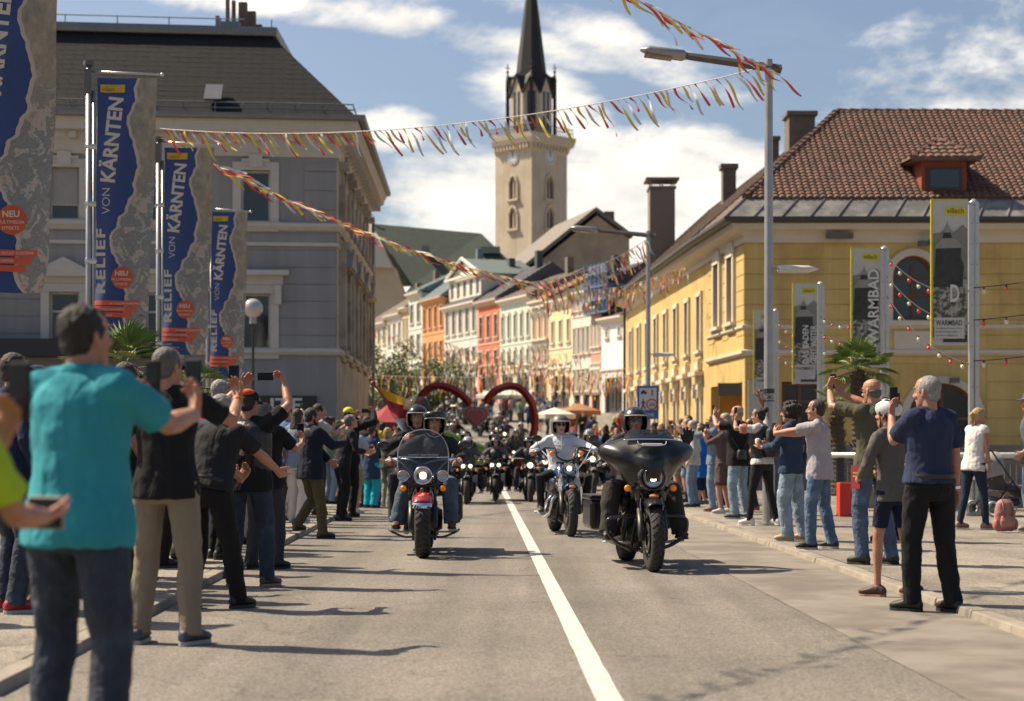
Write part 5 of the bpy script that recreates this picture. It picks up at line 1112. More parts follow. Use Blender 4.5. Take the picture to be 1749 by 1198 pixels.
# ================================================================ people
BAKE = []
def remeshed(mb, name, mats, parent, vox, smooth_it=2, disp=0.0, dsize=.12, shrink=0.0, lap=0):
 o = mb.build(name, mats, parent, smooth=True, world=False)
 r = o.modifiers.new('r', 'REMESH'); r.mode = 'VOXEL'; r.voxel_size = vox; r.use_smooth_shade = True
 if smooth_it: s = o.modifiers.new('s', 'SMOOTH'); s.factor = .5; s.iterations = smooth_it
 if disp:
  key = 'fold%.3f' % dsize; t = bpy.data.textures.get(key)
  if t is None: t = bpy.data.textures.new(key, 'CLOUDS'); t.noise_scale = dsize; t.noise_depth = 2
  d = o.modifiers.new('d', 'DISPLACE'); d.texture = t; d.strength = disp; d.mid_level = .5; d.texture_coords = 'LOCAL'
 BAKE.append((o, None)); return o
def bake_all():
 dg = bpy.context.evaluated_depsgraph_get(); n = 0
 for o, fn in BAKE:
  me = bpy.data.meshes.new_from_object(o.evaluated_get(dg)); old = o.data; me.name = old.name
  me.materials.clear()
  for m in old.materials: me.materials.append(m)
  if fn: fn(me)
  me.polygons.foreach_set('use_smooth', [True] * len(me.polygons)); n += len(me.polygons)
  o['_b'] = 1; PENDING.append((o, me, old))
 for o, me, old in PENDING:
  o.modifiers.clear(); o.data = me; bpy.data.meshes.remove(old); del o['_b']
 PENDING.clear(); BAKE.clear(); print('baked faces', n, 't', round(time.time() - T0, 1))
PENDING = []
def ik2(a, b, l1, l2, hint):
 v = b - a; d = min(v.length, (l1 + l2) * .998); d = max(d, abs(l1 - l2) + .03); u = v.normalized(); x = (l1 * l1 - l2 * l2 + d * d) / (2 * d); h = sqrt(max(l1 * l1 - x * x, 0))
 p = V(hint) - u * V(hint).dot(u); p = p.normalized() if p.length > 1e-5 else u.orthogonal().normalized()
 return a + u * x + p * h, a + u * d
def make_hand(mb, w, d, n, side, curl=.5, spread=.10, k=1.0, glove=1.0, pts_out=None):
 d = d.normalized(); n = (n - d * n.dot(d)); n = n.normalized() if n.length > 1e-4 else d.orthogonal(); a = d.cross(n)
 th = side; g_ = glove; q = k
 mb.loft([(w - d * .03 * q, a * .027 * q, n * .021 * q), (w + d * .005 * q, a * .029 * q, n * .020 * q), (w + d * .035 * q, a * .041 * q * g_, n * .0175 * q), (w + d * .070 * q, a * .043 * q * g_, n * .0155 * q), (w + d * .094 * q, a * .041 * q * g_, n * .0125 * q)], 12)
 for i, (o, L, sp) in enumerate(((.032, .072, 1.0), (.011, .082, .35), (-.011, .076, -.35), (-.032, .060, -1.0))):
  b = w + d * (.084 - .004 * abs(i - 1)) * q + a * o * th * q; f = (d + a * th * sp * spread).normalized(); pts = [b]; c = 0; p = b
  for j, fr in enumerate((.42, .32, .26)):
   c += curl * (.75, .85, .55)[j] * (1 + .10 * i); dd = (f * cos(c) + n * sin(c)).normalized(); p = p + dd * L * fr * q; pts.append(p)
  mb.tube(pts, [.0105 * q * g_, .0100 * q * g_, .0092 * q * g_, .0070 * q * g_], 8)
 b = w + d * .022 * q + a * th * .026 * q + n * .006 * q; d1 = (d * .62 + a * th * .75 + n * .28).normalized(); d2 = (d * .85 + a * th * .35 + n * (.25 + .5 * curl)).normalized()
 p1 = b + d1 * .040 * q; p2 = p1 + d2 * .032 * q; p3 = p2 + (d2 + n * .4 * curl).normalized() * .024 * q; mb.tube([b - d1 * .01, p1, p2, p3], [.0155 * q * g_, .0130 * q * g_, .0115 * q * g_, .0085 * q * g_], 8)
SKINS = {'fair': (.53, .31, .215), 'tan': (.41, .21, .135), 'mid': (.47, .26, .175), 'dark': (.20, .10, .065)}
def skin(k): return mat('skin_' + k, SKINS[k], .5, var=.12, vscale=14, bump=.25, bscale=220, sss=.08, col2=tuple(c * f for c, f in zip(SKINS[k], (1.0, .80, .74))), c2scale=6)
HAIRC = {'black': (.012, .010, .009), 'brown': (.045, .026, .016), 'dark': (.022, .015, .011), 'grey': (.26, .245, .225), 'white': (.48, .45, .40), 'blond': (.42, .28, .12), 'pepper': (.11, .10, .09)}
def hairm(k): return mat('hair_' + k, HAIRC[k], .62, var=.45, vscale=60, bump=1.2, bscale=150, stretch=(1, 1, .35))
def person(label, loc, facing, H=1.75, build=1.0, belly=0.0, female=False, lean=0, twist=0, slean=0, pelvis=(0, 0, .962), feet=None, hands=None, hstyle=('rest', 'rest'), elbow=None,
           knee=None, head=(0, 0), skin_k='mid', hair='short', hairc='brown', cap=None, glasses=None, top=None, pants=None, shoes=((.03, .03, .03), (.05, .05, .05)), hem=-.11, detail=1, group=None,
           face=False, vest=None, rolled=None, extra=None, tight=0.0, seated=False, name='person', category='person'):
 """local frame: x right, y forward, z up, 1.75 m tall, feet at z=0. hands: (left, right) wrist targets."""
 s = H / 1.75; rz = radians(facing) - pi / 2
 root = thing(name, label, category, loc, group, rz); root.scale = (s, s, s)
 if isinstance(pelvis, V): P = pelvis.copy()
 else: P = V(pelvis)
 X0, Y0, Z0 = V((1, 0, 0)), V((0, 1, 0)), V((0, 0, 1))
 R = Matrix.Rotation(radians(-lean), 3, 'X') @ Matrix.Rotation(radians(slean), 3, 'Y'); Rt = Matrix.Rotation(radians(twist), 3, 'Z')
 up = R @ Z0; rx = (R @ Rt) @ X0; fy = (R @ Rt) @ Y0; rx0, fy0 = R @ X0, R @ Y0
 b = build; vox = {2: .0068, 1: .0105, 0: .018}[detail]
 hipw = .098 * (1.04 if female else 1.0)
 hips = {sd: P + X0 * (sd * hipw * min(b, 1.15)) - Z0 * .02 for sd in (-1, 1)}
 feet = feet or ((-.105, .03, 0, 8), (.105, -.03, 0, -8)); fk = {-1: feet[0], 1: feet[1]}
 ank = {}; kn = {}
 for sd in (-1, 1):
  f = fk[sd]; a = V((f[0], f[1] - .02, f[2] + .085)); hint = V((sd * .12, 1, .0)) if knee is None else V((knee[0] * sd, knee[1], knee[2]))
  kn[sd], ank[sd] = ik2(hips[sd], a, .44, .425, hint)
 shw = .178 * (.90 if female else 1.0) * (1 + (b - 1) * .4)
 sh = {sd: P + up * .485 + rx * (sd * shw) - fy * .008 for sd in (-1, 1)}
 hands = hands or (None, None); wr = {}; el = {}; styles = {-1: hstyle[0], 1: hstyle[1]}
 for sd, h in ((-1, hands[0]), (1, hands[1])):
  tgt = V(h) if h is not None else sh[sd] + V((sd * .08, .05, -.50)); eh = V((sd * .35, -.6, -.5)) if elbow is None else V((elbow[0] * sd, elbow[1], elbow[2]))
  el[sd], wr[sd] = ik2(sh[sd], tgt, .285, .255, eh)
 nb = P + up * .545; hy, hp = head; Rh = Matrix.Rotation(radians(hy), 3, 'Z') @ Matrix.Rotation(radians(-hp), 3, 'X')
 base_up = (up * .35 + Z0 * .65).normalized(); hr = Rh @ X0; hf = Rh @ Y0; hu = Rh @ Z0
 HC = nb + base_up * .135 + (fy * .3 + hf * .7) * .022
 def hp_(x, y, z): return HC + hr * x + hf * y + hu * z
 K = skin(skin_k)
 m = MB(); hw = b
 tor = [(-.10, .13, .095), (0, .155 * (1.06 if female else 1), .108), (.10, .138, .100), (.20, .140, .104), (.32, .158, .112), (.42, .160, .108), (.48, .125, .088), (.53, .060, .060)]
 m.loft([(P + up * h, (rx0 if h < .15 else rx) * w * hw * .93, (fy0 if h < .15 else fy) * dd * hw * .9) for h, w, dd in tor], 14)
 m.tube([nb - up * .06, nb + base_up * .03, HC - hu * .055 - hf * .012], [.063, .056 * (.92 if female else 1.0), .058 * (.92 if female else 1.0)], 12)
 hd = [(-.122, .018, .020, .062), (-.115, .030, .034, .052), (-.092, .047, .058, .034), (-.06, .058, .075, .016), (-.02, .066, .086, .006), (.02, .071, .093, -.001), (.055, .073, .096, -.004), (.088, .064, .084, -.006), (.108, .044, .060, -.008), (.120, .014, .020, -.008)]
 m.loft([(hp_(0, yo, z), hr * w, hf * dd) for z, w, dd, yo in hd], 16)
 m.tube([hp_(0, .088, .022), hp_(0, .104, -.008), hp_(0, .116, -.030)], [.009, .012, .0165], 8); m.ball(hp_(0, .098, -.032), .021, .014, .012, hr, hf, hu)
 m.ball(hp_(0, .082, -.063), .027, .014, .012, hr, hf, hu); m.ball(hp_(0, .074, -.102), .022, .018, .016, hr, hf, hu); m.ball(hp_(0, .078, .040), .052, .016, .012, hr, hf, hu)
 for sd in (-1, 1):
  m.ball(hp_(sd * .073, -.006, -.004), .010, .021, .034, hr, (hf - hr * sd * .45).normalized(), hu); m.ball(hp_(sd * .034, .066, -.028), .024, .022, .020, hr, hf, hu)
  gl = 1.12 if styles[sd] and 'glove' in styles[sd] else 1.0
  m.ball(sh[sd] - rx * sd * .012, .060 * b, .060 * b, .055 * b, rx, fy, up); af = (.84 if female else 1.0) * (.5 + .5 * b)
  m.tube([sh[sd] - rx * sd * .02, sh[sd].lerp(el[sd], .25), sh[sd].lerp(el[sd], .6), el[sd], el[sd].lerp(wr[sd], .25), el[sd].lerp(wr[sd], .65), wr[sd]], [.056 * af, .054 * af, .047 * af, .039 * af, .042 * af, .034 * af, .0265 * af], 10)
  lf = (.5 + .5 * b)
  if pants and pants[1] == 'bare' or True:
   m.tube([hips[sd] + Z0 * .02, hips[sd].lerp(kn[sd], .3), hips[sd].lerp(kn[sd], .75), kn[sd], kn[sd].lerp(ank[sd], .28), kn[sd].lerp(ank[sd], .7), ank[sd]], [.082 * lf, .078 * lf, .060 * lf, .053 * lf, .055 * lf, .038 * lf, .034], 10)
  fa = wr[sd] - el[sd]; fa.normalize(); st = styles[sd] or 'rest'; hand_d, hand_n, cu, spr = fa, -rx * sd, .35, .1
  if st.startswith('phone'): hand_d = (Z0 * .9 + fa * .35 - rx * sd * .15); hand_n = -fy0 - rx0 * sd * .35; cu = .55
  elif st.startswith('land'): hand_d = (Z0 * .75 - rx * sd * .55 + fa * .3); hand_n = -rx * sd * .6 - fy0 * .8; cu = .7
  elif st.startswith('wave'): hand_d = Z0 + fa * .2; hand_n = fy0; cu = .06; spr = .38
  elif st.startswith('grip'): hand_d = (fa * .5 + Y0 * .7 - Z0 * .25); hand_n = -Z0 + fa * .1; cu = 1.25
  elif st.startswith('open'): hand_d = fa; hand_n = Z0 - rx * sd * .5; cu = .25; spr = .2
  elif st.startswith('fist'): cu = 1.2
  elif st.startswith('mitt'): cu = .2
  if detail > 0: make_hand(m, wr[sd], hand_d, hand_n, sd, cu, spr, 1.0 if not female else .93, gl)
  else:
   dn = hand_d.normalized(); m.tube([wr[sd], wr[sd] + dn * .09, wr[sd] + dn * .16], [.027, .034, .018], 8)
  wr[(sd, 'd')] = hand_d.normalized(); wr[(sd, 'n')] = hand_n.normalized()
 body = remeshed(m, 'body', [K], root, vox, 1 if detail else 0)
 if face or detail == 2:
  for sd in (-1, 1):
   e = MB(); e.ball(hp_(sd * .031, .0815, .012), .0115, .0085, .0058, hr, hf, hu, 12, 8); eo = e.build('eye', mat('eye_white', (.34, .31, .28), .3), root, True, False)
   e = MB(); e.ball(hp_(sd * .031, .0885, .0118), .0052, .003, .0052, hr, hf, hu, 10, 6); e.build('iris', mat('iris', (.05, .03, .02), .15), eo, True, False)
   e = MB(); e.tube([hp_(sd * .017, .094, .033), hp_(sd * .032, .094, .038), hp_(sd * .050, .080, .032)], [.0035, .005, .003], 6); e.build('eyebrow', hairm(hairc if hairc != 'white' else 'grey'), root, True, False)
  e = MB(); e.tube([hp_(-.024, .090, -.062), hp_(-.009, .0965, -.058), hp_(0, .0965, -.0595), hp_(.009, .0965, -.058), hp_(.024, .090, -.062)], [.002, .0055, .005, .0055, .002], 8); e.tube([hp_(-.020, .089, -.065), hp_(0, .0955, -.069), hp_(.020, .089, -.065)], [.002, .006, .002], 8); e.build('lips', mat('lips', (.36, .12, .10), .45), root, True, False)
 if hair and hair != 'bald' and detail > -1:
  h = MB(); hk = hairm(hairc); dz = .012
  if hair in ('short', 'crop', 'bun', 'pony', 'long', 'bob', 'side', 'braid'):
   t = .006 if hair == 'crop' else .009
   h.ball(hp_(0, -.018, .038), .0735 + t, .0885 + t, .083 + t, hr, hf, hu, 16, 12); h.ball(hp_(0, -.046, -.018), .064 + t * .7, .050 + t, .064, hr, hf, hu, 14, 10)
   if hair != 'crop': h.ball(hp_(.01, .046, .084), .046, .032, .022, hr, hf, hu)
   for sd in (-1, 1): h.ball(hp_(sd * .066, .012, .022), .011 + t * .4, .028, .034, hr, hf, hu)
  if hair == 'half': h.ball(hp_(0, -.030, .008), .079, .080, .055, hr, hf, hu, 16, 12); h.ball(hp_(0, -.046, -.026), .066, .052, .058, hr, hf, hu)
  if hair == 'curly':
   random.seed(hash(label) % 999 if False else 7); h.ball(hp_(0, -.025, .03), .118, .125, .118, hr, hf, hu, 18, 14)
   for k in range(90):
    q = V((random.gauss(0, 1), random.gauss(-.3, 1), random.gauss(.1, .9))).normalized()
    if q.y > .55 and q.z < .5: continue
    h.ball(hp_(q.x * .118, -.025 + q.y * .125, .03 + q.z * .118), .022, n=7, m=5)
  if hair == 'pony': h.tube([hp_(0, -.095, .075), hp_(0, -.135, .06), hp_(0, -.15, -.0), hp_(0, -.135, -.09), hp_(.01, -.12, -.16)], [.022, .034, .034, .028, .008], 10)
  if hair == 'braid': h.tube([hp_(0, -.10, .07), hp_(0, -.135, .035), hp_(.01, -.135, -.01), hp_(0, -.13, -.05), hp_(.01, -.125, -.09), hp_(0, -.12, -.13), hp_(0, -.12, -.19)], [.02, .034, .022, .032, .021, .027, .006], 10)
  if hair == 'bun': h.ball(hp_(0, -.12, .09), .045, n=12, m=9)
  if hair == 'long': h.loft([(hp_(0, -.04, .0), hr * .085, hf * .075), (hp_(0, -.06, -.08), hr * .092, hf * .062), (hp_(0, -.085, -.18), hr * .10, hf * .05), (hp_(0, -.09, -.28), hr * .08, hf * .03)], 14)
  if hair == 'bob': h.loft([(hp_(0, -.03, .03), hr * .088, hf * .088), (hp_(0, -.035, -.05), hr * .094, hf * .080), (hp_(0, -.035, -.11), hr * .080, hf * .066)], 14)
  if hair == 'mess': h.ball(hp_(0, -.014, .042), .088, .106, .098, hr, hf, hu, 16, 12); h.ball(hp_(0, -.05, -.02), .07, .055, .07, hr, hf, hu); h.tube([hp_(0, -.08, .10), hp_(.01, -.14, .11), hp_(.0, -.16, .06)], [.04, .035, .015], 8)
  remeshed(h, 'hair', [hk], root, max(.008, vox), 1, {'crop': .006, 'curly': .03, 'mess': .03}.get(hair, .014), .022)
 if hair == 'bald' and hairc:
  h = MB(); h.ball(hp_(0, -.022, -.002), .0755, .079, .030, hr, hf, hu, 16, 10); h.ball(hp_(0, -.046, -.026), .062, .048, .045, hr, hf, hu); h.build('hair', hairm(hairc), root, True, False)
 if extra and 'beard' in extra:
  h = MB(); h.ball(hp_(0, .048, -.092), .050, .046, .040, hr, hf, hu)
  for sd in (-1, 1): h.tube([hp_(sd * .066, .004, -.02), hp_(sd * .060, .022, -.065), hp_(sd * .034, .055, -.10)], [.012, .018, .02], 8)
  remeshed(h, 'beard', [hairm(hairc)], root, max(.007, vox), 0, .01, .02)
 tc = MB(); off = .016 + tight; bell = belly
 wst = .93 if female else 1.0; hpw = 1.05 if female else 1.0
 def ring(h, w, dd, fo=0.0, e=1.0):
  A = rx0 if h < .12 else rx; B = fy0 if h < .12 else fy; return (P + up * h + B * fo, A * (w * b + off) * e, B * (dd * b + off) * e)
 if top:
  col, slv, style = (list(top) + [None] * 3)[:3]; tm = cloth('cloth_%.3f_%.3f_%.3f' % tuple(col), col) if style != 'leather' else mat('leather_%.3f_%.3f' % tuple(col[:2]), col, .42, var=.2, vscale=8, bump=.8, bscale=40)
  loose = 1.0 + (.05 if style == 'loose' else 0) + (.06 if style in ('jacket', 'coat', 'leather') else 0)
  rows = [ring(hem, .182 * hpw, .134 + bell * .2, bell * .2, loose * 1.03), ring(hem * .45, .182 * hpw, .136 + bell * .3, bell * .3, loose * 1.02), ring(.05, .168 * (wst + .03), .127 + bell * .5, bell * .5, loose), ring(.14, .150 * wst, .115 + bell * .6, bell * .6, loose), ring(.24, .152, .114 + bell * .4, bell * .4, loose), ring(.34, .168, .120 + (.012 if female else 0), .006, loose), ring(.42, .172, .112, 0, loose), ring(.475, .150, .094, -.004, loose), ring(.515, .098, .074, -.004, 1), ring(.540, .062, .058, -.002, 1)]
  if hem < -.3: rows = [ring(hem, .20 * hpw, .150, 0, 1.02), ring(hem * .6, .185 * hpw, .135, 0, 1.02)] + rows[1:]
  tc.loft(rows, 18)
  for sd in (-1, 1):
   tc.ball(sh[sd] - rx * sd * .012, (.066 * b + off * .6), (.066 * b + off * .6), (.060 * b + off * .5), rx, fy, up); a2 = (.5 + .5 * b) * (.9 if female else 1) * (1.12 if style in ('jacket', 'coat', 'leather') else 1)
   if slv and slv > .02:
    if slv <= .62:
     e_ = sh[sd].lerp(el[sd], slv / .62 * .80); tc.tube([sh[sd] - rx * sd * .02, sh[sd].lerp(e_, .5), e_], [.069 * a2, .069 * a2, .071 * a2], 12)
    else:
     t = (slv - .62) / .38; e_ = el[sd].lerp(wr[sd], max(.05, t) * .97); tc.tube([sh[sd] - rx * sd * .02, sh[sd].lerp(el[sd], .5), el[sd] - (sh[sd] - el[sd]).normalized() * .0, el[sd].lerp(e_, .5), e_], [.071 * a2, .064 * a2, .059 * a2, .053 * a2, .045 * a2], 12)
   tc.tube([sh[sd] + rx * sd * -.03, sh[sd] - rx * sd * .05 + up * .035, P + up * .545], [.05 * a2, .045 * a2, .045], 10)
  to = remeshed(tc, 'shirt' if style in (None, 'loose', 'polo') else 'jacket', [tm], root, max(.0105, vox), 3, .020 if style != 'leather' else .012, .09)
  if style == 'polo' or style == 'jacket' or style == 'coat':
   c = MB(); c.lathe(P + up * .535, up * 1, [(.078, -.012), (.081, .006), (.073, .034), (.064, .042), (.060, .034), (.064, .0)], 20, closed=True); c.build('collar', tm, to, True, False)
  if vest:
   vc = MB(); vrows = [ring(max(hem + .02, -.13), .160, .118, bell * .4, 1.07), ring(0, .158, .118, bell * .6, 1.06), ring(.14, .150, .116 + bell * .5, bell, 1.08), ring(.3, .166, .122, .004, 1.08), ring(.42, .165, .116, 0, 1.08), ring(.475, .130, .098, -.004, 1.08), ring(.525, .070, .068, -.004, 1.05)]
   vc.loft(vrows, 18)
   remeshed(vc, 'vest', [mat('leather_%.3f_%.3f' % tuple(vest[:2]), vest, .42, var=.2, vscale=8, bump=.8, bscale=40)], root, max(.0105, vox), 2, .012, .08)
 if pants:
  col, style = pants[0], pants[1]; key = 'trouser_%.3f_%.3f_%.3f' % tuple(col)
  pm = cloth(key, col, wr=1.2) if not style.startswith('denim') else mat(key + 'denim', col, .85, var=.3, vscale=7, bump=.5, bscale=300, col2=tuple(min(1, c * 1.7 + .02) for c in col), c2lo=.5, c2hi=.75, c2scale=5)
  if style.startswith('denim') and 'wr' not in pm:
   pm['wr'] = 1; nt = pm.node_tree; bb = nt.nodes['Principled BSDF']; tcn = nt.nodes.new('ShaderNodeTexCoord'); n1 = nt.nodes.new('ShaderNodeTexNoise'); n1.inputs['Scale'].default_value = 14; n1.inputs['Distortion'].default_value = 1.3; n1.inputs['Detail'].default_value = 3
   b1 = nt.nodes.new('ShaderNodeBump'); b1.inputs['Strength'].default_value = .55; b1.inputs['Distance'].default_value = .03; nt.links.new(tcn.outputs['Object'], n1.inputs[0]); nt.links.new(n1.outputs[0], b1.inputs['Height']); nt.links.new(b1.outputs[0], bb.inputs['Normal'])
  pc_ = MB(); o2 = .012; hb = min(b, 1.2)
  topz = .075
  if style != 'skirt':
   pc_.loft([(P - Z0 * .13, X0 * (.125 * hb), Y0 * (.098 * hb + o2)), (P - Z0 * .07, X0 * (.160 * hb * hpw + o2), Y0 * (.118 * hb + o2)), (P, X0 * (.163 * hb * hpw + o2), Y0 * (.116 * hb + o2)), (P + up * topz, rx0 * (.148 * b + o2), fy0 * (.108 * b + o2))], 16)
   w = {'wide': 1.32, 'skinny': .86}.get(style.split()[-1], 1.06); lf = (.5 + .5 * hb)
   for sd in (-1, 1):
    k0, a0, h0 = kn[sd], ank[sd], hips[sd]; zlen = 1.0
    if 'short' in style:
     e_ = h0.lerp(k0, .93); pc_.tube([h0 + Z0 * .02, h0.lerp(e_, .35), h0.lerp(e_, .7), e_], [.100 * lf, .098 * lf, .086 * lf * w, .082 * lf * w], 14)
    elif 'bike' in style:
     e_ = h0.lerp(k0, .72); pc_.tube([h0 + Z0 * .02, h0.lerp(e_, .4), e_], [.096 * lf, .090 * lf, .078 * lf], 14)
    elif 'crop' in style:
     e_ = k0.lerp(a0, .45); pc_.tube([h0 + Z0 * .02, h0.lerp(k0, .35), h0.lerp(k0, .8), k0, e_], [.098 * lf, .094 * lf, .078 * lf * w, .072 * lf * w, .068 * lf * w], 14)
    else:
     ae = a0 + (a0 - k0).normalized() * .028; pc_.tube([h0 + Z0 * .02, h0.lerp(k0, .3), h0.lerp(k0, .75), k0, k0.lerp(ae, .3), k0.lerp(ae, .7), ae], [.099 * lf, .095 * lf, .078 * lf * w, .070 * lf * w, .070 * lf * w, .061 * lf * w, .060 * lf * w * (1.08 if w > .9 else .9)], 14)
   remeshed(pc_, 'trousers' if 'short' not in style and 'bike' not in style else 'shorts', [pm], root, max(.0105, vox), 2, .020 if 'skinny' not in style and 'bike' not in style else .008, .10)
   if 'belt' in (extra or ''):
    bm = MB(); bm.lathe(P + up * .055, up, [(.172 * b, -.016), (.176 * b, 0), (.172 * b, .016)], 24)
    bo = bm.build('belt', mat('belt_black', (.02, .018, .016), .5), root, True, False);
  else:
   pc_.loft([(P - Z0 * .42, X0 * .215, Y0 * .16), (P - Z0 * .2, X0 * .195, Y0 * .145), (P - Z0 * .05, X0 * .178, Y0 * .13), (P + up * topz, rx0 * .155, fy0 * .115)], 18); remeshed(pc_, 'skirt', [pm], root, max(.0105, vox), 2, .03, .08)
 if shoes:
  up_c, so_c = shoes[0], shoes[1]; boot = len(shoes) > 2 and shoes[2]
  um = mat('shoe_%.3f_%.3f_%.3f' % tuple(up_c), up_c, .55, var=.25, vscale=18, bump=.3, bscale=80); sm_ = mat('sole_%.3f_%.3f_%.3f' % tuple(so_c), so_c, .7, var=.1)
  for sd in (-1, 1):
   f = fk[sd]; yaw = radians(f[3] if len(f) > 3 else 0); pit = radians(f[4]) if len(f) > 4 else 0; fd = V((-sin(yaw), cos(yaw), 0)); fr = V((cos(yaw), sin(yaw), 0)); fu = Z0
   if pit: Rp = Matrix.Rotation(pit, 3, fr); fd = Rp @ fd; fu = Rp @ Z0
   o = ank[sd] - fu * .085 - fd * .045
   def Pt(y, x, z): return o + fd * y + fr * x + fu * z
   sh_ = MB(); prof = [(-.038, .026, .030, .050), (-.02, .036, .040, .060), (.02, .039, .052, .062), (.06, .039, .056, .056), (.10, .043, .042, .045), (.15, .050, .033, .037), (.19, .047, .028, .031), (.222, .030, .020, .024)]
   sh_.loft([(Pt(y, 0, .018 + h), fr * w, fu * h) for y, w, h, zc in prof], 14); sh_.tube([Pt(.04, 0, .06), ank[sd] + (kn[sd] - ank[sd]).normalized() * (.16 if boot else .012)], [.047, .052 if boot else .043], 12)
   so2 = remeshed(sh_, 'shoe', [um], root, max(.009, vox), 1); sl_ = MB(); outl = [(-.042, 0), (-.034, .024), (0, .036), (.05, .034), (.10, .038), (.15, .048), (.19, .043), (.218, .024), (.228, 0)]
   pts = [Pt(y, x, 0) for y, x in outl] + [Pt(y, -x, 0) for y, x in reversed(outl[1:-1])]; sl_.prism(pts, fu * .024); sl_.build('sole', sm_, so2, False, False)
 if glasses:
  gm = MB(); lens = mat('dark_lens', (.008, .008, .009), .08, coat=.8);
  for sd in (-1, 1):
   gm.prism([hp_(sd * (.031 + .026 * cos(t * pi / 5)), .101 - abs(cos(t * pi / 5)) * .004, .012 + .019 * sin(t * pi / 5)) for t in range(10)], hf * .005); gm.tube([hp_(sd * .056, .096, .02), hp_(sd * .073, .05, .02), hp_(sd * .078, -.012, .012)], .0028, 5)
  gm.tube([hp_(-.008, .105, .014), hp_(.008, .105, .014)], .003, 5); gm.build('glasses', lens, root, False, False)
 if cap:
  cc = cap[1] if len(cap) > 1 else (.05, .05, .05); cm = cloth('cap_%.3f_%.3f_%.3f' % tuple(cc), cc)
  if cap[0] in ('cap', 'cap_back'):
   q = MB(); q.ball(hp_(0, -.008, .062), .083, .103, .073, hr, hf, hu, 18, 12); q.loft([(hp_(0, -.008, .030), hr * .080, hf * .100), (hp_(0, -.008, .065), hr * .083, hf * .103)], 18)
   co = remeshed(q, 'cap', [cm], root, max(.009, vox), 1); q = MB(); d_ = -1 if cap[0] == 'cap_back' else 1; n = 10; vs = []
   for k in range(n + 1):
    a = -1.05 + 2.1 * k / n; vs += [hp_(.082 * sin(a), -.008 + d_ * .098 * cos(a), .036), hp_(.080 * sin(a), -.008 + d_ * (.10 + .075 * cos(a)), .026 - .012 * (1 - cos(a * 1.2)))]
   vs2 = [v + hu * .005 for v in vs]; fs = []
   for k in range(n): a = 2 * k; fs += [(a, a + 1, a + 3, a + 2), (a + 2 * n + 2, a + 2 * n + 4, a + 2 * n + 5, a + 2 * n + 3), (a + 1, a + 2 * n + 3, a + 2 * n + 5, a + 3)]
   q.add(vs + vs2, fs); q.build('brim', cm, co, True, False); q = MB(); q.ball(hp_(0, -.008, .135), .009, .009, .005, hr, hf, hu); q.build('button', cm, co, True, False)
   if len(cap) > 2:
    q = MB(); q.ball(hp_(0, -.030, .085), .070, .086, .052, hr, hf, hu, 16, 10); q.build('cap_panel', cloth('cap_%.3f_%.3f_%.3f' % tuple(cap[2]), cap[2]), co, True, False)
  if cap[0] == 'moto':
   sh_m = mat('helmet_%.3f_%.3f' % tuple(cc[:2]), cc, cap[2] if len(cap) > 2 else .25, var=.05, coat=.5 if (len(cap) < 3 or cap[2] < .3) else 0)
   n, mm_ = 36, 22; A, B, Cc = .134, .152, .138; cz, cy = .018, -.010
   def sp(i, j, k=1.0):
    el_ = -1.05 + (pi / 2 + 1.05) * j / mm_; az = 2 * pi * i / n; z = sin(el_); rr = cos(el_)
    if el_ < 0: rr = cos(el_ * .55)
    return hp_(A * k * rr * sin(az), cy + B * k * rr * cos(az), cz + Cc * k * z)
   def opening(i, j):
    az = 2 * pi * (i + .5) / n; az = min(az, 2 * pi - az); el_ = -1.05 + (pi / 2 + 1.05) * (j + .5) / mm_; return az < .98 and el_ < .20 + .10 * cos(az * 1.4)
   q = MB(); vs = [];
   for lay in (1.0, .90):
    for j in range(mm_ + 1):
     for i in range(n): vs.append(sp(i, j, lay))
   fs = []; fi = []; L_ = (mm_ + 1) * n; openc = set((i, j) for i in range(n) for j in range(mm_) if opening(i, j))
   for j in range(mm_):
    for i in range(n):
     if (i, j) in openc: continue
     a, b_, c, d = j * n + i, j * n + (i + 1) % n, (j + 1) * n + (i + 1) % n, (j + 1) * n + i; fs.append((a, b_, c, d)); fi.append((d + L_, c + L_, b_ + L_, a + L_))
     for (ni, nj, e) in (((i + 1) % n, j, (b_, c)), ((i - 1) % n, j, (d, a)), (i, j - 1, (a, b_)), (i, j + 1, (c, d))):
      if (ni, nj) in openc or nj < 0: fi.append((e[0], e[1], e[1] + L_, e[0] + L_))
   q.add(vs, fs); q.f += fi; q.mi += [1] * len(fi); ho = q.build('helmet', [sh_m, mat('helmet_lining', (.012, .012, .012), .9)], root, True, False, angle=50); q = MB()
   pts = [hp_(A * 1.01 * cos(.29) * sin(a), cy + B * 1.01 * cos(.29) * cos(a), cz + Cc * sin(.30)) for a in [(-.98 + 1.96 * k / 12) for k in range(13)]]; q.tube(pts, .006, 6)
   for sd in (-1, 1): q.tube([hp_(sd * .112, .048, .07), hp_(sd * .114, .052, .0), hp_(sd * .105, .040, -.085)], .006, 6); q.tube([hp_(sd * .105, .02, -.08), hp_(sd * .055, .05, -.135), hp_(0, .055, -.15)], .006, 5)
   q.build('trim', mat('rubber_black', (.015, .015, .015), .6), ho, False, False)
   if len(cap) > 3 and cap[3] == 'vents':
    q = MB()
    for x in (-.035, 0, .035): q.cbox(hp_(x, .086, cz + .108), hr * .018, hf * .008, hu * .006)
    q.build('vent', mat('rubber_black'), ho, False, False)
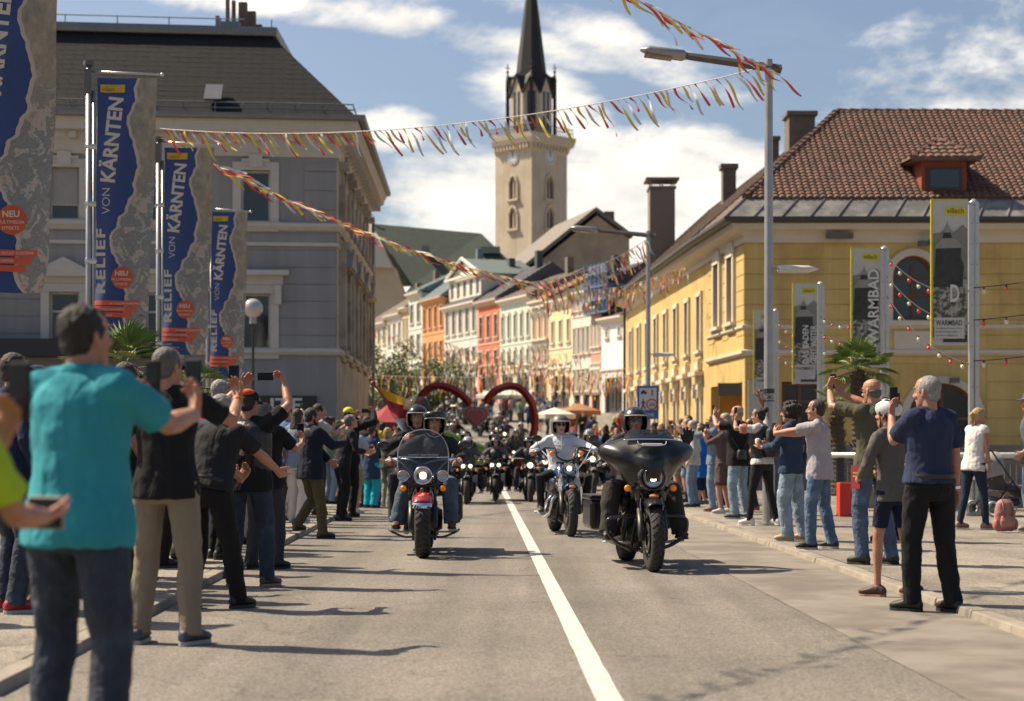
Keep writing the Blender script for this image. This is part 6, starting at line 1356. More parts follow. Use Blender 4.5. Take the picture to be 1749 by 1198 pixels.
   if len(cap) > 3 and cap[3] == 'peak':
    q = MB(); n2 = 10; vs = []
    for k in range(n2 + 1):
     a = -1.15 + 2.3 * k / n2; vs += [hp_(A * 1.03 * sin(a) * .97, cy + B * 1.0 * cos(a), cz + .05), hp_(A * 1.12 * sin(a), cy + B * 1.22 * cos(a), cz + .085), hp_(A * 1.03 * sin(a) * .97, cy + B * .95 * cos(a), cz + .115)]
    fs = []
    for k in range(n2): a = 3 * k; fs += [(a, a + 1, a + 4, a + 3), (a + 1, a + 2, a + 5, a + 4)]
    q.add(vs, fs); q.build('chin_guard', sh_m, ho, True, False)
   if len(cap) > 3 and cap[3] == 'bubble':
    q = MB(); n2 = 14; vs = []
    for r_i in range(7):
     e_ = .35 + r_i * .15
     for k in range(n2 + 1): a = -1.3 + 2.6 * k / n2; vs.append(hp_(A * 1.35 * cos(e_ * .8) * sin(a), cy - .01 + B * 1.55 * cos(e_ * .8) * cos(a), cz + Cc * 1.75 * sin(e_)))
    q.add(vs, [(r_i * (n2 + 1) + k, r_i * (n2 + 1) + k + 1, (r_i + 1) * (n2 + 1) + k + 1, (r_i + 1) * (n2 + 1) + k) for r_i in range(6) for k in range(n2)]); q.build('raised_visor', MAT_SCREEN, ho, True, False)
  if cap[0] == 'bike':
   wm = mat('helmet_white', (.62, .61, .59), .35); q = MB(); q.ball(hp_(0, -.010, .060), .098, .130, .094, hr, hf, hu, 22, 16); ho = remeshed(q, 'cycle_helmet', [wm], root, .009, 0); dk = mat('vent_black', (.012, .012, .012), .5); q = MB()
   for k in (-2, -1, 0, 1, 2):
    for y0, y1 in ((-.125, -.075), (-.055, .005), (.025, .085)):
     pts = []
     for t in range(5): y = y0 + (y1 - y0) * t / 4; x = k * .030 * (1 - (y / .16) ** 2 * .5); zz_ = .060 + .0955 * sqrt(max(.02, 1 - (x / .0985) ** 2 - ((y + .010) / .131) ** 2)); pts.append(hp_(x, y, zz_))
     q.tube(pts, [.003, .008, .0095, .008, .003], 6)
   q.build('vents', dk, ho, False, False); q = MB()
   for sd in (-1, 1): q.tube([hp_(sd * .088, .03, .03), hp_(sd * .078, .022, -.05), hp_(sd * .03, .045, -.118)], .006, 5); q.tube([hp_(sd * .085, -.05, .02), hp_(sd * .08, .0, -.04)], .005, 5)
   q.build('strap', dk, ho, False, False)
 M4 = Matrix.Translation(V(loc)) @ Matrix.Rotation(rz, 4, 'Z') @ Matrix.Scale(s, 4)
 info = dict(root=root, M=M4, s=s, wr=wr, el=el, P=P, up=up, rx=rx, fy=fy, HC=HC, hp=hp_, sh=sh, body=body, kn=kn, ank=ank, rz=rz)
 return info
MAT_SCREEN = None
def clear_screen(name, tint=(.8, .8, .8), alpha=.16, rough=.03):
 if name in MATS: return MATS[name]
 m = bpy.data.materials.new(name); m.use_nodes = True; nt = m.node_tree; N = nt.nodes; L = nt.links; b = N['Principled BSDF']; b.inputs['Base Color'].default_value = tint + (1,); b.inputs['Roughness'].default_value = rough; b.inputs['Alpha'].default_value = alpha; b.inputs['Specular IOR Level'].default_value = .8
 MATS[name] = m; return m
MAT_SCREEN = clear_screen('clear_visor', (.10, .10, .11), .30)
def spot(fx, fy_, zg=.06):
 """ground point under a photo position"""
 d = CH * F / (fy_ - HY); x = (fx - CX) / F * d; lat = x - VPX * d
 if -2.64 < lat < 3.52: return V((VPX * d + max(-2.30, lat), d, .002))
 d = (CH - .06) * F / (fy_ - HY); x = (fx - CX) / F * d; lat = x - VPX * d
 if -2.78 < lat < 0: x = VPX * d - 2.78
 if 0 < lat < 3.70: x = VPX * d + 3.70
 return V((x, d, .06))
def hgt(fy_, hy, zg=.06): d = (CH - zg) * F / (fy_ - HY); return (fy_ - hy) / F * d
def ground_pt(fx, d, zg=.06): return V(((fx - CX) / F * d, d, zg))
def local_of(info, w): return info['M'].inverted() @ V(w)
def wpos(info, p): return info['M'] @ V(p)
def phone(info, sd, label, land=False, size=(.075, .155), col=(.02, .02, .022), tilt=0, both=False, case=None, screen=True):
 """a phone in the hand, a thing of its own; screen faces the person"""
 wr = info['wr']; rx, fy = V((1, 0, 0)), V((0, 1, 0)); Z0 = V((0, 0, 1))
 if both: c = (wr[-1] + wr[1]) / 2 + (wr[(-1, 'd')] + wr[(1, 'd')]) * .035 + fy * .02
 else: c = wr[sd] + wr[(sd, 'd')] * .105 + fy * .012 - rx * sd * (.02 if not land else .05)
 w, h = size if not land else (size[1], size[0]); c = c + Z0 * (h * .28 if not land else .01)
 cw = wpos(info, c); s = info['s']; rz = info['rz']; r = thing('smartphone', label, 'phone', tuple(cw), 'phones held up to film the parade', rz)
 m = MB(); m.box((-w / 2, -.005, -h / 2), (w / 2, .005, h / 2)); o = m.build('case', mat('phone_%.2f_%.2f_%.2f' % tuple(col), col, .5, spec=.25), r, False, False, bevel=.004); r.rotation_euler = (radians(tilt), 0, rz)
 if screen:
  m = MB(); m.quad((-w / 2 + .004, -.0058, -h / 2 + .005), (w / 2 - .004, -.0058, -h / 2 + .005), (w / 2 - .004, -.0058, h / 2 - .005), (-w / 2 + .004, -.0058, h / 2 - .005)); m.build('screen', mat('phone_screen', (.010, .014, .018), .35, var=.5, vscale=25, spec=.2), o, False, False)
 m = MB(); m.box((-w / 2 + .008, .005, h / 2 - .035), (-w / 2 + .034, .0075, h / 2 - .008)); m.build('camera_bump', mat('phone_lens', (.01, .01, .012), .15), o, False, False)
 return r
# ================================================================ onlookers on the left, from the nearest
K1 = (.015, .015, .016); K2 = (.022, .022, .024); NAVY = (.016, .024, .055); JEAN = (.055, .085, .14); JEAN_L = (.16, .23, .32); JEAN_D = (.020, .030, .052); WHT = (.62, .60, .57); BEI = (.23, .185, .13)
WALK_L = 0.0
def P_left(): pass
T = dict(detail=2)
a = person('broad man in a turquoise polo shirt and dark jeans filming with a phone held out', V(((132 - CX) / F * 6.9, 6.9, .0)), 62, H=1.83, build=1.17, belly=.03, lean=2, feet=((-.17, .02, 0, 14), (.17, -.02, 0, -10)), hands=((-.10, .46, 1.36), (.16, .50, 1.36)), hstyle=('phone', 'phone'), elbow=(.55, -.2, -.9),
           head=(-10, -4), skin_k='tan', hair='short', hairc='dark', top=((.035, .26, .31), .60, 'polo'), pants=((.022, .030, .048), 'denim'), hem=-.11, **T)
phone(a, 1, 'dark phone held upright by the man in the turquoise polo', both=False, size=(.085, .16)); phone(a, -1, 'black phone beside the upright one, in the left hand of the turquoise polo man', size=(.08, .155))
a = person('onlooker in a lime green top cut off by the left edge of the picture', V(((-122 - CX) / F * 4.9, 4.9, 0)), 62, H=1.58, build=1.08, lean=2, hands=((.02, .30, 1.46), (.10, .40, 1.20)), hstyle=('phone', 'open'), elbow=(.5, -.3, -.9), skin_k='tan', hair='short', hairc='brown',
           top=((.38, .52, .03), .58), pants=(K1, 'plain'), hem=-.34, head=(0, -4), **T)
phone(a, -1, 'dark phone raised at the left edge by the onlooker in lime green', size=(.085, .17)); phone(a, 1, 'phone in a pale case lying flat in the open hand of the onlooker in lime', land=True, size=(.10, .14), col=(.35, .28, .20))
p = spot(283, 1100, 0)
a = person('tall man in a black t-shirt and beige trousers with an orange wristband', p, 78, H=hgt(1100, 590, 0) * .985, build=1.05, feet=((-.16, .0, 0, 12), (.17, -.02, 0, -16)), hands=(None, (.30, .40, 1.46)), hstyle=('rest', 'phone'), elbow=(.7, -.2, -.9), head=(-18, 2), skin_k='tan', hair='crop', hairc='pepper', glasses=True,
           top=(K1, .58), pants=(BEI, 'plain'), shoes=((.05, .06, .09), (.35, .34, .31)), hem=-.10, **T)
phone(a, 1, 'black phone held high by the man with the orange wristband', size=(.075, .155))
w_ = MB(); c = a['el'][1].lerp(a['wr'][1], .93); dd = (a['wr'][1] - a['el'][1]).normalized(); w_.lathe(c, dd, [(.033, -.010), (.035, 0), (.033, .010)], 16); w_.build('wristband', mat('orange_band', (.70, .13, .02), .5), a['root'], True, False)
p = spot(366, 1040, 0)
a = person('grey haired man in black bending forward with his arm stretched over the kerb', p, 66, H=1.72, build=1.12, belly=.03, lean=20, pelvis=(0, -.10, .945), feet=((-.15, -.10, 0, 10), (.16, .12, 0, -14)), hands=((.0, .40, 1.02), (.30, .62, 1.02)), hstyle=('phone', 'open'), elbow=(.5, -.4, -.8), head=(-20, -10), skin_k='tan', hair='short', hairc='grey',
           top=(K2, .60, 'polo'), pants=(K1, 'plain'), shoes=(K1, (.04, .04, .04)), hem=-.02, extra='belt', **T)
phone(a, -1, 'black phone held low by the grey haired man who bends forward', size=(.08, .16))
m = MB(); P_ = a['P']; m.tube([a['hp'](-.07, -.06, -.09), a['hp'](0, -.09, -.10), a['hp'](.07, -.04, -.10), a['hp'](0, .05, -.135), a['hp'](-.07, -.04, -.09)], .022, 8); m.build('neckerchief', mat('bandana', (.05, .05, .055), .85, col2=(.40, .39, .37), c2lo=.52, c2hi=.58, c2scale=45), a['root'], True, False)
p = spot(424, 1002, .0)
a = person('biker onlooker in a black and orange cap and patched leather vest with both arms raised', p, 76, H=1.76, build=1.14, belly=.03, feet=((-.16, .0, 0, 10), (.17, .05, 0, -18)), hands=((-.14, .24, 1.83), (.24, .27, 1.84)), hstyle=('land', 'land'), elbow=(1.0, .1, -.15), head=(-10, 8), skin_k='tan', hair='crop', hairc='dark', cap=('cap', (.014, .014, .014), (.50, .09, .02)),
           top=(K1, .55), vest=(.014, .013, .012), pants=(JEAN_D, 'denim'), shoes=((.13, .06, .03), (.25, .22, .18)), hem=-.11, **T)
phone(a, 1, 'phone held sideways overhead by the biker onlooker with raised arms', land=True, both=True)
m = MB(); P_ = a['P']; c = P_ + V((0, -.158, .30)); n = 22
m.prism([c + V((.115 * cos(2 * pi * k / n) * (1 + .18 * sin(5 * k)), 0, .075 * sin(2 * pi * k / n) * (1 + .25 * cos(4 * k)))) for k in range(n)], V((0, .012, 0))); em = m.build('back_patch', mat('patch_cream', (.42, .36, .24), .8, col2=(.08, .06, .04), c2lo=.46, c2hi=.54, c2scale=34), a['root'], False, False)
m = MB(); m.ball(c + V((0, -.004, .0)), .045, .006, .035, n=12, m=6); m.build('patch_centre', mat('patch_gold', (.42, .26, .05), .6), em, True, False)
p = spot(452, 972, 0)
a = person('man in a black t-shirt with a shiny wristwatch filming beside the raised-arm biker', p, 70, H=1.70, build=1.1, belly=.02, feet=((-.15, .0, 0, 8), (.14, .05, 0, -16)), hands=(None, (.22, .44, 1.33)), hstyle=('rest', 'phone'), elbow=(.5, -.1, -1), head=(-6, 0), skin_k='tan', hair='crop', hairc='pepper', top=(K1, .58), pants=((.045, .045, .05), 'plain'), shoes=(K1, K1, True), hem=-.11, detail=1)
phone(a, 1, 'black phone held up by the man with the wristwatch', size=(.078, .155))
m = MB(); c = a['el'][1].lerp(a['wr'][1], .94); dd = (a['wr'][1] - a['el'][1]).normalized(); m.lathe(c, dd, [(.031, -.012), (.034, 0), (.031, .012)], 16); m.build('watch', mat('chrome', (.75, .75, .76), .12, metal=1, var=.03), a['root'], True, False)
p = spot(500, 920, .0)
a = person('bearded man in a navy jacket with grey yoke and olive trousers at the kerb', p, 40, H=1.76, build=1.06, feet=((-.15, -.10, .10, 20), (.20, .08, 0, -14)), hands=((-.02, .34, 1.02), (.20, .42, 1.30)), hstyle=('rest', 'phone'), elbow=(.6, -.3, -.9), head=(-14, 3), skin_k='tan', hair='short', hairc='dark', top=((.016, .020, .034), 1.0, 'jacket'), pants=((.085, .075, .038), 'plain'), shoes=((.06, .04, .03), (.04, .03, .03)), hem=-.16, extra='beard', detail=2)
m = MB(); P_, up, rx, fy = a['P'], a['up'], a['rx'], a['fy']; m.loft([(P_ + up * .40, rx * .203, fy * .140), (P_ + up * .46, rx * .180, fy * .126), (P_ + up * .51, rx * .125, fy * .102), (P_ + up * .535, rx * .085, fy * .085)], 18); remeshed(m, 'yoke', [cloth('yoke_grey', (.12, .115, .11))], a['root'], .0105, 2)
for (nm, fx, fy_, hy, fac, kw) in [
 ('man with dark hair and sunglasses at the left edge beyond the turquoise polo', 22, 1046, 607, 50, dict(hair='short', hairc='dark', glasses=True, skin_k='tan', top=(NAVY, 1.0, 'jacket'), pants=(JEAN_D, 'denim'), shoes=((.35, .03, .03), (.4, .4, .4)), zg=.06)),
 ('bearded man with sunglasses pushed up, between the turquoise polo and the black t-shirt', 214, 1010, 598, 40, dict(hair='short', hairc='brown', glasses=True, skin_k='tan', extra='beard', top=(K2, .58), pants=(K1, 'plain'), zg=.06)),
 ('woman with short dark hair mostly hidden behind the turquoise polo man', 187, 985, 632, 60, dict(female=True, hair='bob', hairc='dark', top=((.05, .05, .06), .58), pants=(JEAN_D, 'denim'), zg=.06)),
 ('grey haired man in a red shirt behind the raised-arm biker', 383, 955, 648, 45, dict(hair='short', hairc='grey', skin_k='mid', top=((.42, .02, .02), .6), pants=(K1, 'plain'), zg=.06)),
 ('man with cropped grey hair and white trousers behind the wristwatch man', 300 + 158, 930, 676, 58, dict(hair='crop', hairc='grey', top=((.10, .12, .15), .6), pants=((.45, .44, .42), 'plain'), zg=.06)),
 ('woman in light blue top and white trousers behind the bearded man', 508, 893, 700, 60, dict(female=True, hair='long', hairc='brown', top=((.20, .26, .34), .6), pants=(WHT, 'plain wide'), shoes=(WHT, WHT), zg=.06)),
 ('young man in a pale shirt holding up a phone by the bearded man', 553, 880, 690, 20, dict(hair='short', hairc='dark', top=((.42, .41, .38), .55), pants=(K1, 'plain'), hands=(None, (.12, .42, 1.42)), hstyle=('rest', 'phone'), ph='dark phone held upright beside the bearded man', zg=.06)),
 ('man in a bright yellow cap and black jacket raising a phone', 580, 884, 688, 62, dict(hair='crop', hairc='brown', cap=('cap', (.62, .58, .02)), top=(K1, 1.0, 'jacket'), pants=(K1, 'plain'), hands=((-.02, .26, 1.62), (.30, .30, 1.68)), hstyle=('land', 'land'), ph='dark phone held high by the man in the yellow cap', land=1, zg=.0)),
 ('man in black leaning forward to check his phone before the yellow cap', 573, 890, 708, 30, dict(hair='crop', hairc='pepper', lean=14, head=(0, -20), top=(K2, .9), pants=(K1, 'plain'), hands=((.04, .36, 1.10), (.2, .38, 1.12)), hstyle=('open', 'open'), zg=.0)),
 ('grey haired person in a pale blue shirt and khaki shorts by the kerb', 602, 878, 722, 52, dict(hair='short', hairc='white', top=((.36, .42, .50), .6), pants=((.26, .22, .15), 'shorts'), shoes=(WHT, WHT), hands=((0, .3, 1.2), (.2, .36, 1.22)), hstyle=('land', 'land'), ph='small white phone held by the person in khaki shorts', zg=.0)),
 ('tall dark haired man in a black jacket standing behind the khaki shorts', 621, 866, 705, 66, dict(hair='short', hairc='brown', top=(K2, 1.0, 'jacket'), pants=((.12, .11, .10), 'plain'), zg=.06)),
 ('woman in bright turquoise trousers with a navy wrap', 634, 868, 728, 60, dict(female=True, hair='short', hairc='brown', top=((.03, .05, .10), .9), hem=-.35, pants=((.02, .36, .46), 'plain wide'), hands=((0, .3, 1.3), (.2, .36, 1.3)), hstyle=('land', 'land'), ph='phone with blue back held by the woman in turquoise trousers', zg=.0)),
 ('man in a yellow and black striped shirt with light jeans', 640, 862, 716, 48, dict(hair='short', hairc='brown', top=((.58, .45, .05), .58), pants=(JEAN_L, 'denim'), hands=(None, (.2, .4, 1.45)), hstyle=('rest', 'phone'), ph='dark phone of the man in the yellow striped shirt', stripe=1, zg=.0)),
 ('man in a dark t-shirt and camouflage trousers on the left kerb', 653, 860, 722, 60, dict(hair='short', hairc='dark', top=(NAVY, .58), pants=((.07, .07, .05), 'plain'), zg=.0)),
 ('blond person in a grey waistcoat and pale striped trousers', 662, 865, 732, 50, dict(female=True, hair='bob', hairc='blond', top=((.10, .095, .085), .3), pants=((.26, .26, .23), 'plain wide'), shoes=(WHT, WHT), hands=((0, .3, 1.38), (.2, .34, 1.38)), hstyle=('land', 'land'), zg=.0)),
 ('woman in a long pink skirt near the red cruiser', 683, 861, 728, 60, dict(female=True, hair='long', hairc='brown', top=((.10, .07, .07), .5), pants=((.50, .24, .22), 'skirt'), shoes=(WHT, WHT), hands=((0, .3, 1.45), (.2, .34, 1.45)), hstyle=('phone', 'rest'), zg=.0)),
]:
 zg = kw.pop('zg'); ph = kw.pop('ph', None); ld = kw.pop('land', 0); st = kw.pop('stripe', 0)
 if kw.get('pants')[1] == 'shorts': kw['pants'] = (kw['pants'][0], 'short')
 near = fy_ > 900
 p = spot(fx, fy_, zg); a = person(nm, p, fac, H=min(1.9, max(1.55, hgt(fy_, hy, zg))), detail=1, **kw)
 if ph: phone(a, 1, ph, both=('land' in kw['hstyle'][0]), land=bool(ld) or 'land' in kw['hstyle'][0])
 if st:
  m = MB(); m.loft([(a['P'] + a['up'] * .26, a['rx'] * .178, a['fy'] * .140), (a['P'] + a['up'] * .34, a['rx'] * .196, a['fy'] * .148)], 18); m.build('stripe', cloth('black_stripe', K1), a['root'], True, False)
# ================================================================ onlookers on the right
p = V((3.21, 13.5, .002))
a = person('grey haired man in a navy t-shirt and black cargo trousers standing on the right kerb', p, 118, H=hgt(1034, 640) * 1.02, build=1.10, belly=.02, feet=((-.10, .10, 0, 22), (.12, -.10, 0, -4)), hands=((-.06, .36, 1.47), (.26, -.0, .88)), hstyle=('phone', 'rest'), elbow=(.35, -.3, -.9), head=(18, 2), skin_k='tan', hair='crop', hairc='grey',
           top=((.028, .036, .075), .60), pants=(K1, 'plain'), shoes=((.012, .011, .011), K1, True), hem=.0, extra='belt', detail=2)
phone(a, -1, 'dark phone held up by the man in the navy t-shirt', size=(.078, .158))
m = MB(); c = a['el'][1].lerp(a['wr'][1], .93); dd = (a['wr'][1] - a['el'][1]).normalized(); m.lathe(c, dd, [(.033, -.011), (.036, 0), (.033, .011)], 16); m.build('watch', mat('chrome'), a['root'], True, False)
p = V((3.20, 14.8, .002))
a = person('cyclist with a white vented helmet, grey jacket and navy shorts at the kerb', p, 122, H=hgt(1000, 692) * 1.04, build=.80, lean=3, feet=((-.10, .10, 0, 20), (.16, -.12, 0, 4)), hands=((-.16, .26, 1.06), (.14, .22, 1.12)), hstyle=('fist', 'fist'), elbow=(.7, -.5, -.7), head=(14, -3), skin_k='tan', hair='short', hairc='dark', cap=('bike',),
           top=((.105, .098, .090), .92, 'polo'), pants=((.014, .018, .040), 'bike'), shoes=((.06, .02, .02), (.30, .16, .14)), hem=-.10, detail=2)
m = MB(); c = V((-.22, .16, 1.02)); m.cbox(c, (.02, 0, 0), (0, .14, 0), (0, 0, .20)); cw = wpos(a, c); r = thing('booklet', 'dark red booklet with gold print in the hand of the cyclist', 'booklet', tuple(wpos(a, V((-.15, .30, 1.08)))), None, a['rz'])
m = MB(); m.box((-.01, -.055, -.10), (.01, .055, .10)); bo = m.build('cover', mat('booklet_red', (.20, .015, .02), .6), r, False, False); m = MB(); m.box((-.0115, -.03, .0), (-.010, .03, .012)); m.box((-.0115, -.03, .03), (-.010, .03, .04)); m.build('gold_print', mat('patch_gold'), bo, False, False)
p = spot(1492, 964)
a = person('balding man in an olive t-shirt with a printed back raising both arms', p, 116, H=hgt(964, 656) * 1.02, build=1.06, feet=((-.13, .02, 0, 12), (.15, -.06, 0, 8)), hands=((-.20, .42, 1.66), (-.06, .46, 1.64)), hstyle=('phone', 'phone'), elbow=(.9, .2, -.5), head=(12, 4), skin_k='tan', hair='bald', hairc='pepper', glasses=True,
           top=((.085, .080, .050), .62), pants=(JEAN, 'denim'), shoes=((.03, .025, .022), (.02, .02, .02)), hem=-.14, detail=2)
phone(a, -1, 'black phone raised high in front of the palm', size=(.075, .15), both=True)
m = MB(); P_ = a['P']; c = P_ + V((.02, -.145, .30)); n = 16; m.prism([c + V((.085 * cos(2 * pi * k / n) * (1 + .3 * sin(3 * k)), 0, .055 * sin(2 * pi * k / n) * (1 + .3 * cos(5 * k)))) for k in range(n)], V((0, .01, 0))); m.build('back_print', mat('print_orange', (.30, .13, .05), .8, col2=(.09, .085, .05), c2lo=.46, c2hi=.56, c2scale=30), a['root'], False, False)
p = spot(1520, 925); a = person('dark haired onlooker hidden between the bald man and the cyclist', p, 125, H=hgt(925, 676), hair='mess', hairc='dark', top=(K2, .6), pants=(K1, 'plain'))
p = spot(1400, 938)
a = person('man in a pale lilac t-shirt and blue jeans reaching far forward with his phone', p, 158, H=hgt(938, 690) * 1.02, build=1.06, lean=2, feet=((-.13, .10, 0, 20), (.13, -.10, 0, -14)), hands=((-.04, .56, 1.36), (.10, .50, 1.36)), hstyle=('land', 'land'), elbow=(1.0, -.1, -.35), head=(0, -2), skin_k='tan', hair='short', hairc='brown', glasses=None,
           top=((.36, .325, .335), .62), pants=((.075, .12, .20), 'denim'), shoes=((.02, .02, .025), (.5, .48, .44)), hem=-.14, detail=2)
phone(a, -1, 'grey phone held sideways at arm length by the man in the lilac t-shirt', land=True, size=(.09, .16), col=(.10, .10, .12))
p = spot(1352, 924)
a = person('woman with dark curly hair, dark denim jacket and pale jeans holding a cup', p, 150, H=hgt(924, 700) * 1.04, female=True, feet=((-.11, .03, 0, 14), (.13, -.10, 0, 4)), hands=((-.10, .36, 1.20), (.04, .34, 1.24)), hstyle=('open', 'fist'), elbow=(.7, -.5, -.7), head=(10, 0), skin_k='mid', hair='curly', hairc='dark', top=((.030, .050, .085), .95, 'jacket'), pants=((.22, .28, .34), 'denim wide'), shoes=((.42, .30, .20), (.5, .42, .32)), hem=-.10, detail=2)
c = wpos(a, a['wr'][-1] + a['wr'][(-1, 'd')] * .09 + V((0, 0, .05))); r = thing('paper_cup', 'small pale paper cup held out by the curly haired woman', 'cup', tuple(c)); m = MB(); m.lathe(V((0, 0, 0)), (0, 0, 1), [(.001, -.05), (.028, -.05), (.038, .05), (.036, .05), (.027, -.045), (.001, -.045)], 18); m.build('cup', mat('cup_pink', (.50, .33, .28), .6), r, True, False); m = MB(); m.ball(V((0, 0, .05)), .036, .036, .02); m.build('foam', mat('cup_foam', (.6, .54, .46), .7), r, True, False)
def shoulder_bag(info, sd, col, label, drop=.60, size=(.24, .10, .18), back=-.12):
 P_ = info['P']; c = P_ + V((sd * .20, back, .48 - drop)); r = thing('shoulder_bag', label, 'bag', tuple(wpos(info, c)), None, info['rz']); s = info['s']; w, d, h = size; mt_ = mat('bag_%.2f_%.2f_%.2f' % tuple(col), col, .55, var=.2, bump=.4)
 m = MB(); m.loft([(V((0, 0, -h / 2)), V((w / 2 * .9, 0, 0)), V((0, d / 2, 0))), (V((0, 0, -h * .2)), V((w / 2, 0, 0)), V((0, d / 2 * 1.1, 0))), (V((0, 0, h * .3)), V((w / 2 * .95, 0, 0)), V((0, d / 2, 0))), (V((0, 0, h / 2)), V((w / 2 * .8, 0, 0)), V((0, d / 2 * .6, 0)))], 16); m.build('pouch', mt_, r, True, False)
 o = info['P'] + V((-sd * .10, 0, .55)) - c; m = MB(); m.tube([V((-sd * .05, 0, h / 2)), V((-sd * .14, -.06, .26)), V((-sd * .22, -.06, .42)), o + V((-.0, -.01, .02))], .010, 6); m.tube([V((sd * .02, .04, h / 2)), V((0, .18, .28)), o + V((0, .10, -.08))], .010, 6); m.build('strap', mt_, r, True, False)
shoulder_bag(a, 1, (.02, .02, .022), 'black bag hanging at the hip of the curly haired woman', .42)
p = spot(1302, 898)
a = person('dark haired woman in black with white and orange sleeves raising one arm to film', p, 140, H=hgt(898, 704) * 1.03, female=True, build=1.06, lean=4, feet=((-.14, .16, 0, 10), (.20, -.10, 0, -16)), hands=((-.12, .40, 1.56), (.16, .16, 1.92)), hstyle=('phone', 'wave'), elbow=(.9, -.1, -.4), head=(10, 2), skin_k='tan', hair='bun', hairc='black', top=((.52, .48, .46), .62), pants=(K2, 'skinny'), vest=(.018, .017, .017), shoes=(WHT, WHT), hem=-.05, detail=2)
phone(a, -1, 'black phone held forward by the woman with the backpack', size=(.078, .155))
w_ = MB(); e = a['sh'][-1].lerp(a['el'][-1], .55); dd = (a['el'][-1] - a['sh'][-1]).normalized(); w_.lathe(e, dd, [(.076, -.03), (.079, 0), (.078, .03)], 18); w_.build('sleeve_band', mat('orange_cloth', (.60, .12, .03), .7), a['root'], True, False)
def backpack(loc, rz, s, col, label, scl=1.0, flap=None):
 r = thing('backpack', label, 'backpack', tuple(loc), None, rz); m = MB(); mt_ = mat('pack_%.2f_%.2f_%.2f' % tuple(col), col, .65, var=.2, vscale=10, bump=.6, bscale=60); k = scl
 m.loft([(V((0, 0, -.22 * k)), V((.13 * k, 0, 0)), V((0, .07 * k, 0))), (V((0, 0, -.17 * k)), V((.165 * k, 0, 0)), V((0, .10 * k, 0))), (V((0, 0, .05 * k)), V((.155 * k, 0, 0)), V((0, .095 * k, 0))), (V((0, 0, .18 * k)), V((.13 * k, 0, 0)), V((0, .08 * k, 0))), (V((0, 0, .23 * k)), V((.07 * k, 0, 0)), V((0, .04 * k, 0)))], 18)
 remeshed(m, 'main_bag', [mt_], r, .012, 2, .015, .08); m = MB(); m.loft([(V((0, -.09 * k, -.16 * k)), V((.11 * k, 0, 0)), V((0, .045 * k, 0))), (V((0, -.10 * k, -.08 * k)), V((.12 * k, 0, 0)), V((0, .05 * k, 0))), (V((0, -.09 * k, .0)), V((.10 * k, 0, 0)), V((0, .035 * k, 0)))], 14); remeshed(m, 'front_pocket', [mt_], r, .012, 2)
 m = MB()
 for x in (-.07, .07): m.tube([V((x * k, -.115 * k, -.02 * k)), V((x * k, -.10 * k, .12 * k)), V((x * .8 * k, -.02 * k, .23 * k))], [.012 * k] * 3, 4)
 m.tube([V((-.05 * k, 0, .22 * k)), V((0, 0, .29 * k)), V((.05 * k, 0, .22 * k))], .009, 6); m.build('straps', mat('strap_%.2f' % (col[0] * .5), tuple(c * .5 for c in col), .6), r, True, False)
 for x in (-.15, .15): m = MB(); m.ball(V((x * k, -.02 * k, -.12 * k)), .04 * k, .06 * k, .08 * k); m.build('side_pocket', mt_, r, True, False)
 return r
backpack(wpos(a, a['P'] + a['up'] * .27 - a['fy'] * .20), a['rz'], 1, (.018, .018, .020), 'black backpack on the back of the dark haired woman', 1.0)
p = spot(1262, 886)
a = person('bald man in a black t-shirt and pale jeans filming with raised hands', p, 148, H=hgt(886, 702) * 1.04, build=1.12, belly=.03, feet=((-.14, .02, 0, 14), (.16, -.04, 0, -6)), hands=((-.06, .40, 1.60), (.06, .42, 1.60)), hstyle=('phone', 'phone'), elbow=(.8, -.1, -.7), head=(14, 2), skin_k='mid', hair='bald', hairc='grey', top=(K1, .62), pants=((.20, .27, .33), 'denim'), shoes=((.06, .06, .07), (.4, .4, .4)), hem=-.14, detail=1)
phone(a, -1, 'phone with a small camera gimbal held up by the bald man', both=True)
shoulder_bag(a, -1, (.016, .016, .016), 'black sling pouch on the hip of the bald man', .44, (.26, .12, .16), -.14)
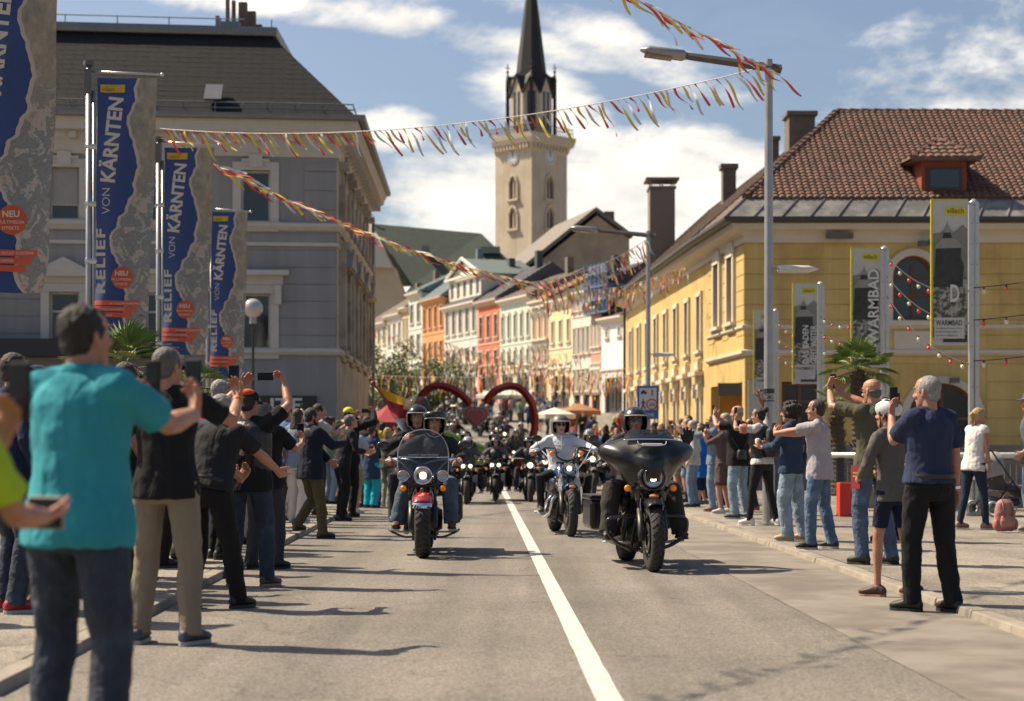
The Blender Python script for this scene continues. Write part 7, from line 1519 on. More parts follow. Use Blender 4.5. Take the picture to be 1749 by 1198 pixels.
for (nm, fx, fy_, hy, fac, kw) in [
 ('grey haired woman in a brown dress and brown shorts filming with raised arms', 1236, 878, 718, 150, dict(female=True, hair='short', hairc='white', top=((.10, .065, .06), .9), hem=-.38, pants=((.09, .06, .055), 'short'), shoes=((.40, .38, .34), (.5, .5, .5)), hands=((-.05, .38, 1.5), (.08, .38, 1.5)), hstyle=('land', 'land'), ph='phone held by the grey haired woman in brown')),
 ('man with a dark blue cap and denim jacket raising his arm', 1222, 874, 710, 155, dict(hair='crop', hairc='dark', cap=('cap', (.05, .07, .11)), top=((.16, .20, .26), .9, 'jacket'), pants=(JEAN_L, 'denim'), shoes=((.30, .12, .07), (.3, .2, .15)), hands=((-.1, .48, 1.5), None), hstyle=('open', 'rest'))),
 ('person in a bright blue raincoat and navy trousers', 1198, 862, 728, 160, dict(hair='short', hairc='brown', top=((.02, .14, .46), 1.0, 'coat'), hem=-.36, pants=((.02, .03, .06), 'crop'), shoes=((.06, .08, .07), (.1, .1, .1)))),
 ('man in a white t-shirt and denim shorts with black socks', 1176, 858, 716, 165, dict(build=1.12, belly=.05, hair='crop', hairc='pepper', top=((.60, .58, .55), .62), pants=(JEAN_L, 'short'), shoes=(K1, K1, True))),
 ('man in a dark t-shirt behind the bald man on the right kerb', 1284, 872, 716, 160, dict(hair='short', hairc='black', top=(K2, .6), pants=(JEAN_D, 'denim'), shoes=((.5, .06, .03), (.3, .3, .3)))),
 ('person in blue jeans standing behind the curly haired woman', 1322, 880, 726, 155, dict(hair='short', hairc='brown', top=((.10, .11, .14), .6), pants=(JEAN, 'denim'), shoes=(K1, (.4, .4, .4)))),
 ('dark haired woman with hair bun behind the white t-shirt man', 1208, 852, 722, 165, dict(female=True, hair='bun', hairc='dark', top=((.30, .28, .27), .6), pants=(K2, 'plain'))),
 ('woman waving one raised hand beside the blue raincoat', 1186, 850, 724, 170, dict(female=True, hair='bob', hairc='brown', top=((.20, .12, .10), .6), pants=(JEAN_D, 'denim'), hands=(None, (.2, .2, 1.88)), hstyle=('rest', 'wave'))),
 ('man in a light shirt and beige shorts far along the right kerb', 1160, 850, 728, 170, dict(hair='crop', hairc='grey', top=((.5, .48, .44), .6), pants=((.3, .26, .2), 'short'))),
]:
 ph = kw.pop('ph', None); p = spot(fx, fy_); a = person(nm, p, fac, H=min(1.9, max(1.55, hgt(fy_, hy))), detail=1, **kw)
 if ph: phone(a, 1, ph, both=True, land=True)
p = spot(1663, 905)
a = person('blond woman with a braid, white sleeveless top and dark jeans beside the stroller', p, 28, H=hgt(905, 704) * 1.03, female=True, lean=8, feet=((-.10, -.16, .0, 4, 0), (.12, .14, 0, -6)), hands=((-.04, .22, 1.02), (.22, .10, .88)), hstyle=('rest', 'fist'), elbow=(.5, -.8, -.3), head=(-10, -6), skin_k='tan', hair='braid', hairc='blond', top=((.62, .60, .57), 0), pants=(JEAN_D, 'skinny'), shoes=((.30, .15, .13), (.5, .42, .36)), hem=-.12, detail=1, face=True)
p = spot(1762, 908)
a = person('man in a blue cap, grey t-shirt and light jeans at the right edge', p, 170, H=hgt(908, 672) * 1.0, hands=((-.18, .12, 1.0), None), hair='crop', hairc='grey', cap=('cap', (.07, .09, .18)), skin_k='tan', top=((.10, .10, .10), .62), pants=(JEAN_L, 'denim'), shoes=((.22, .19, .15), (.3, .28, .24)), detail=1, face=True)
for (nm, fx, d, fac, kw) in [('woman in a dark coat walking by the townhouse door', 1372, 52, 100, dict(female=True, hair='long', hairc='dark', top=((.05, .05, .06), 1.0, 'coat'), pants=(K2, 'plain'))), ('man in a white shirt near the townhouse corner', 1250, 50, 200, dict(hair='short', hairc='brown', top=((.5, .5, .48), 1.0), pants=(JEAN, 'denim')))]:
 person(nm, ground_pt(fx, d), fac, detail=1, **kw)
def stroller():
 p = spot(1710, 882); s = 1.0; r = thing('stroller', 'light grey baby stroller with black frame parked beside the blond woman', 'stroller', tuple(p), None, radians(-68)); r.scale = (1.12,) * 3; fm = mat('stroller_frame', (.03, .03, .032), .4, metal=.4); fb = mat('stroller_grey', (.26, .25, .23), .8, var=.1); dk = mat('stroller_dark', (.05, .05, .055), .8)
 m = MB()
 for x in (-.23, .23): m.tube([V((x, -.42, 1.02)), V((x, -.34, .98)), V((x, .10, .45)), V((x, .38, .14))], .013, 8); m.tube([V((x, .02, .52)), V((x, -.34, .12))], .013, 8); m.tube([V((x, -.05, .30)), V((x, .28, .24))], .010, 6)
 m.tube([V((-.23, -.42, 1.02)), V((.23, -.42, 1.02))], .016, 8); m.tube([V((-.23, -.34, .12)), V((.23, -.34, .12))], .010, 6); m.build('frame', fm, r, True, False)
 for x in (-.25, .25):
  for y, rr in ((-.34, .12), (.38, .10)):
   m = MB(); m.lathe(V((x, y, rr)), (1, 0, 0), [(rr - .03, -.02), (rr, -.014), (rr, .014), (rr - .03, .02)], 20, closed=True); w = m.build('wheel', mat('rubber_black'), r, True, False); m = MB(); m.cyl(V((x - .015, y, rr)), V((x + .015, y, rr)), rr * .55, 14); m.build('hub', mat('bars_grey'), w, True, False)
 m = MB(); n = 12; vs = []
 for i in range(9):
  a = -.25 + i * .24;
  for k in range(n + 1): t = pi * k / n; vs.append(V((.24 * cos(t), -.14 - .34 * cos(a) * sin(t) ** .5 * (1 if i < 20 else 1), .62 + .34 * sin(a) * sin(t) ** .6 + .02)))
 m.add(vs, [(i * (n + 1) + k, i * (n + 1) + k + 1, (i + 1) * (n + 1) + k + 1, (i + 1) * (n + 1) + k) for i in range(8) for k in range(n)]); m.build('canopy', fb, r, True, False)
 m = MB(); m.loft([(V((0, -.20, .74)), V((.19, 0, 0)), V((0, .04, .03))), (V((0, -.05, .44)), V((.20, 0, 0)), V((0, .05, .05))), (V((0, .20, .42)), V((.19, 0, 0)), V((0, .02, .05))), (V((0, .36, .30)), V((.16, 0, 0)), V((0, .03, .03)))], 14); m.build('seat', dk, r, True, False)
 m = MB(); m.loft([(V((0, -.25, .22)), V((.18, 0, 0)), V((0, .02, .06))), (V((0, .22, .20)), V((.18, 0, 0)), V((0, .02, .06)))], 12); m.build('basket', dk, r, True, False)
 b = thing('person', 'baby in pale clothes with white shoe lying in the stroller', 'baby', tuple(p + V((0, 0, 0))), None, radians(-68)); m = MB(); m.ball(V((0, -.12, .66)), .075, .085, .085); m.tube([V((0, -.10, .60)), V((0, .02, .50)), V((0, .10, .49))], [.06, .085, .075], 10)
 for x in (-.06, .06): m.tube([V((x, .08, .50)), V((x * 1.3, .24, .53)), V((x * 1.3, .33, .42))], [.05, .042, .03], 8); m.tube([V((x, -.06, .60)), V((x * 2, .04, .56)), V((x * 1.4, .12, .56))], [.035, .03, .022], 8)
 remeshed(m, 'body', [skin('fair')], b, .012, 1)
 m = MB(); m.tube([V((0, -.07, .585)), V((0, .02, .50)), V((0, .12, .49))], [.075, .098, .088], 12)
 for x in (-.06, .06): m.tube([V((x, .08, .50)), V((x * 1.3, .24, .53)), V((x * 1.3, .31, .44))], [.06, .05, .042], 8)
 remeshed(m, 'romper', [cloth('romper', (.45, .30, .28))], b, .012, 1)
 for x in (-.08, .08): m = MB(); m.ball(V((x, .36, .42)), .03, .055, .032); m.build('shoe', mat('baby_shoe', (.6, .57, .52), .6), b, True, False)
stroller()
backpack(spot(1716, 910) + V((0, 0, .235)), radians(12), 1, (.38, .16, .135), 'dusty pink backpack standing on the pavement in front of the stroller', .98)
# ================================================================ motorcycles
BLK = mat('gloss_black', (.010, .010, .011), .16, coat=.9, var=.05, spec=.5); MBLK = mat('satin_black', (.016, .016, .016), .42, var=.2, vscale=9); CHR = mat('chrome'); RUB = mat('rubber_black')
TYR = mat('tyre_rubber', (.028, .026, .024), .75, var=.25, vscale=12, bump=.8, bscale=90); ENG = mat('engine_dark', (.022, .021, .020), .38, metal=.5, var=.2); ALU2 = mat('engine_alloy', (.30, .29, .28), .35, metal=.8, var=.15)
AMB = mat('amber_lens', (.75, .20, .02), .25, emit=.15); LIT = mat('lit_headlamp', (1.0, .88, .56), .2, emit=1.7, var=0); LENS = mat('lamp_reflector', (.45, .45, .46), .12, metal=.6, var=.3, vscale=40); DKL = mat('lamp_dark', (.03, .03, .035), .15, coat=.6)
SMOKE = clear_screen('smoked_screen', (.012, .012, .014), .86, .08); CLEAR = clear_screen('clear_screen', (.16, .15, .14), .34, .08)
def tyre(root, c, R, w, rim_mat, spokes='mag', disc=True, name='wheel', low=False):
 N_ = 20 if low else 40
 m = MB(); pr = [(R - .11, -w * .42), (R - .06, -w * .5), (R - .022, -w * .40), (R - .004, -w * .18), (R, 0), (R - .004, w * .18), (R - .022, w * .40), (R - .06, w * .5), (R - .11, w * .42)]
 m.lathe(c, (1, 0, 0), pr, N_, closed=True, ref=(0, 0, 1)); wh = m.build('tyre', TYR, root, True, False, angle=60)
 if not low:
  m = MB()                                     # tread cuts as dark raised-in grooves
  for k in range(30):
   a = 2 * pi * k / 30
   for sg in (-1, 1):
    pts = []
    for t in range(4): x = sg * (.008 + (w * .40) * t / 3); rr = R + .0012 - (abs(x) / (w * .5)) ** 2.2 * .034; an = a + .05 * t + (.05 if sg > 0 else 0); pts.append(c + V((x, rr * sin(an), rr * cos(an))))
    m.tube(pts, .0028, 4)
  m.build('tread_groove', mat('groove_black', (.004, .004, .004), .9), wh, False, False)
 m = MB(); m.lathe(c, (1, 0, 0), [(R - .125, -w * .36), (R - .10, -w * .44), (R - .10, w * .44), (R - .125, w * .36)], N_, closed=True)
 m.cyl(c - V((.055, 0, 0)), c + V((.055, 0, 0)), .038, 14)
 nn = 9 if spokes == 'mag' else 28
 for k in range(nn if not low else 8):
  a = 2 * pi * k / (nn if not low else 8); u = V((0, sin(a), cos(a)))
  if spokes == 'mag': m.tube([c + u * .03, c + u * (R - .11)], [.016, .011], 5)
  else: m.tube([c + u * .03 + V((.04 * (-1) ** k, 0, 0)), c + u * (R - .11)], .0032, 4)
 m.build('rim', rim_mat, wh, False, False)
 if disc and not low:
  for sg in (-1, 1): m = MB(); m.lathe(c + V((sg * .062, 0, 0)), (1, 0, 0), [(.09, -.003), (.145, -.003), (.145, .003), (.09, .003)], 32, closed=True); m.build('brake_disc', mat('disc_steel', (.42, .41, .40), .25, metal=.9), wh, False, False); m = MB(); m.cbox(c + V((sg * .065, -.10, .09)), (.04, 0, 0), (0, .06, .06), (0, -.05, .05)); m.build('brake_caliper', MBLK, wh, False, False, bevel=.006)
 return wh
def fender(root, c, R, w, a0, a1, mt_, name, tip=0):
 m = MB(); n = 16; vs = []; k5 = [(-1, -.055), (-.95, -.02), (-.6, .008), (0, .016), (.6, .008), (.95, -.02), (1, -.055)]
 for i in range(n + 1):
  a = a0 + (a1 - a0) * i / n
  for x, r_ in k5: rr = R + .022 + r_; vs.append(c + V((x * w / 2, rr * sin(a), rr * cos(a))))
 q = len(k5); m.add(vs, [(i * q + j, i * q + j + 1, (i + 1) * q + j + 1, (i + 1) * q + j) for i in range(n) for j in range(q - 1)]); o = m.build(name, mt_, root, True, False); s = o.modifiers.new('s', 'SOLIDIFY'); s.thickness = .005; return o
def headlamp(root, c, r, body, low=False, lit='full', d=V((0, 1, 0))):
 m = MB(); m.lathe(c, d, [(.001, -.11), (r * .6, -.10), (r * .95, -.05), (r * 1.02, 0), (r * 1.04, .02), (r * .93, .024), (r * .90, .012)], 24); h = m.build('headlamp', body, root, True, False)
 m = MB(); m.lathe(c, d, [(r * .92, .016), (r * .6, .010), (.001, .008)], 24); m.build('reflector', LENS if lit != 'full' else LIT, h, True, False)
 if lit == 'part' and not low:
  m = MB(); m.lathe(c, d, [(r * .40, .018), (r * .3, .026), (.001, .030)], 18); m.build('lit_lens', LIT, h, True, False)
  for sg in (-1, 1): m = MB(); m.cbox(c + d * .018 + V((sg * r * .55, 0, -.01)), (r * .22, 0, 0), (0, .01, 0), (0, 0, r * .6)); m.build('lamp_divider', DKL, h, False, False)
 if lit == 'led': m = MB(); m.cbox(c + d * .02, (r * 1.5, 0, 0), (0, .012, 0), (0, 0, r * .3)); m.build('led_bar', LENS, h, False, False)
 return h
def vtwin(root, fin=ENG, low=False):
 m = MB(); m.loft([(V((-.16, .05, .36)), V((0, .20, 0)), V((0, 0, .15))), (V((-.10, .05, .36)), V((0, .23, 0)), V((0, 0, .17))), (V((.10, .05, .36)), V((0, .23, 0)), V((0, 0, .17))), (V((.16, .05, .36)), V((0, .18, 0)), V((0, 0, .13)))], 20)
 m.loft([(V((-.20, -.05, .38)), V((0, .28, 0)), V((0, 0, .11))), (V((-.14, -.05, .38)), V((0, .32, 0)), V((0, 0, .14)))], 16); eng = m.build('engine', ENG, root, True, False, angle=40)
 for sg in (-1, 1):
  ax = V((0, sin(.39 * sg), cos(.39 * sg))); b = V((0, .05, .40)) + ax * .12; pr = []; n = 5 if low else 11
  for k in range(n): h = k * .20 / n; pr += [(.10, h), (.125, h + .004), (.125, h + .010), (.10, h + .012)]
  pr += [(.11, .21), (.115, .26), (.06, .28), (.001, .28)]; m = MB(); m.lathe(b, ax, pr, 12 if low else 22); m.build('cylinder', fin, eng, False, False)
  if not low: m = MB(); m.tube([b + V((.10, -.02 * sg, -.05)), b + ax * .2 + V((.10, 0, 0))], .011, 8); m.build('pushrod_tube', CHR, eng, True, False)
 m = MB(); m.lathe(V((.13, .05, .66)), (1, 0, 0), [(.001, .10), (.075, .095), (.10, .06), (.10, 0)], 24); m.build('air_cleaner', fin, root, True, False)
 m = MB(); m.tube([V((.09, .20, .56)), V((.17, .28, .48)), V((.20, .20, .30)), V((.21, -.2, .24)), V((.21, -.9, .25))], [.024, .024, .026, .04, .045], 12); m.tube([V((.09, -.08, .56)), V((.20, -.10, .44)), V((.21, -.25, .32)), V((.21, -.9, .33))], [.022, .022, .036, .042], 12); m.build('exhaust', MBLK if fin is ENG else CHR, root, True, False)
 return eng
def loop(root, pts, r, mt_, name, n=8):
 m = MB(); q = [V(p) for p in pts]; sm = []
 for i in range(len(q) - 1):
  a, b, c, e = q[max(i - 1, 0)], q[i], q[i + 1], q[min(i + 2, len(q) - 1)]
  for k in range(5): t = k / 5; sm.append(.5 * ((2 * b) + (c - a) * t + (2 * a - 5 * b + 4 * c - e) * t * t + (3 * b - a - 3 * c + e) * t ** 3))
 sm.append(q[-1]); m.tube(sm, r, n); return m.build(name, mt_, root, True, False)
def mirror_(root, sg, base, pos, mt_=None):
 m = MB(); m.tube([V(base), V(pos) - V((0, 0, .05)), V(pos)], .006, 6); m.ball(V(pos) + V((sg * .01, .015, .015)), .075, .022, .045, n=18, m=10); o = m.build('mirror', mt_ or BLK, root, True, False)
 m = MB(); m.ball(V(pos) + V((sg * .01, -.002, .015)), .068, .01, .038, n=14, m=8); m.build('mirror_glass', CHR, o, True, False)
def motorcycle(label, loc, face, kind, paint, scale=1.05, low=False, group='motorcycles in the parade'):
 r = thing('motorcycle', label, 'motorcycle', tuple(loc), group, radians(face) - pi / 2); r.scale = (scale,) * 3
 fa, ra = V((0, .82, .33)), V((0, -.80, .32)); tw = {'tourer': .135, 'cruiser': .165, 'bobber': .125}.get(kind, .13); hs = V((0, .46, .98)); X = V((1, 0, 0))
 tyre(r, fa, .33, tw, BLK if kind == 'tourer' else MBLK if kind != 'cruiser' else CHR, 'mag' if kind == 'tourer' else 'wire', True, low=low); tyre(r, ra, .32, .17, MBLK, 'mag', False, low=low)
 flen = {'tourer': (-.5, .35), 'cruiser': (-.75, .55), 'bobber': (-.75, .05)}.get(kind, (-.7, .4)); fender(r, fa, .345, tw + .045, flen[0], flen[1] + .2, paint, 'front_fender'); fender(r, ra, .34, .22, -1.5, .8, paint, 'rear_fender')
 for sg in (-1, 1):
  fx = sg * (.112 if kind != 'cruiser' else .125); m = MB(); m.tube([V((fx, .82, .30)), V((fx, .80, .38)), V((fx, .70, .60))], [.03, .036, .034], 12); m.build('fork_lower', MBLK if kind != 'bobber' else MBLK, r, True, False)
  m = MB(); m.tube([V((fx, .70, .60)), V((fx, .50, .97))], .024, 12); m.build('fork_tube', ALU2 if kind == 'bobber' else MBLK, r, True, False)
  if kind == 'bobber' and not low: m = MB(); m.lathe(V((fx, .70, .60)), V((0, -.475, .88)), [(.030 + .010 * (k % 2), k * .012) for k in range(16)], 12); m.build('fork_gaiter', RUB, r, False, False); m = MB(); m.tube([V((fx, .62, .76)), V((fx, .52, .95))], .032, 12); m.build('fork_cover', CHR, r, True, False)
  if kind in ('tourer', 'cruiser') and not low: m = MB(); m.tube([V((fx, .66, .68)), V((fx, .51, .95))], .038, 12); m.build('fork_cover', BLK, r, True, False)
 m = MB(); m.cbox(V((0, .50, .97)), (.30, 0, 0), (0, .07, 0), (0, -.01, .035)); m.cbox(V((0, .60, .78)), (.30, 0, 0), (0, .07, 0), (0, -.01, .035)); m.build('fork_clamp', MBLK, r, False, False, bevel=.008)
 vtwin(r, ENG if kind != 'bobber' else ALU2, low)
 m = MB(); m.tube([V((0, .44, .90)), V((0, .40, .30)), V((0, .20, .16)), V((0, -.45, .18)), V((0, -.70, .40))], .022, 8); m.tube([V((0, .44, .90)), V((0, -.2, .78)), V((0, -.6, .66))], .024, 8)
 for sg in (-1, 1): m.tube([V((0, .42, .80)), V((sg * .11, .34, .40)), V((sg * .12, .20, .17)), V((sg * .13, -.5, .20)), V((sg * .10, -.80, .32))], .017, 8)
 m.build('frame', MBLK, r, True, False)
 m = MB(); m.loft([(V((0, .44, .84)), V((.05, 0, 0)), V((0, 0, .05))), (V((0, .36, .84)), V((.12, 0, 0)), V((0, .02, .10))), (V((0, .20, .83)), V((.155, 0, 0)), V((0, .02, .12))), (V((0, .02, .81)), V((.13, 0, 0)), V((0, 0, .11))), (V((0, -.16, .77)), V((.07, 0, 0)), V((0, 0, .07)))], 20); m.build('fuel_tank', paint, r, True, False)
 m = MB(); m.loft([(V((0, -.06, .74)), V((.08, 0, 0)), V((0, 0, .05))), (V((0, -.22, .70)), V((.16, 0, 0)), V((0, 0, .06))), (V((0, -.45, .72)), V((.15, 0, 0)), V((0, 0, .06))), (V((0, -.56, .78)), V((.12, 0, 0)), V((0, 0, .06))), (V((0, -.85, .80)), V((.09, 0, 0)), V((0, 0, .04)))], 16); m.build('seat', mat('seat_leather', (.02, .019, .018), .5, bump=.4), r, True, False)
 for sg in (-1, 1):
  if kind == 'bobber': m = MB(); m.tube([V((sg * .12, .08, .30)), V((sg * .40, .10, .30))], [.014, .018], 8); m.build('foot_peg', RUB, r, True, False)
  else: m = MB(); m.cbox(V((sg * .33, .24, .265)), (.11, 0, 0), (0, .32, .03), (0, 0, .02)); m.tube([V((sg * .12, .20, .25)), V((sg * .33, .2, .25))], .012, 6); m.build('footboard', RUB, r, False, False, bevel=.006)
 if kind == 'tourer': bars = [(-.42, .16, 1.00), (-.36, .24, 1.03), (-.14, .44, 1.04), (0, .46, 1.02), (.14, .44, 1.04), (.36, .24, 1.03), (.42, .16, 1.00)]
 elif kind == 'bobber': bars = [(-.46, .20, 1.13), (-.34, .26, 1.155), (-.165, .36, 1.17), (-.13, .44, 1.05), (0, .46, 1.0), (.13, .44, 1.05), (.165, .36, 1.17), (.34, .26, 1.155), (.46, .20, 1.13)]
 else: bars = [(-.42, .16, 1.03), (-.35, .24, 1.06), (-.14, .42, 1.05), (0, .45, 1.0), (.14, .42, 1.05), (.35, .24, 1.06), (.42, .16, 1.03)]
 loop(r, bars, .0135, CHR if kind == 'cruiser' else MBLK, 'handlebar')
 for sg in (-1, 1):
  e = V(bars[0]) if sg < 0 else V(bars[-1]); f = V(bars[1]) if sg < 0 else V(bars[-2]); m = MB(); m.tube([e, e.lerp(f, .9)], .0195, 10); m.build('grip', RUB, r, True, False)
  if not low: m = MB(); m.tube([f + V((0, .03, 0)), f.lerp(e, .4) + V((0, .055, -.01)), e + V((sg * -.0, .06, -.015))], [.007, .009, .006], 6); m.build('lever', CHR if kind != 'tourer' else MBLK, r, True, False)
  if kind == 'bobber': mirror_(r, sg, f, f + V((sg * .04, -.0, .13)), BLK)
  elif kind == 'cruiser': mirror_(r, sg, f, f + V((sg * .09, .02, .14)), BLK)
 if not low:
  for sg in (-1, 1):
   f = V(bars[1]) if sg < 0 else V(bars[-2]); loop(r, [tuple(f + V((0, .05, 0))), (sg * .24, .50, 1.02), (sg * .12, .58, .86), (sg * .07, .50, .66)], .0055, RUB, 'control_cable', 6); loop(r, [(sg * .05, .56, .80), (sg * .11, .72, .66), (sg * .09, .74, .48)], .005, RUB, 'brake_hose', 6)
 if kind == 'bobber':
  headlamp(r, V((0, .66, .90)), .085, BLK, low, 'part'); sx, sz, sy = .20, 1.10, .40
 elif kind == 'cruiser':
  headlamp(r, V((0, .70, .885)), .098, CHR, low, 'part')
  for sg in (-1, 1): headlamp(r, V((sg * .215, .66, .88)), .062, CHR, low, 'led')
  loop(r, [(-.215, .64, .80), (-.10, .66, .775), (0, .67, .77), (.10, .66, .775), (.215, .64, .80)], .018, MBLK, 'light_bar'); sx, sz, sy = .215, .745, .66
 elif kind == 'twin':
  for sg in (-1, 1): headlamp(r, V((sg * .085, .70, .90)), .050, BLK, low, 'full')
  sx, sz, sy = .22, .80, .62
 elif kind == 'tourer': sx, sz, sy = .225, .80, .66
 else: headlamp(r, V((0, .68, .90)), .075, BLK, low, 'full'); sx, sz, sy = .2, .82, .62
 for sg in (-1, 1):
  m = MB(); m.tube([V((sg * (sx - .10), sy - .03, sz + .01)), V((sg * sx, sy, sz))], .009, 6); m.lathe(V((sg * sx, sy - .02, sz)), (0, 1, 0), [(.001, -.04), (.028, -.02), (.034, .02)], 16); o = m.build('turn_signal', MBLK, r, True, False); m = MB(); m.lathe(V((sg * sx, sy, sz)), (0, 1, 0), [(.033, 0), (.030, .014), (.018, .022), (.001, .025)], 16); m.build('amber_lens', AMB, o, True, False)
 if kind == 'tourer':
  for sg in (-1, 1): loop(r, [(sg * .05, .42, .50), (sg * .16, .46, .52), (sg * .34, .47, .51), (sg * .40, .46, .46), (sg * .375, .44, .34), (sg * .26, .42, .24), (sg * .08, .40, .18)], .018, BLK, 'crash_bar'); m = MB(); m.loft([(V((sg * .27, .40, .34)), V((.06, 0, 0)), V((0, .03, .10))), (V((sg * .30, .36, .56)), V((.06, 0, 0)), V((0, .03, .03)))], 10)
 elif kind == 'cruiser':
  for sg in (-1, 1): loop(r, [(sg * .05, .40, .22), (sg * .20, .38, .20), (sg * .34, .34, .25), (sg * .39, .28, .28)], .013, BLK, 'crash_bar')
 if kind in ('tourer', 'cruiser', 'twin'):
  for sg in (-1, 1):
   m = MB(); m.box((sg * .33 - .10, -1.08, .34), (sg * .33 + .10, -.46, .655)); o = m.build('saddlebag', paint if kind == 'tourer' else MBLK, r, False, False, bevel=.045)
   m = MB(); m.lathe(V((sg * .33, -.46, .60)), (0, 1, 0), [(.001, -.55), (.098, -.54), (.102, -.0), (.001, .01)], 12);
   if kind == 'tourer': m = MB(); m.box((sg * .33 - .106, -1.09, .645), (sg * .33 + .106, -.45, .70)); m.build('bag_lid', paint, o, False, False, bevel=.02)
 if not low:
  em = MB(); c = V((0, .82 + .357 * sin(.12), .33 + .40 * cos(.12))) if kind == 'tourer' else V((0, .98, .665)); em.ball(c, .048, .018, .024, n=18, m=8); eo = em.build('emblem', mat('emblem_orange', (.62, .16, .03), .4), r, True, False); em = MB(); em.ball(c + V((0, .010, .002)), .030, .012, .012, n=14, m=6); em.build('emblem_plate', mat('emblem_pale', (.55, .42, .25), .35), eo, True, False)
 if kind == 'cruiser':
  em = MB(); n = 12; vs = []
  for i in range(n + 1):
   t = -1 + 2 * i / n; x = t * .105
   for z, y in ((.545, 1.135), (.57, 1.138), (.60, 1.118)): vs.append(V((x * (1 if z < .56 else .99), y - .05 * t * t, z)))
  em.add(vs, [(i * 3 + j, i * 3 + j + 1, (i + 1) * 3 + j + 1, (i + 1) * 3 + j) for i in range(n) for j in range(2)]); em.build('fender_trim', CHR, r, True, False)
 def screen(c, W, Hh, dy, rake, mt_, name, z0=0, z1=1, curve=.18, dome=True):
  m = MB(); nu, nv = 16, 12; vs = []
  for j in range(nv + 1):
   t = z0 + (z1 - z0) * j / nv; wv = W * (.93 + .10 * sin(min(t, .5) * pi)) * (sqrt(max(.0, 1 - max(0, (t - .45) / .56) ** 2.2)) if dome else (1 - .35 * t))
   for i in range(nu + 1): u = -1 + 2 * i / nu; vs.append(V(c) + V((u * wv, -curve * (u * wv) ** 2 / W / W * W - rake * t, Hh * t)))
  m.add(vs, [(j * (nu + 1) + i, j * (nu + 1) + i + 1, (j + 1) * (nu + 1) + i + 1, (j + 1) * (nu + 1) + i) for j in range(nv) for i in range(nu)]); return m.build(name, mt_, r, True, False)
 if kind == 'cruiser':
  screen((0, .63, .82), .275, .56, 0, .12, CLEAR, 'windshield', .47, 1.0); screen((0, .63, .82), .275, .56, 0, .12, SMOKE, 'windshield_lower', 0.0, .465)
  loop(r, [(-.262, .62, .84), (-.278, .60, 1.0), (-.268, .55, 1.18), (-.20, .53, 1.31), (-.09, .51, 1.372), (0, .51, 1.384), (.09, .51, 1.372), (.20, .53, 1.31), (.268, .55, 1.18), (.278, .60, 1.0), (.262, .62, .84)], .006, mat('screen_edge', (.30, .30, .31), .2), 'screen_edge'); loop(r, [(-.27, .60, 1.083), (-.14, .625, 1.083), (0, .63, 1.083), (.14, .625, 1.083), (.27, .60, 1.083)], .006, CHR, 'screen_strip')
  text_mesh('HARLEY-DAVIDSON', .05, mat('sign_letter'), 'screen_lettering', r, V((.16, .625, 1.10)), V((-1, 0, 0)), V((0, 0, 1)), .002, fit=.32, fith=.018, world=False)
 if kind == 'twin' and not low: screen((0, .60, .95), .22, .35, 0, .12, SMOKE, 'windshield')
 if kind == 'tourer':
  half = [(0, .335), (.10, .335), (.20, .325), (.29, .295), (.37, .265), (.44, .250), (.478, .215), (.485, .165), (.46, .115), (.405, .065), (.335, .02), (.275, -.035), (.235, -.10), (.20, -.17), (.165, -.225), (.11, -.25), (0, -.255)]
  ring = half + [(-x, z) for x, z in reversed(half[1:-1])]; n = len(ring); m = MB(); vs = []; K = 12; zc = .985
  for k in range(K + 1):
   t = k / K
   for (x, z) in ring:
    xx, zz_ = x * t, z * t + .03 * (1 - t); dome = (1 - t ** 3.0); y = .60 + .20 * dome - .42 * abs(xx) ** 1.3 + (.05 * max(0, 1 - (abs(xx) / .16) ** 2) * (1 if zz_ < .12 else .3)) - .12 * max(0, zz_) ; y -= .03 * max(0, 1 - abs(abs(xx) - .20) / .09) * dome
    vs.append(V((xx, y, zc + zz_)))
  for (x, z) in ring: vs.append(V((x * .97, .44 - .40 * abs(x) ** 1.3, zc + z * .96)))
  m.add(vs, [(k * n + i, k * n + (i + 1) % n, (k + 1) * n + (i + 1) % n, (k + 1) * n + i) for k in range(K + 1) for i in range(n)]); fo = m.build('fairing', paint, r, True, False); fo.modifiers.new('s', 'SUBSURF').levels = 1; fo.modifiers['s'].render_levels = 1
  m = MB(); c = V((0, .80, .905)); m.lathe(c, (0, 1, 0), [(.150, -.14), (.145, -.04), (.128, .0), (.112, .008), (.108, -.01)], 32); m.build('headlamp_nacelle', BLK, r, True, False); headlamp(r, V((0, .80, .905)), .098, BLK, False, 'part')
  m = MB(); m.cbox(V((0, .752, 1.222)), (.20, 0, 0), (0, .02, -.005), (0, .004, .022)); m.build('air_vent', RUB, r, False, False, bevel=.005); loop(r, [(-.14, .745, 1.255), (-.12, .765, 1.222), (0, .775, 1.212), (.12, .765, 1.222), (.14, .745, 1.255)], .005, RUB, 'vent_trim')
  screen((0, .68, 1.265), .27, .105, 0, .12, SMOKE, 'windshield', 0, 1, .35, False)
  loop(r, [(-.265, .655, 1.268), (-.14, .695, 1.275), (0, .70, 1.277), (.14, .695, 1.275), (.265, .655, 1.268)], .007, CHR, 'screen_trim')
  m = MB(); m.loft([(V((0, .56, .70)), V((.17, 0, 0)), V((0, .05, 0))), (V((0, .58, .80)), V((.20, 0, 0)), V((0, .07, 0)))], 14); m.build('inner_fairing', MBLK, r, True, False)
 return r
def bike_at(fx, fy_, face): # front wheel contact pixel -> root location
 d = CH * F / (fy_ - HY); f = V(((fx - CX) / F * d, d, 0)); return f
def root_from_front(f, face, sc): a = radians(face); return f - V((cos(a), sin(a), 0)) * .82 * sc
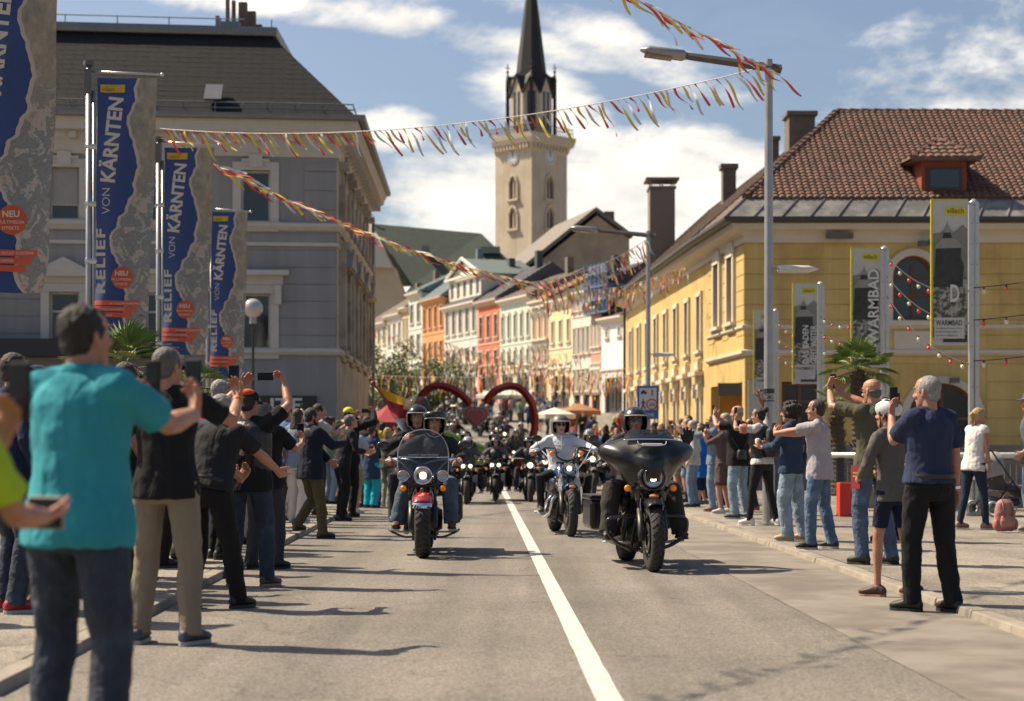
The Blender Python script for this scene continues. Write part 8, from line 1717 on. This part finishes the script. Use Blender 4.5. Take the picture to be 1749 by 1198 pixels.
def rider(label, root_loc, fac, sc, detail=1, **kw):
 base = dict(pelvis=(0, -.24, .775), feet=((-.33, .20, .285, 6), (.33, .20, .285, -6)), knee=(.30, .6, .8), hands=((-.40, .145, 1.035), (.40, .145, 1.035)), hstyle=('grip', 'grip'), elbow=(.9, -.1, -.45), lean=-3, hem=-.06, category='rider', name='person', shoes=((.03, .025, .02), (.03, .03, .03), True), hair=None)
 base.update(kw); return person(label, root_loc, fac, H=1.75 * sc, detail=detail, **base)
RED = mat('paint_red', (.30, .010, .012), .22, coat=.9, var=.05); BLU = mat('paint_blue', (.015, .075, .20), .22, coat=.9, var=.05); GRYP = mat('paint_grey', (.10, .10, .10), .3, coat=.6); BLACKP = mat('paint_matt_black', (.011, .011, .012), .30, coat=.25, spec=.35, var=.05)
SC = 1.05; fc = -84.5; L1 = root_from_front(bike_at(1116, 977, 0), fc, SC); motorcycle('big black touring motorcycle with a bat-wing fairing at the front of the parade', L1, fc, 'tourer', BLACKP, SC)
b1 = rider('rider in black with a matt black open helmet and sunglasses, waving one gloved hand', L1, fc, SC, detail=2, build=1.08, hands=((-.46, .20, 1.235), (.40, .145, 1.03)), hstyle=('wave glove', 'grip glove'), feet=((-.36, .30, .29, 8), (.36, .28, .29, -8)), glasses=True, cap=('moto', (.016, .016, .016), .28, 'vents'), top=((.018, .018, .019), 1.0, 'leather'), pants=((.045, .040, .036), 'plain wide'), skin_k='tan', head=(0, -2), face=True)
def glove(info, sd, style):
 g_ = MB(); st = 'wave' if 'wave' in style else 'grip'; wr = info['wr']; make_hand(g_, wr[sd], wr[(sd, 'd')], wr[(sd, 'n')], sd, .08 if st == 'wave' else 1.25, .36 if st == 'wave' else .1, 1.04, 1.32); e = info['el'][sd]; g_.tube([wr[sd].lerp(e, .30), wr[sd].lerp(e, .1), wr[sd]], [.042, .038, .034], 12); remeshed(g_, 'glove', [mat('glove_black', (.012, .012, .012), .6, bump=.4)], info['root'], .0062, 1)
glove(b1, -1, 'wave'); glove(b1, 1, 'grip')
fc2 = -88.5; L2 = root_from_front(bike_at(722, 953, 0), fc2, SC); motorcycle('dark red cruiser with a tall clear windshield and three round front lamps', L2, fc2, 'cruiser', RED, SC)
b2 = rider('rider with a flipped-up black helmet behind the tall windshield, in blue jeans', L2 , fc2, SC, detail=2, slean=-3, build=1.05, hands=((-.395, .145, 1.055), (.395, .145, 1.055)), cap=('moto', (.013, .013, .013), .22, 'peak'), top=((.03, .03, .032), 1.0, 'jacket'), pants=((.06, .09, .13), 'denim wide'), skin_k='tan', face=True, shoes=((.10, .045, .02), (.03, .02, .02), True), head=(0, -8), pelvis=(-.08, -.24, .765), feet=((-.30, .24, .285, 6), (.30, .24, .285, -6)), knee=(.16, .7, .8))
b3 = rider('passenger with a black helmet and raised visor holding the flag on the red cruiser', L2, fc2, SC, detail=1, pelvis=(.05, -.62, .85), slean=5, hands=((-.10, -.40, 1.15), (.24, -.30, 1.28)), hstyle=('grip', 'fist'), feet=((-.34, -.25, .34, 8), (.34, -.25, .34, -8)), cap=('moto', (.02, .018, .016), .2, 'bubble'), top=((.02, .02, .022), 1.0, 'jacket'), pants=((.03, .03, .035), 'plain'), face=True, head=(4, 0))
fc3 = -84; L3 = root_from_front(bike_at(975, 917, 0), fc3, SC); motorcycle('blue bobber motorcycle with high handlebar and lit round headlamp', L3, fc3, 'bobber', BLU, SC)
b4 = rider('woman rider with a matt grey-green helmet, sunglasses and white jacket', L3, fc3, SC, detail=2, female=True, build=.98, hands=((-.44, .175, 1.135), (.44, .175, 1.135)), feet=((-.30, .06, .28, 8), (.30, .06, .28, -8)), glasses=True, cap=('moto', (.10, .10, .085), .42), top=((.60, .60, .63), 1.0, 'jacket'), pants=((.02, .02, .021), 'skinny'), skin_k='fair', face=True, pelvis=(0, -.22, .80), hem=-.10, shoes=((.03, .03, .03), (.4, .38, .36), True))
m = MB(); P_, up, rx, fy = b4['P'], b4['up'], b4['rx'], b4['fy']
m.tube([P_ + up * z + fy * (.150 + .012 * (1 if .2 < z < .4 else 0)) for z in (.02, .12, .24, .36, .46, .53)], .008, 6); m.tube([P_ + up * .40 + rx * x + fy * (.150 - abs(x) * .35) for x in (-.14, -.07, 0, .07, .14)], .007, 6); m.tube([P_ + up * .53 + rx * x + fy * (.095 - abs(x) * .2) for x in (-.07, 0, .07)], .014, 6); m.build('jacket_piping', mat('rubber_black'), b4['root'], False, False)
def flag():
 d = 21.6; P = lambda x, y, o=0: at(x, y, d + o); r = thing('flag', 'yellow, red and white flag on a slanting pole behind the red cruiser', 'flag', tuple(P(715, 760))); m = MB(); m.tube([P(637, 655), P(722, 762)], .012, 8); po = m.build('pole', mat('flag_pole', (.30, .04, .03), .5), r); m = MB(); m.ball(P(637, 655), .032); m.build('knob', mat('heart_red'), po, True)
 def patch(a, b, c, e, mt_, nm, ph):
  m = MB(); n = 12; vs = []
  for j in range(n + 1):
   for i in range(n + 1):
    u, v = i / n, j / n; q0 = V((*a, 0)).lerp(V((*b, 0)), u); q1 = V((*e, 0)).lerp(V((*c, 0)), u); q = q0.lerp(q1, v); vs.append(P(q.x, q.y, .05 * sin(ph + u * 7 + v * 2) * (.3 + v)))
  m.add(vs, [(j * (n + 1) + i, j * (n + 1) + i + 1, (j + 1) * (n + 1) + i + 1, (j + 1) * (n + 1) + i) for j in range(n) for i in range(n)]); m.build(nm, mt_, r, True)
 patch((641, 660), (700, 684), (738, 707), (658, 684), mat('flag_yellow', (.70, .36, .01), .7), 'yellow_stripe', 0); patch((657, 683), (712, 699), (722, 716), (671, 714), mat('flag_red', (.34, .015, .02), .7), 'red_stripe', 1.2); patch((671, 713), (703, 706), (716, 742), (688, 738), mat('flag_white', (.60, .59, .62), .7), 'white_stripe', 2.3)
flag()
SPEC = [(1013, 847, 'single', -86, GRYP, 'grey motorcycle close behind the blue bobber'), (797, 862, 'twin', -90, BLK, 'black motorcycle with two glowing round lamps left of the centre line'), (846, 857, 'twin', -90, BLK, 'black motorcycle with two yellow-white lamps at the head of the centre line'), (906, 858, 'single', -88, MBLK, 'black motorcycle with one bright round lamp right of the centre line'), (932, 842, 'single', -86, BLU, 'dark blue motorcycle following between the centre line and the bobber')]
rk = [dict(cap=('moto', (.10, .10, .10), .2), top=((.07, .07, .075), 1.0, 'jacket'), pants=(K1, 'plain')), dict(cap=('moto', (.30, .30, .31), .18), top=((.09, .09, .095), 1.0, 'jacket'), pants=(K2, 'plain')), dict(cap=('moto', (.03, .02, .05), .3), top=((.11, .105, .10), .8), pants=(K1, 'plain'), vest=(.02, .019, .018)), dict(cap=('moto', (.012, .012, .012), .2), top=((.018, .018, .02), 1.0, 'leather'), pants=(JEAN_D, 'denim'), glasses=True), dict(cap=('moto', (.22, .21, .2), .3), top=((.03, .05, .09), 1.0, 'jacket'), pants=(JEAN, 'denim'))]
rl = ['rider in dark clothes on the grey motorcycle behind the white-jacketed woman', 'rider with a shiny silver helmet left of the centre line', 'rider in grey top and dark vest at centre line head', 'rider in black leather right of the centre line with one bright lamp ahead', 'rider with a pale helmet following between centre line and bobber']
for (fx, fy_, kd, fc_, pt, lb), k_, ll in zip(SPEC, rk, rl):
 bs = 1.0 if fx > 1000 else .90; L_ = root_from_front(bike_at(fx, fy_, 0), fc_, bs); motorcycle(lb, L_, fc_, kd, pt, bs, low=True); rider(ll, L_, fc_, bs, detail=0 if fy_ < 900 else 1, face=False, **k_)
 if kd == 'twin': rider('pillion passenger close behind the %s' % ll, L_, fc_, bs, detail=0, pelvis=(.05, -.66, .92), feet=((-.34, -.25, .34, 8), (.34, -.25, .34, -8)), hands=((-.2, -.1, 1.1), (.2, -.1, 1.1)), cap=('moto', (.015, .015, .018), .3), top=(K2, 1.0, 'jacket'), pants=(K1, 'plain'))
# ================================================================ crowd farther away: a few people built once, then copied
random.seed(77)
ARCH = []; ARCHP = {}; PU = set()
cols = [(.02, .02, .022), (.30, .05, .05), (.45, .44, .42), (.10, .16, .28), (.20, .18, .16), (.40, .30, .10), (.06, .07, .10), (.50, .35, .30), (.12, .20, .14), (.60, .58, .55), (.03, .05, .12), (.22, .06, .05)]
CN = ['black', 'dark red', 'light grey', 'blue', 'taupe', 'ochre', 'dark grey', 'pale pink', 'green', 'white', 'navy', 'brick red']
pans = [JEAN, JEAN_D, K1, BEI, JEAN_L, (.09, .085, .08)]
skn = ['mid', 'tan', 'fair']
for k in range(9):
 kw = [dict(hair='short', hairc='brown'), dict(female=True, hair='long', hairc='dark'), dict(hair='crop', hairc='grey'), dict(female=True, hair='bob', hairc='blond'), dict(hair='short', hairc='dark', hands=((-.1, .35, 1.55), (.1, .38, 1.55))), dict(female=True, hair='bun', hairc='brown', hands=(None, (.1, .3, 1.6))), dict(hair='bald', hairc='pepper', build=1.15, belly=.04), dict(hair='short', hairc='black', cap=('cap', (.03, .04, .08))), dict(hair='mess', hairc='brown', hands=((-.15, .2, 1.2), (.15, .2, 1.2)))][k]
 a = person('x', V((0, -60 - k, 0)), 90, skin_k=skn[k % 3], top=(cols[k], [.6, .6, 1.0][k % 3]), pants=(pans[k % 6], 'plain' if k % 4 else 'short'), detail=0, **kw); ARCH.append(a['root'])
 if k in (4, 5): ARCHP[k] = (phone(a, 1, 'x', both=(k == 4), land=(k == 4)), a['M'].inverted())
BGB = []
for k in range(3):
 r = motorcycle('x', V((3, -60 - k * 4, 0)), -90, ['single', 'twin', 'single'][k], [BLK, MBLK, GRYP][k], 1.05, low=True); q = rider('x', V((3, -60 - k * 4, 0)), -90, 1.05, detail=0, cap=('moto', [(.02, .02, .02), (.3, .3, .3), (.06, .05, .05)][k], .3), top=([K1, (.10, .10, .10), (.04, .05, .08)][k], 1.0, 'jacket'), pants=([JEAN_D, K1, JEAN][k], 'plain')); BGB.append((r, q['root']))
bake_all()
used = set()
def recolor(o, ci, pj):
 for ch in o.children:
  nm = ch.name.split('.')[0]; mt_ = None
  if nm in ('shirt', 'jacket'): mt_ = cloth('cloth_%.3f_%.3f_%.3f' % tuple(cols[ci]), cols[ci])
  if nm in ('trousers', 'shorts'): mt_ = cloth('trouser_%.3f_%.3f_%.3f' % tuple(pans[pj]), pans[pj])
  if mt_: ch.material_slots[0].link = 'OBJECT'; ch.material_slots[0].material = mt_
PM = {}; seen = set()
def dist_(y): return ('nearest', 'quite near', 'midway', 'farther', 'far', 'very far', 'distant', 'more distant', 'tiny', 'tinier', 'smallest', 'faintest', 'faraway', 'faraway', 'faraway')[max(0, min(14, int((y - 17) / 9)))]
def crowd_person(x, y, z, fac, where, grp):
 k = random.randrange(len(ARCH)); s = random.uniform(.93, 1.06)
 if k not in used: used.add(k); o = ARCH[k]; o.location = (x, y, z); o.rotation_euler = (0, 0, radians(fac) - pi / 2); o.scale = (s,) * 3; ci = k
 else:
  o = copy_tree(ARCH[k], None, (x, y, z), radians(fac) - pi / 2, s); ci = random.randrange(12)
  while (k, ci, where, dist_(y)) in seen: ci = (ci + 1) % 12
  recolor(o, ci, random.randrange(6))
 seen.add((k, ci, where, dist_(y))); hd = ('short-haired', 'long-haired', 'grey-haired', 'blond', 'dark-haired, arms-up', 'hair-bunned', 'bald', 'capped', 'tousled')[k]; dist = dist_(y)
 if k in ARCHP:
  ph, Mi = ARCHP[k]; c = ph if k not in PU else copy_tree(ph); PU.add(k)
  if k not in PM: PM[k] = Mi @ Matrix.LocRotScale(ph.location, ph.rotation_euler, ph.scale)
  c.matrix_world = Matrix.LocRotScale(V((x, y, z)), o.rotation_euler, V((s, s, s))) @ PM[k]; c['label'] = 'phone raised by %s %s-topped onlooker %s' % (dist_(y), CN[ci], where); c['group'] = 'small phones in the crowd'
 o['label'] = '%s %s onlooker in %s top %s' % (dist, hd, CN[ci], where); o['group'] = grp; return o
for i in range(54):                                  # second and third rows on the left
 y = 12 + 55 * (i / 46) ** .85 + random.uniform(-.5, .5); l = random.uniform(-4.3, -3.15) if y > 30 else random.uniform(-4.6, -3.6)
 crowd_person(road_x(l, y), y, .06, random.uniform(10, 70), 'in second row behind left kerb', 'second row of the left crowd')
for i in range(20):
 y = 13 + i * 1.1 + random.uniform(-.3, .3); l = random.uniform(-3.35, -3.08); crowd_person(road_x(l, y), y, .06, random.uniform(20, 60), 'close behind the front row on the left', 'people close behind the left front row')
for i in range(30):
 y = 36 + i * 1.02 + random.uniform(-.3, .3); l = random.uniform(-3.1, -2.65); crowd_person(road_x(l, y), y, .06, random.uniform(0, 50), 'lining left kerb near grey building', 'front row of the far left crowd')
for i in range(34):
 y = 34 + i * .95 + random.uniform(-.4, .4); l = random.uniform(4.1, 5.3); crowd_person(road_x(l, y), y, .06, random.uniform(120, 200), 'lining right kerb near yellow townhouse', 'far right kerb crowd')
for i in range(92):
 y = random.uniform(71, 150); side = random.choice((-1, 1, 1)); l = side * random.uniform(3.2, 8.0) + (.8 if side > 0 else 0); crowd_person(road_x(l, y) + curveoff(y), y, g(y), random.uniform(0, 360), ('left' if side < 0 else 'right') + ' of the street beyond heart arch', 'crowd up the street')
ub = set(); NB = {}
def bike_pair(x, y, where):
 k = random.randrange(3); z = g(y)
 if k not in ub: ub.add(k); a, b = BGB[k]; a.location = b.location = (x, y, z)
 else: a = copy_tree(BGB[k][0], None, (x, y, z)); b = copy_tree(BGB[k][1], None, (x, y, z))
 rr = radians(-90 + random.uniform(-4, 4)) - pi / 2; a.rotation_euler = b.rotation_euler = (0, 0, rr)
 NB[where] = NB.get(where, 0) + 1; od = ('nearest', 'second', 'third', 'fourth', 'fifth', 'sixth', 'seventh', 'eighth', 'ninth', 'tenth', 'eleventh', 'twelfth', 'thirteenth')[NB[where] - 1]
 a['label'] = '%s distant motorcycle with lit lamp %s' % (od, where); a['group'] = 'distant motorcycles'; b['label'] = 'helmeted rider on %s distant motorcycle %s' % (od, where); b['group'] = 'distant riders'
for y, l in ((44, -1.6), (48, 3.0), (50, -1.2), (54, 2.9), (58, -1.0)): bike_pair(road_x(l, y), y, 'in the column before the heart arch')
for y in range(70, 132, 5):
 for l in (-1.2, 1.5): bike_pair(road_x(l + random.uniform(-.5, .5), y) + curveoff(y), y + random.uniform(-1, 1), 'in the %s lane behind the heart arch' % ('left' if l < 0 else 'right'))
print('t', round(time.time() - T0, 1))
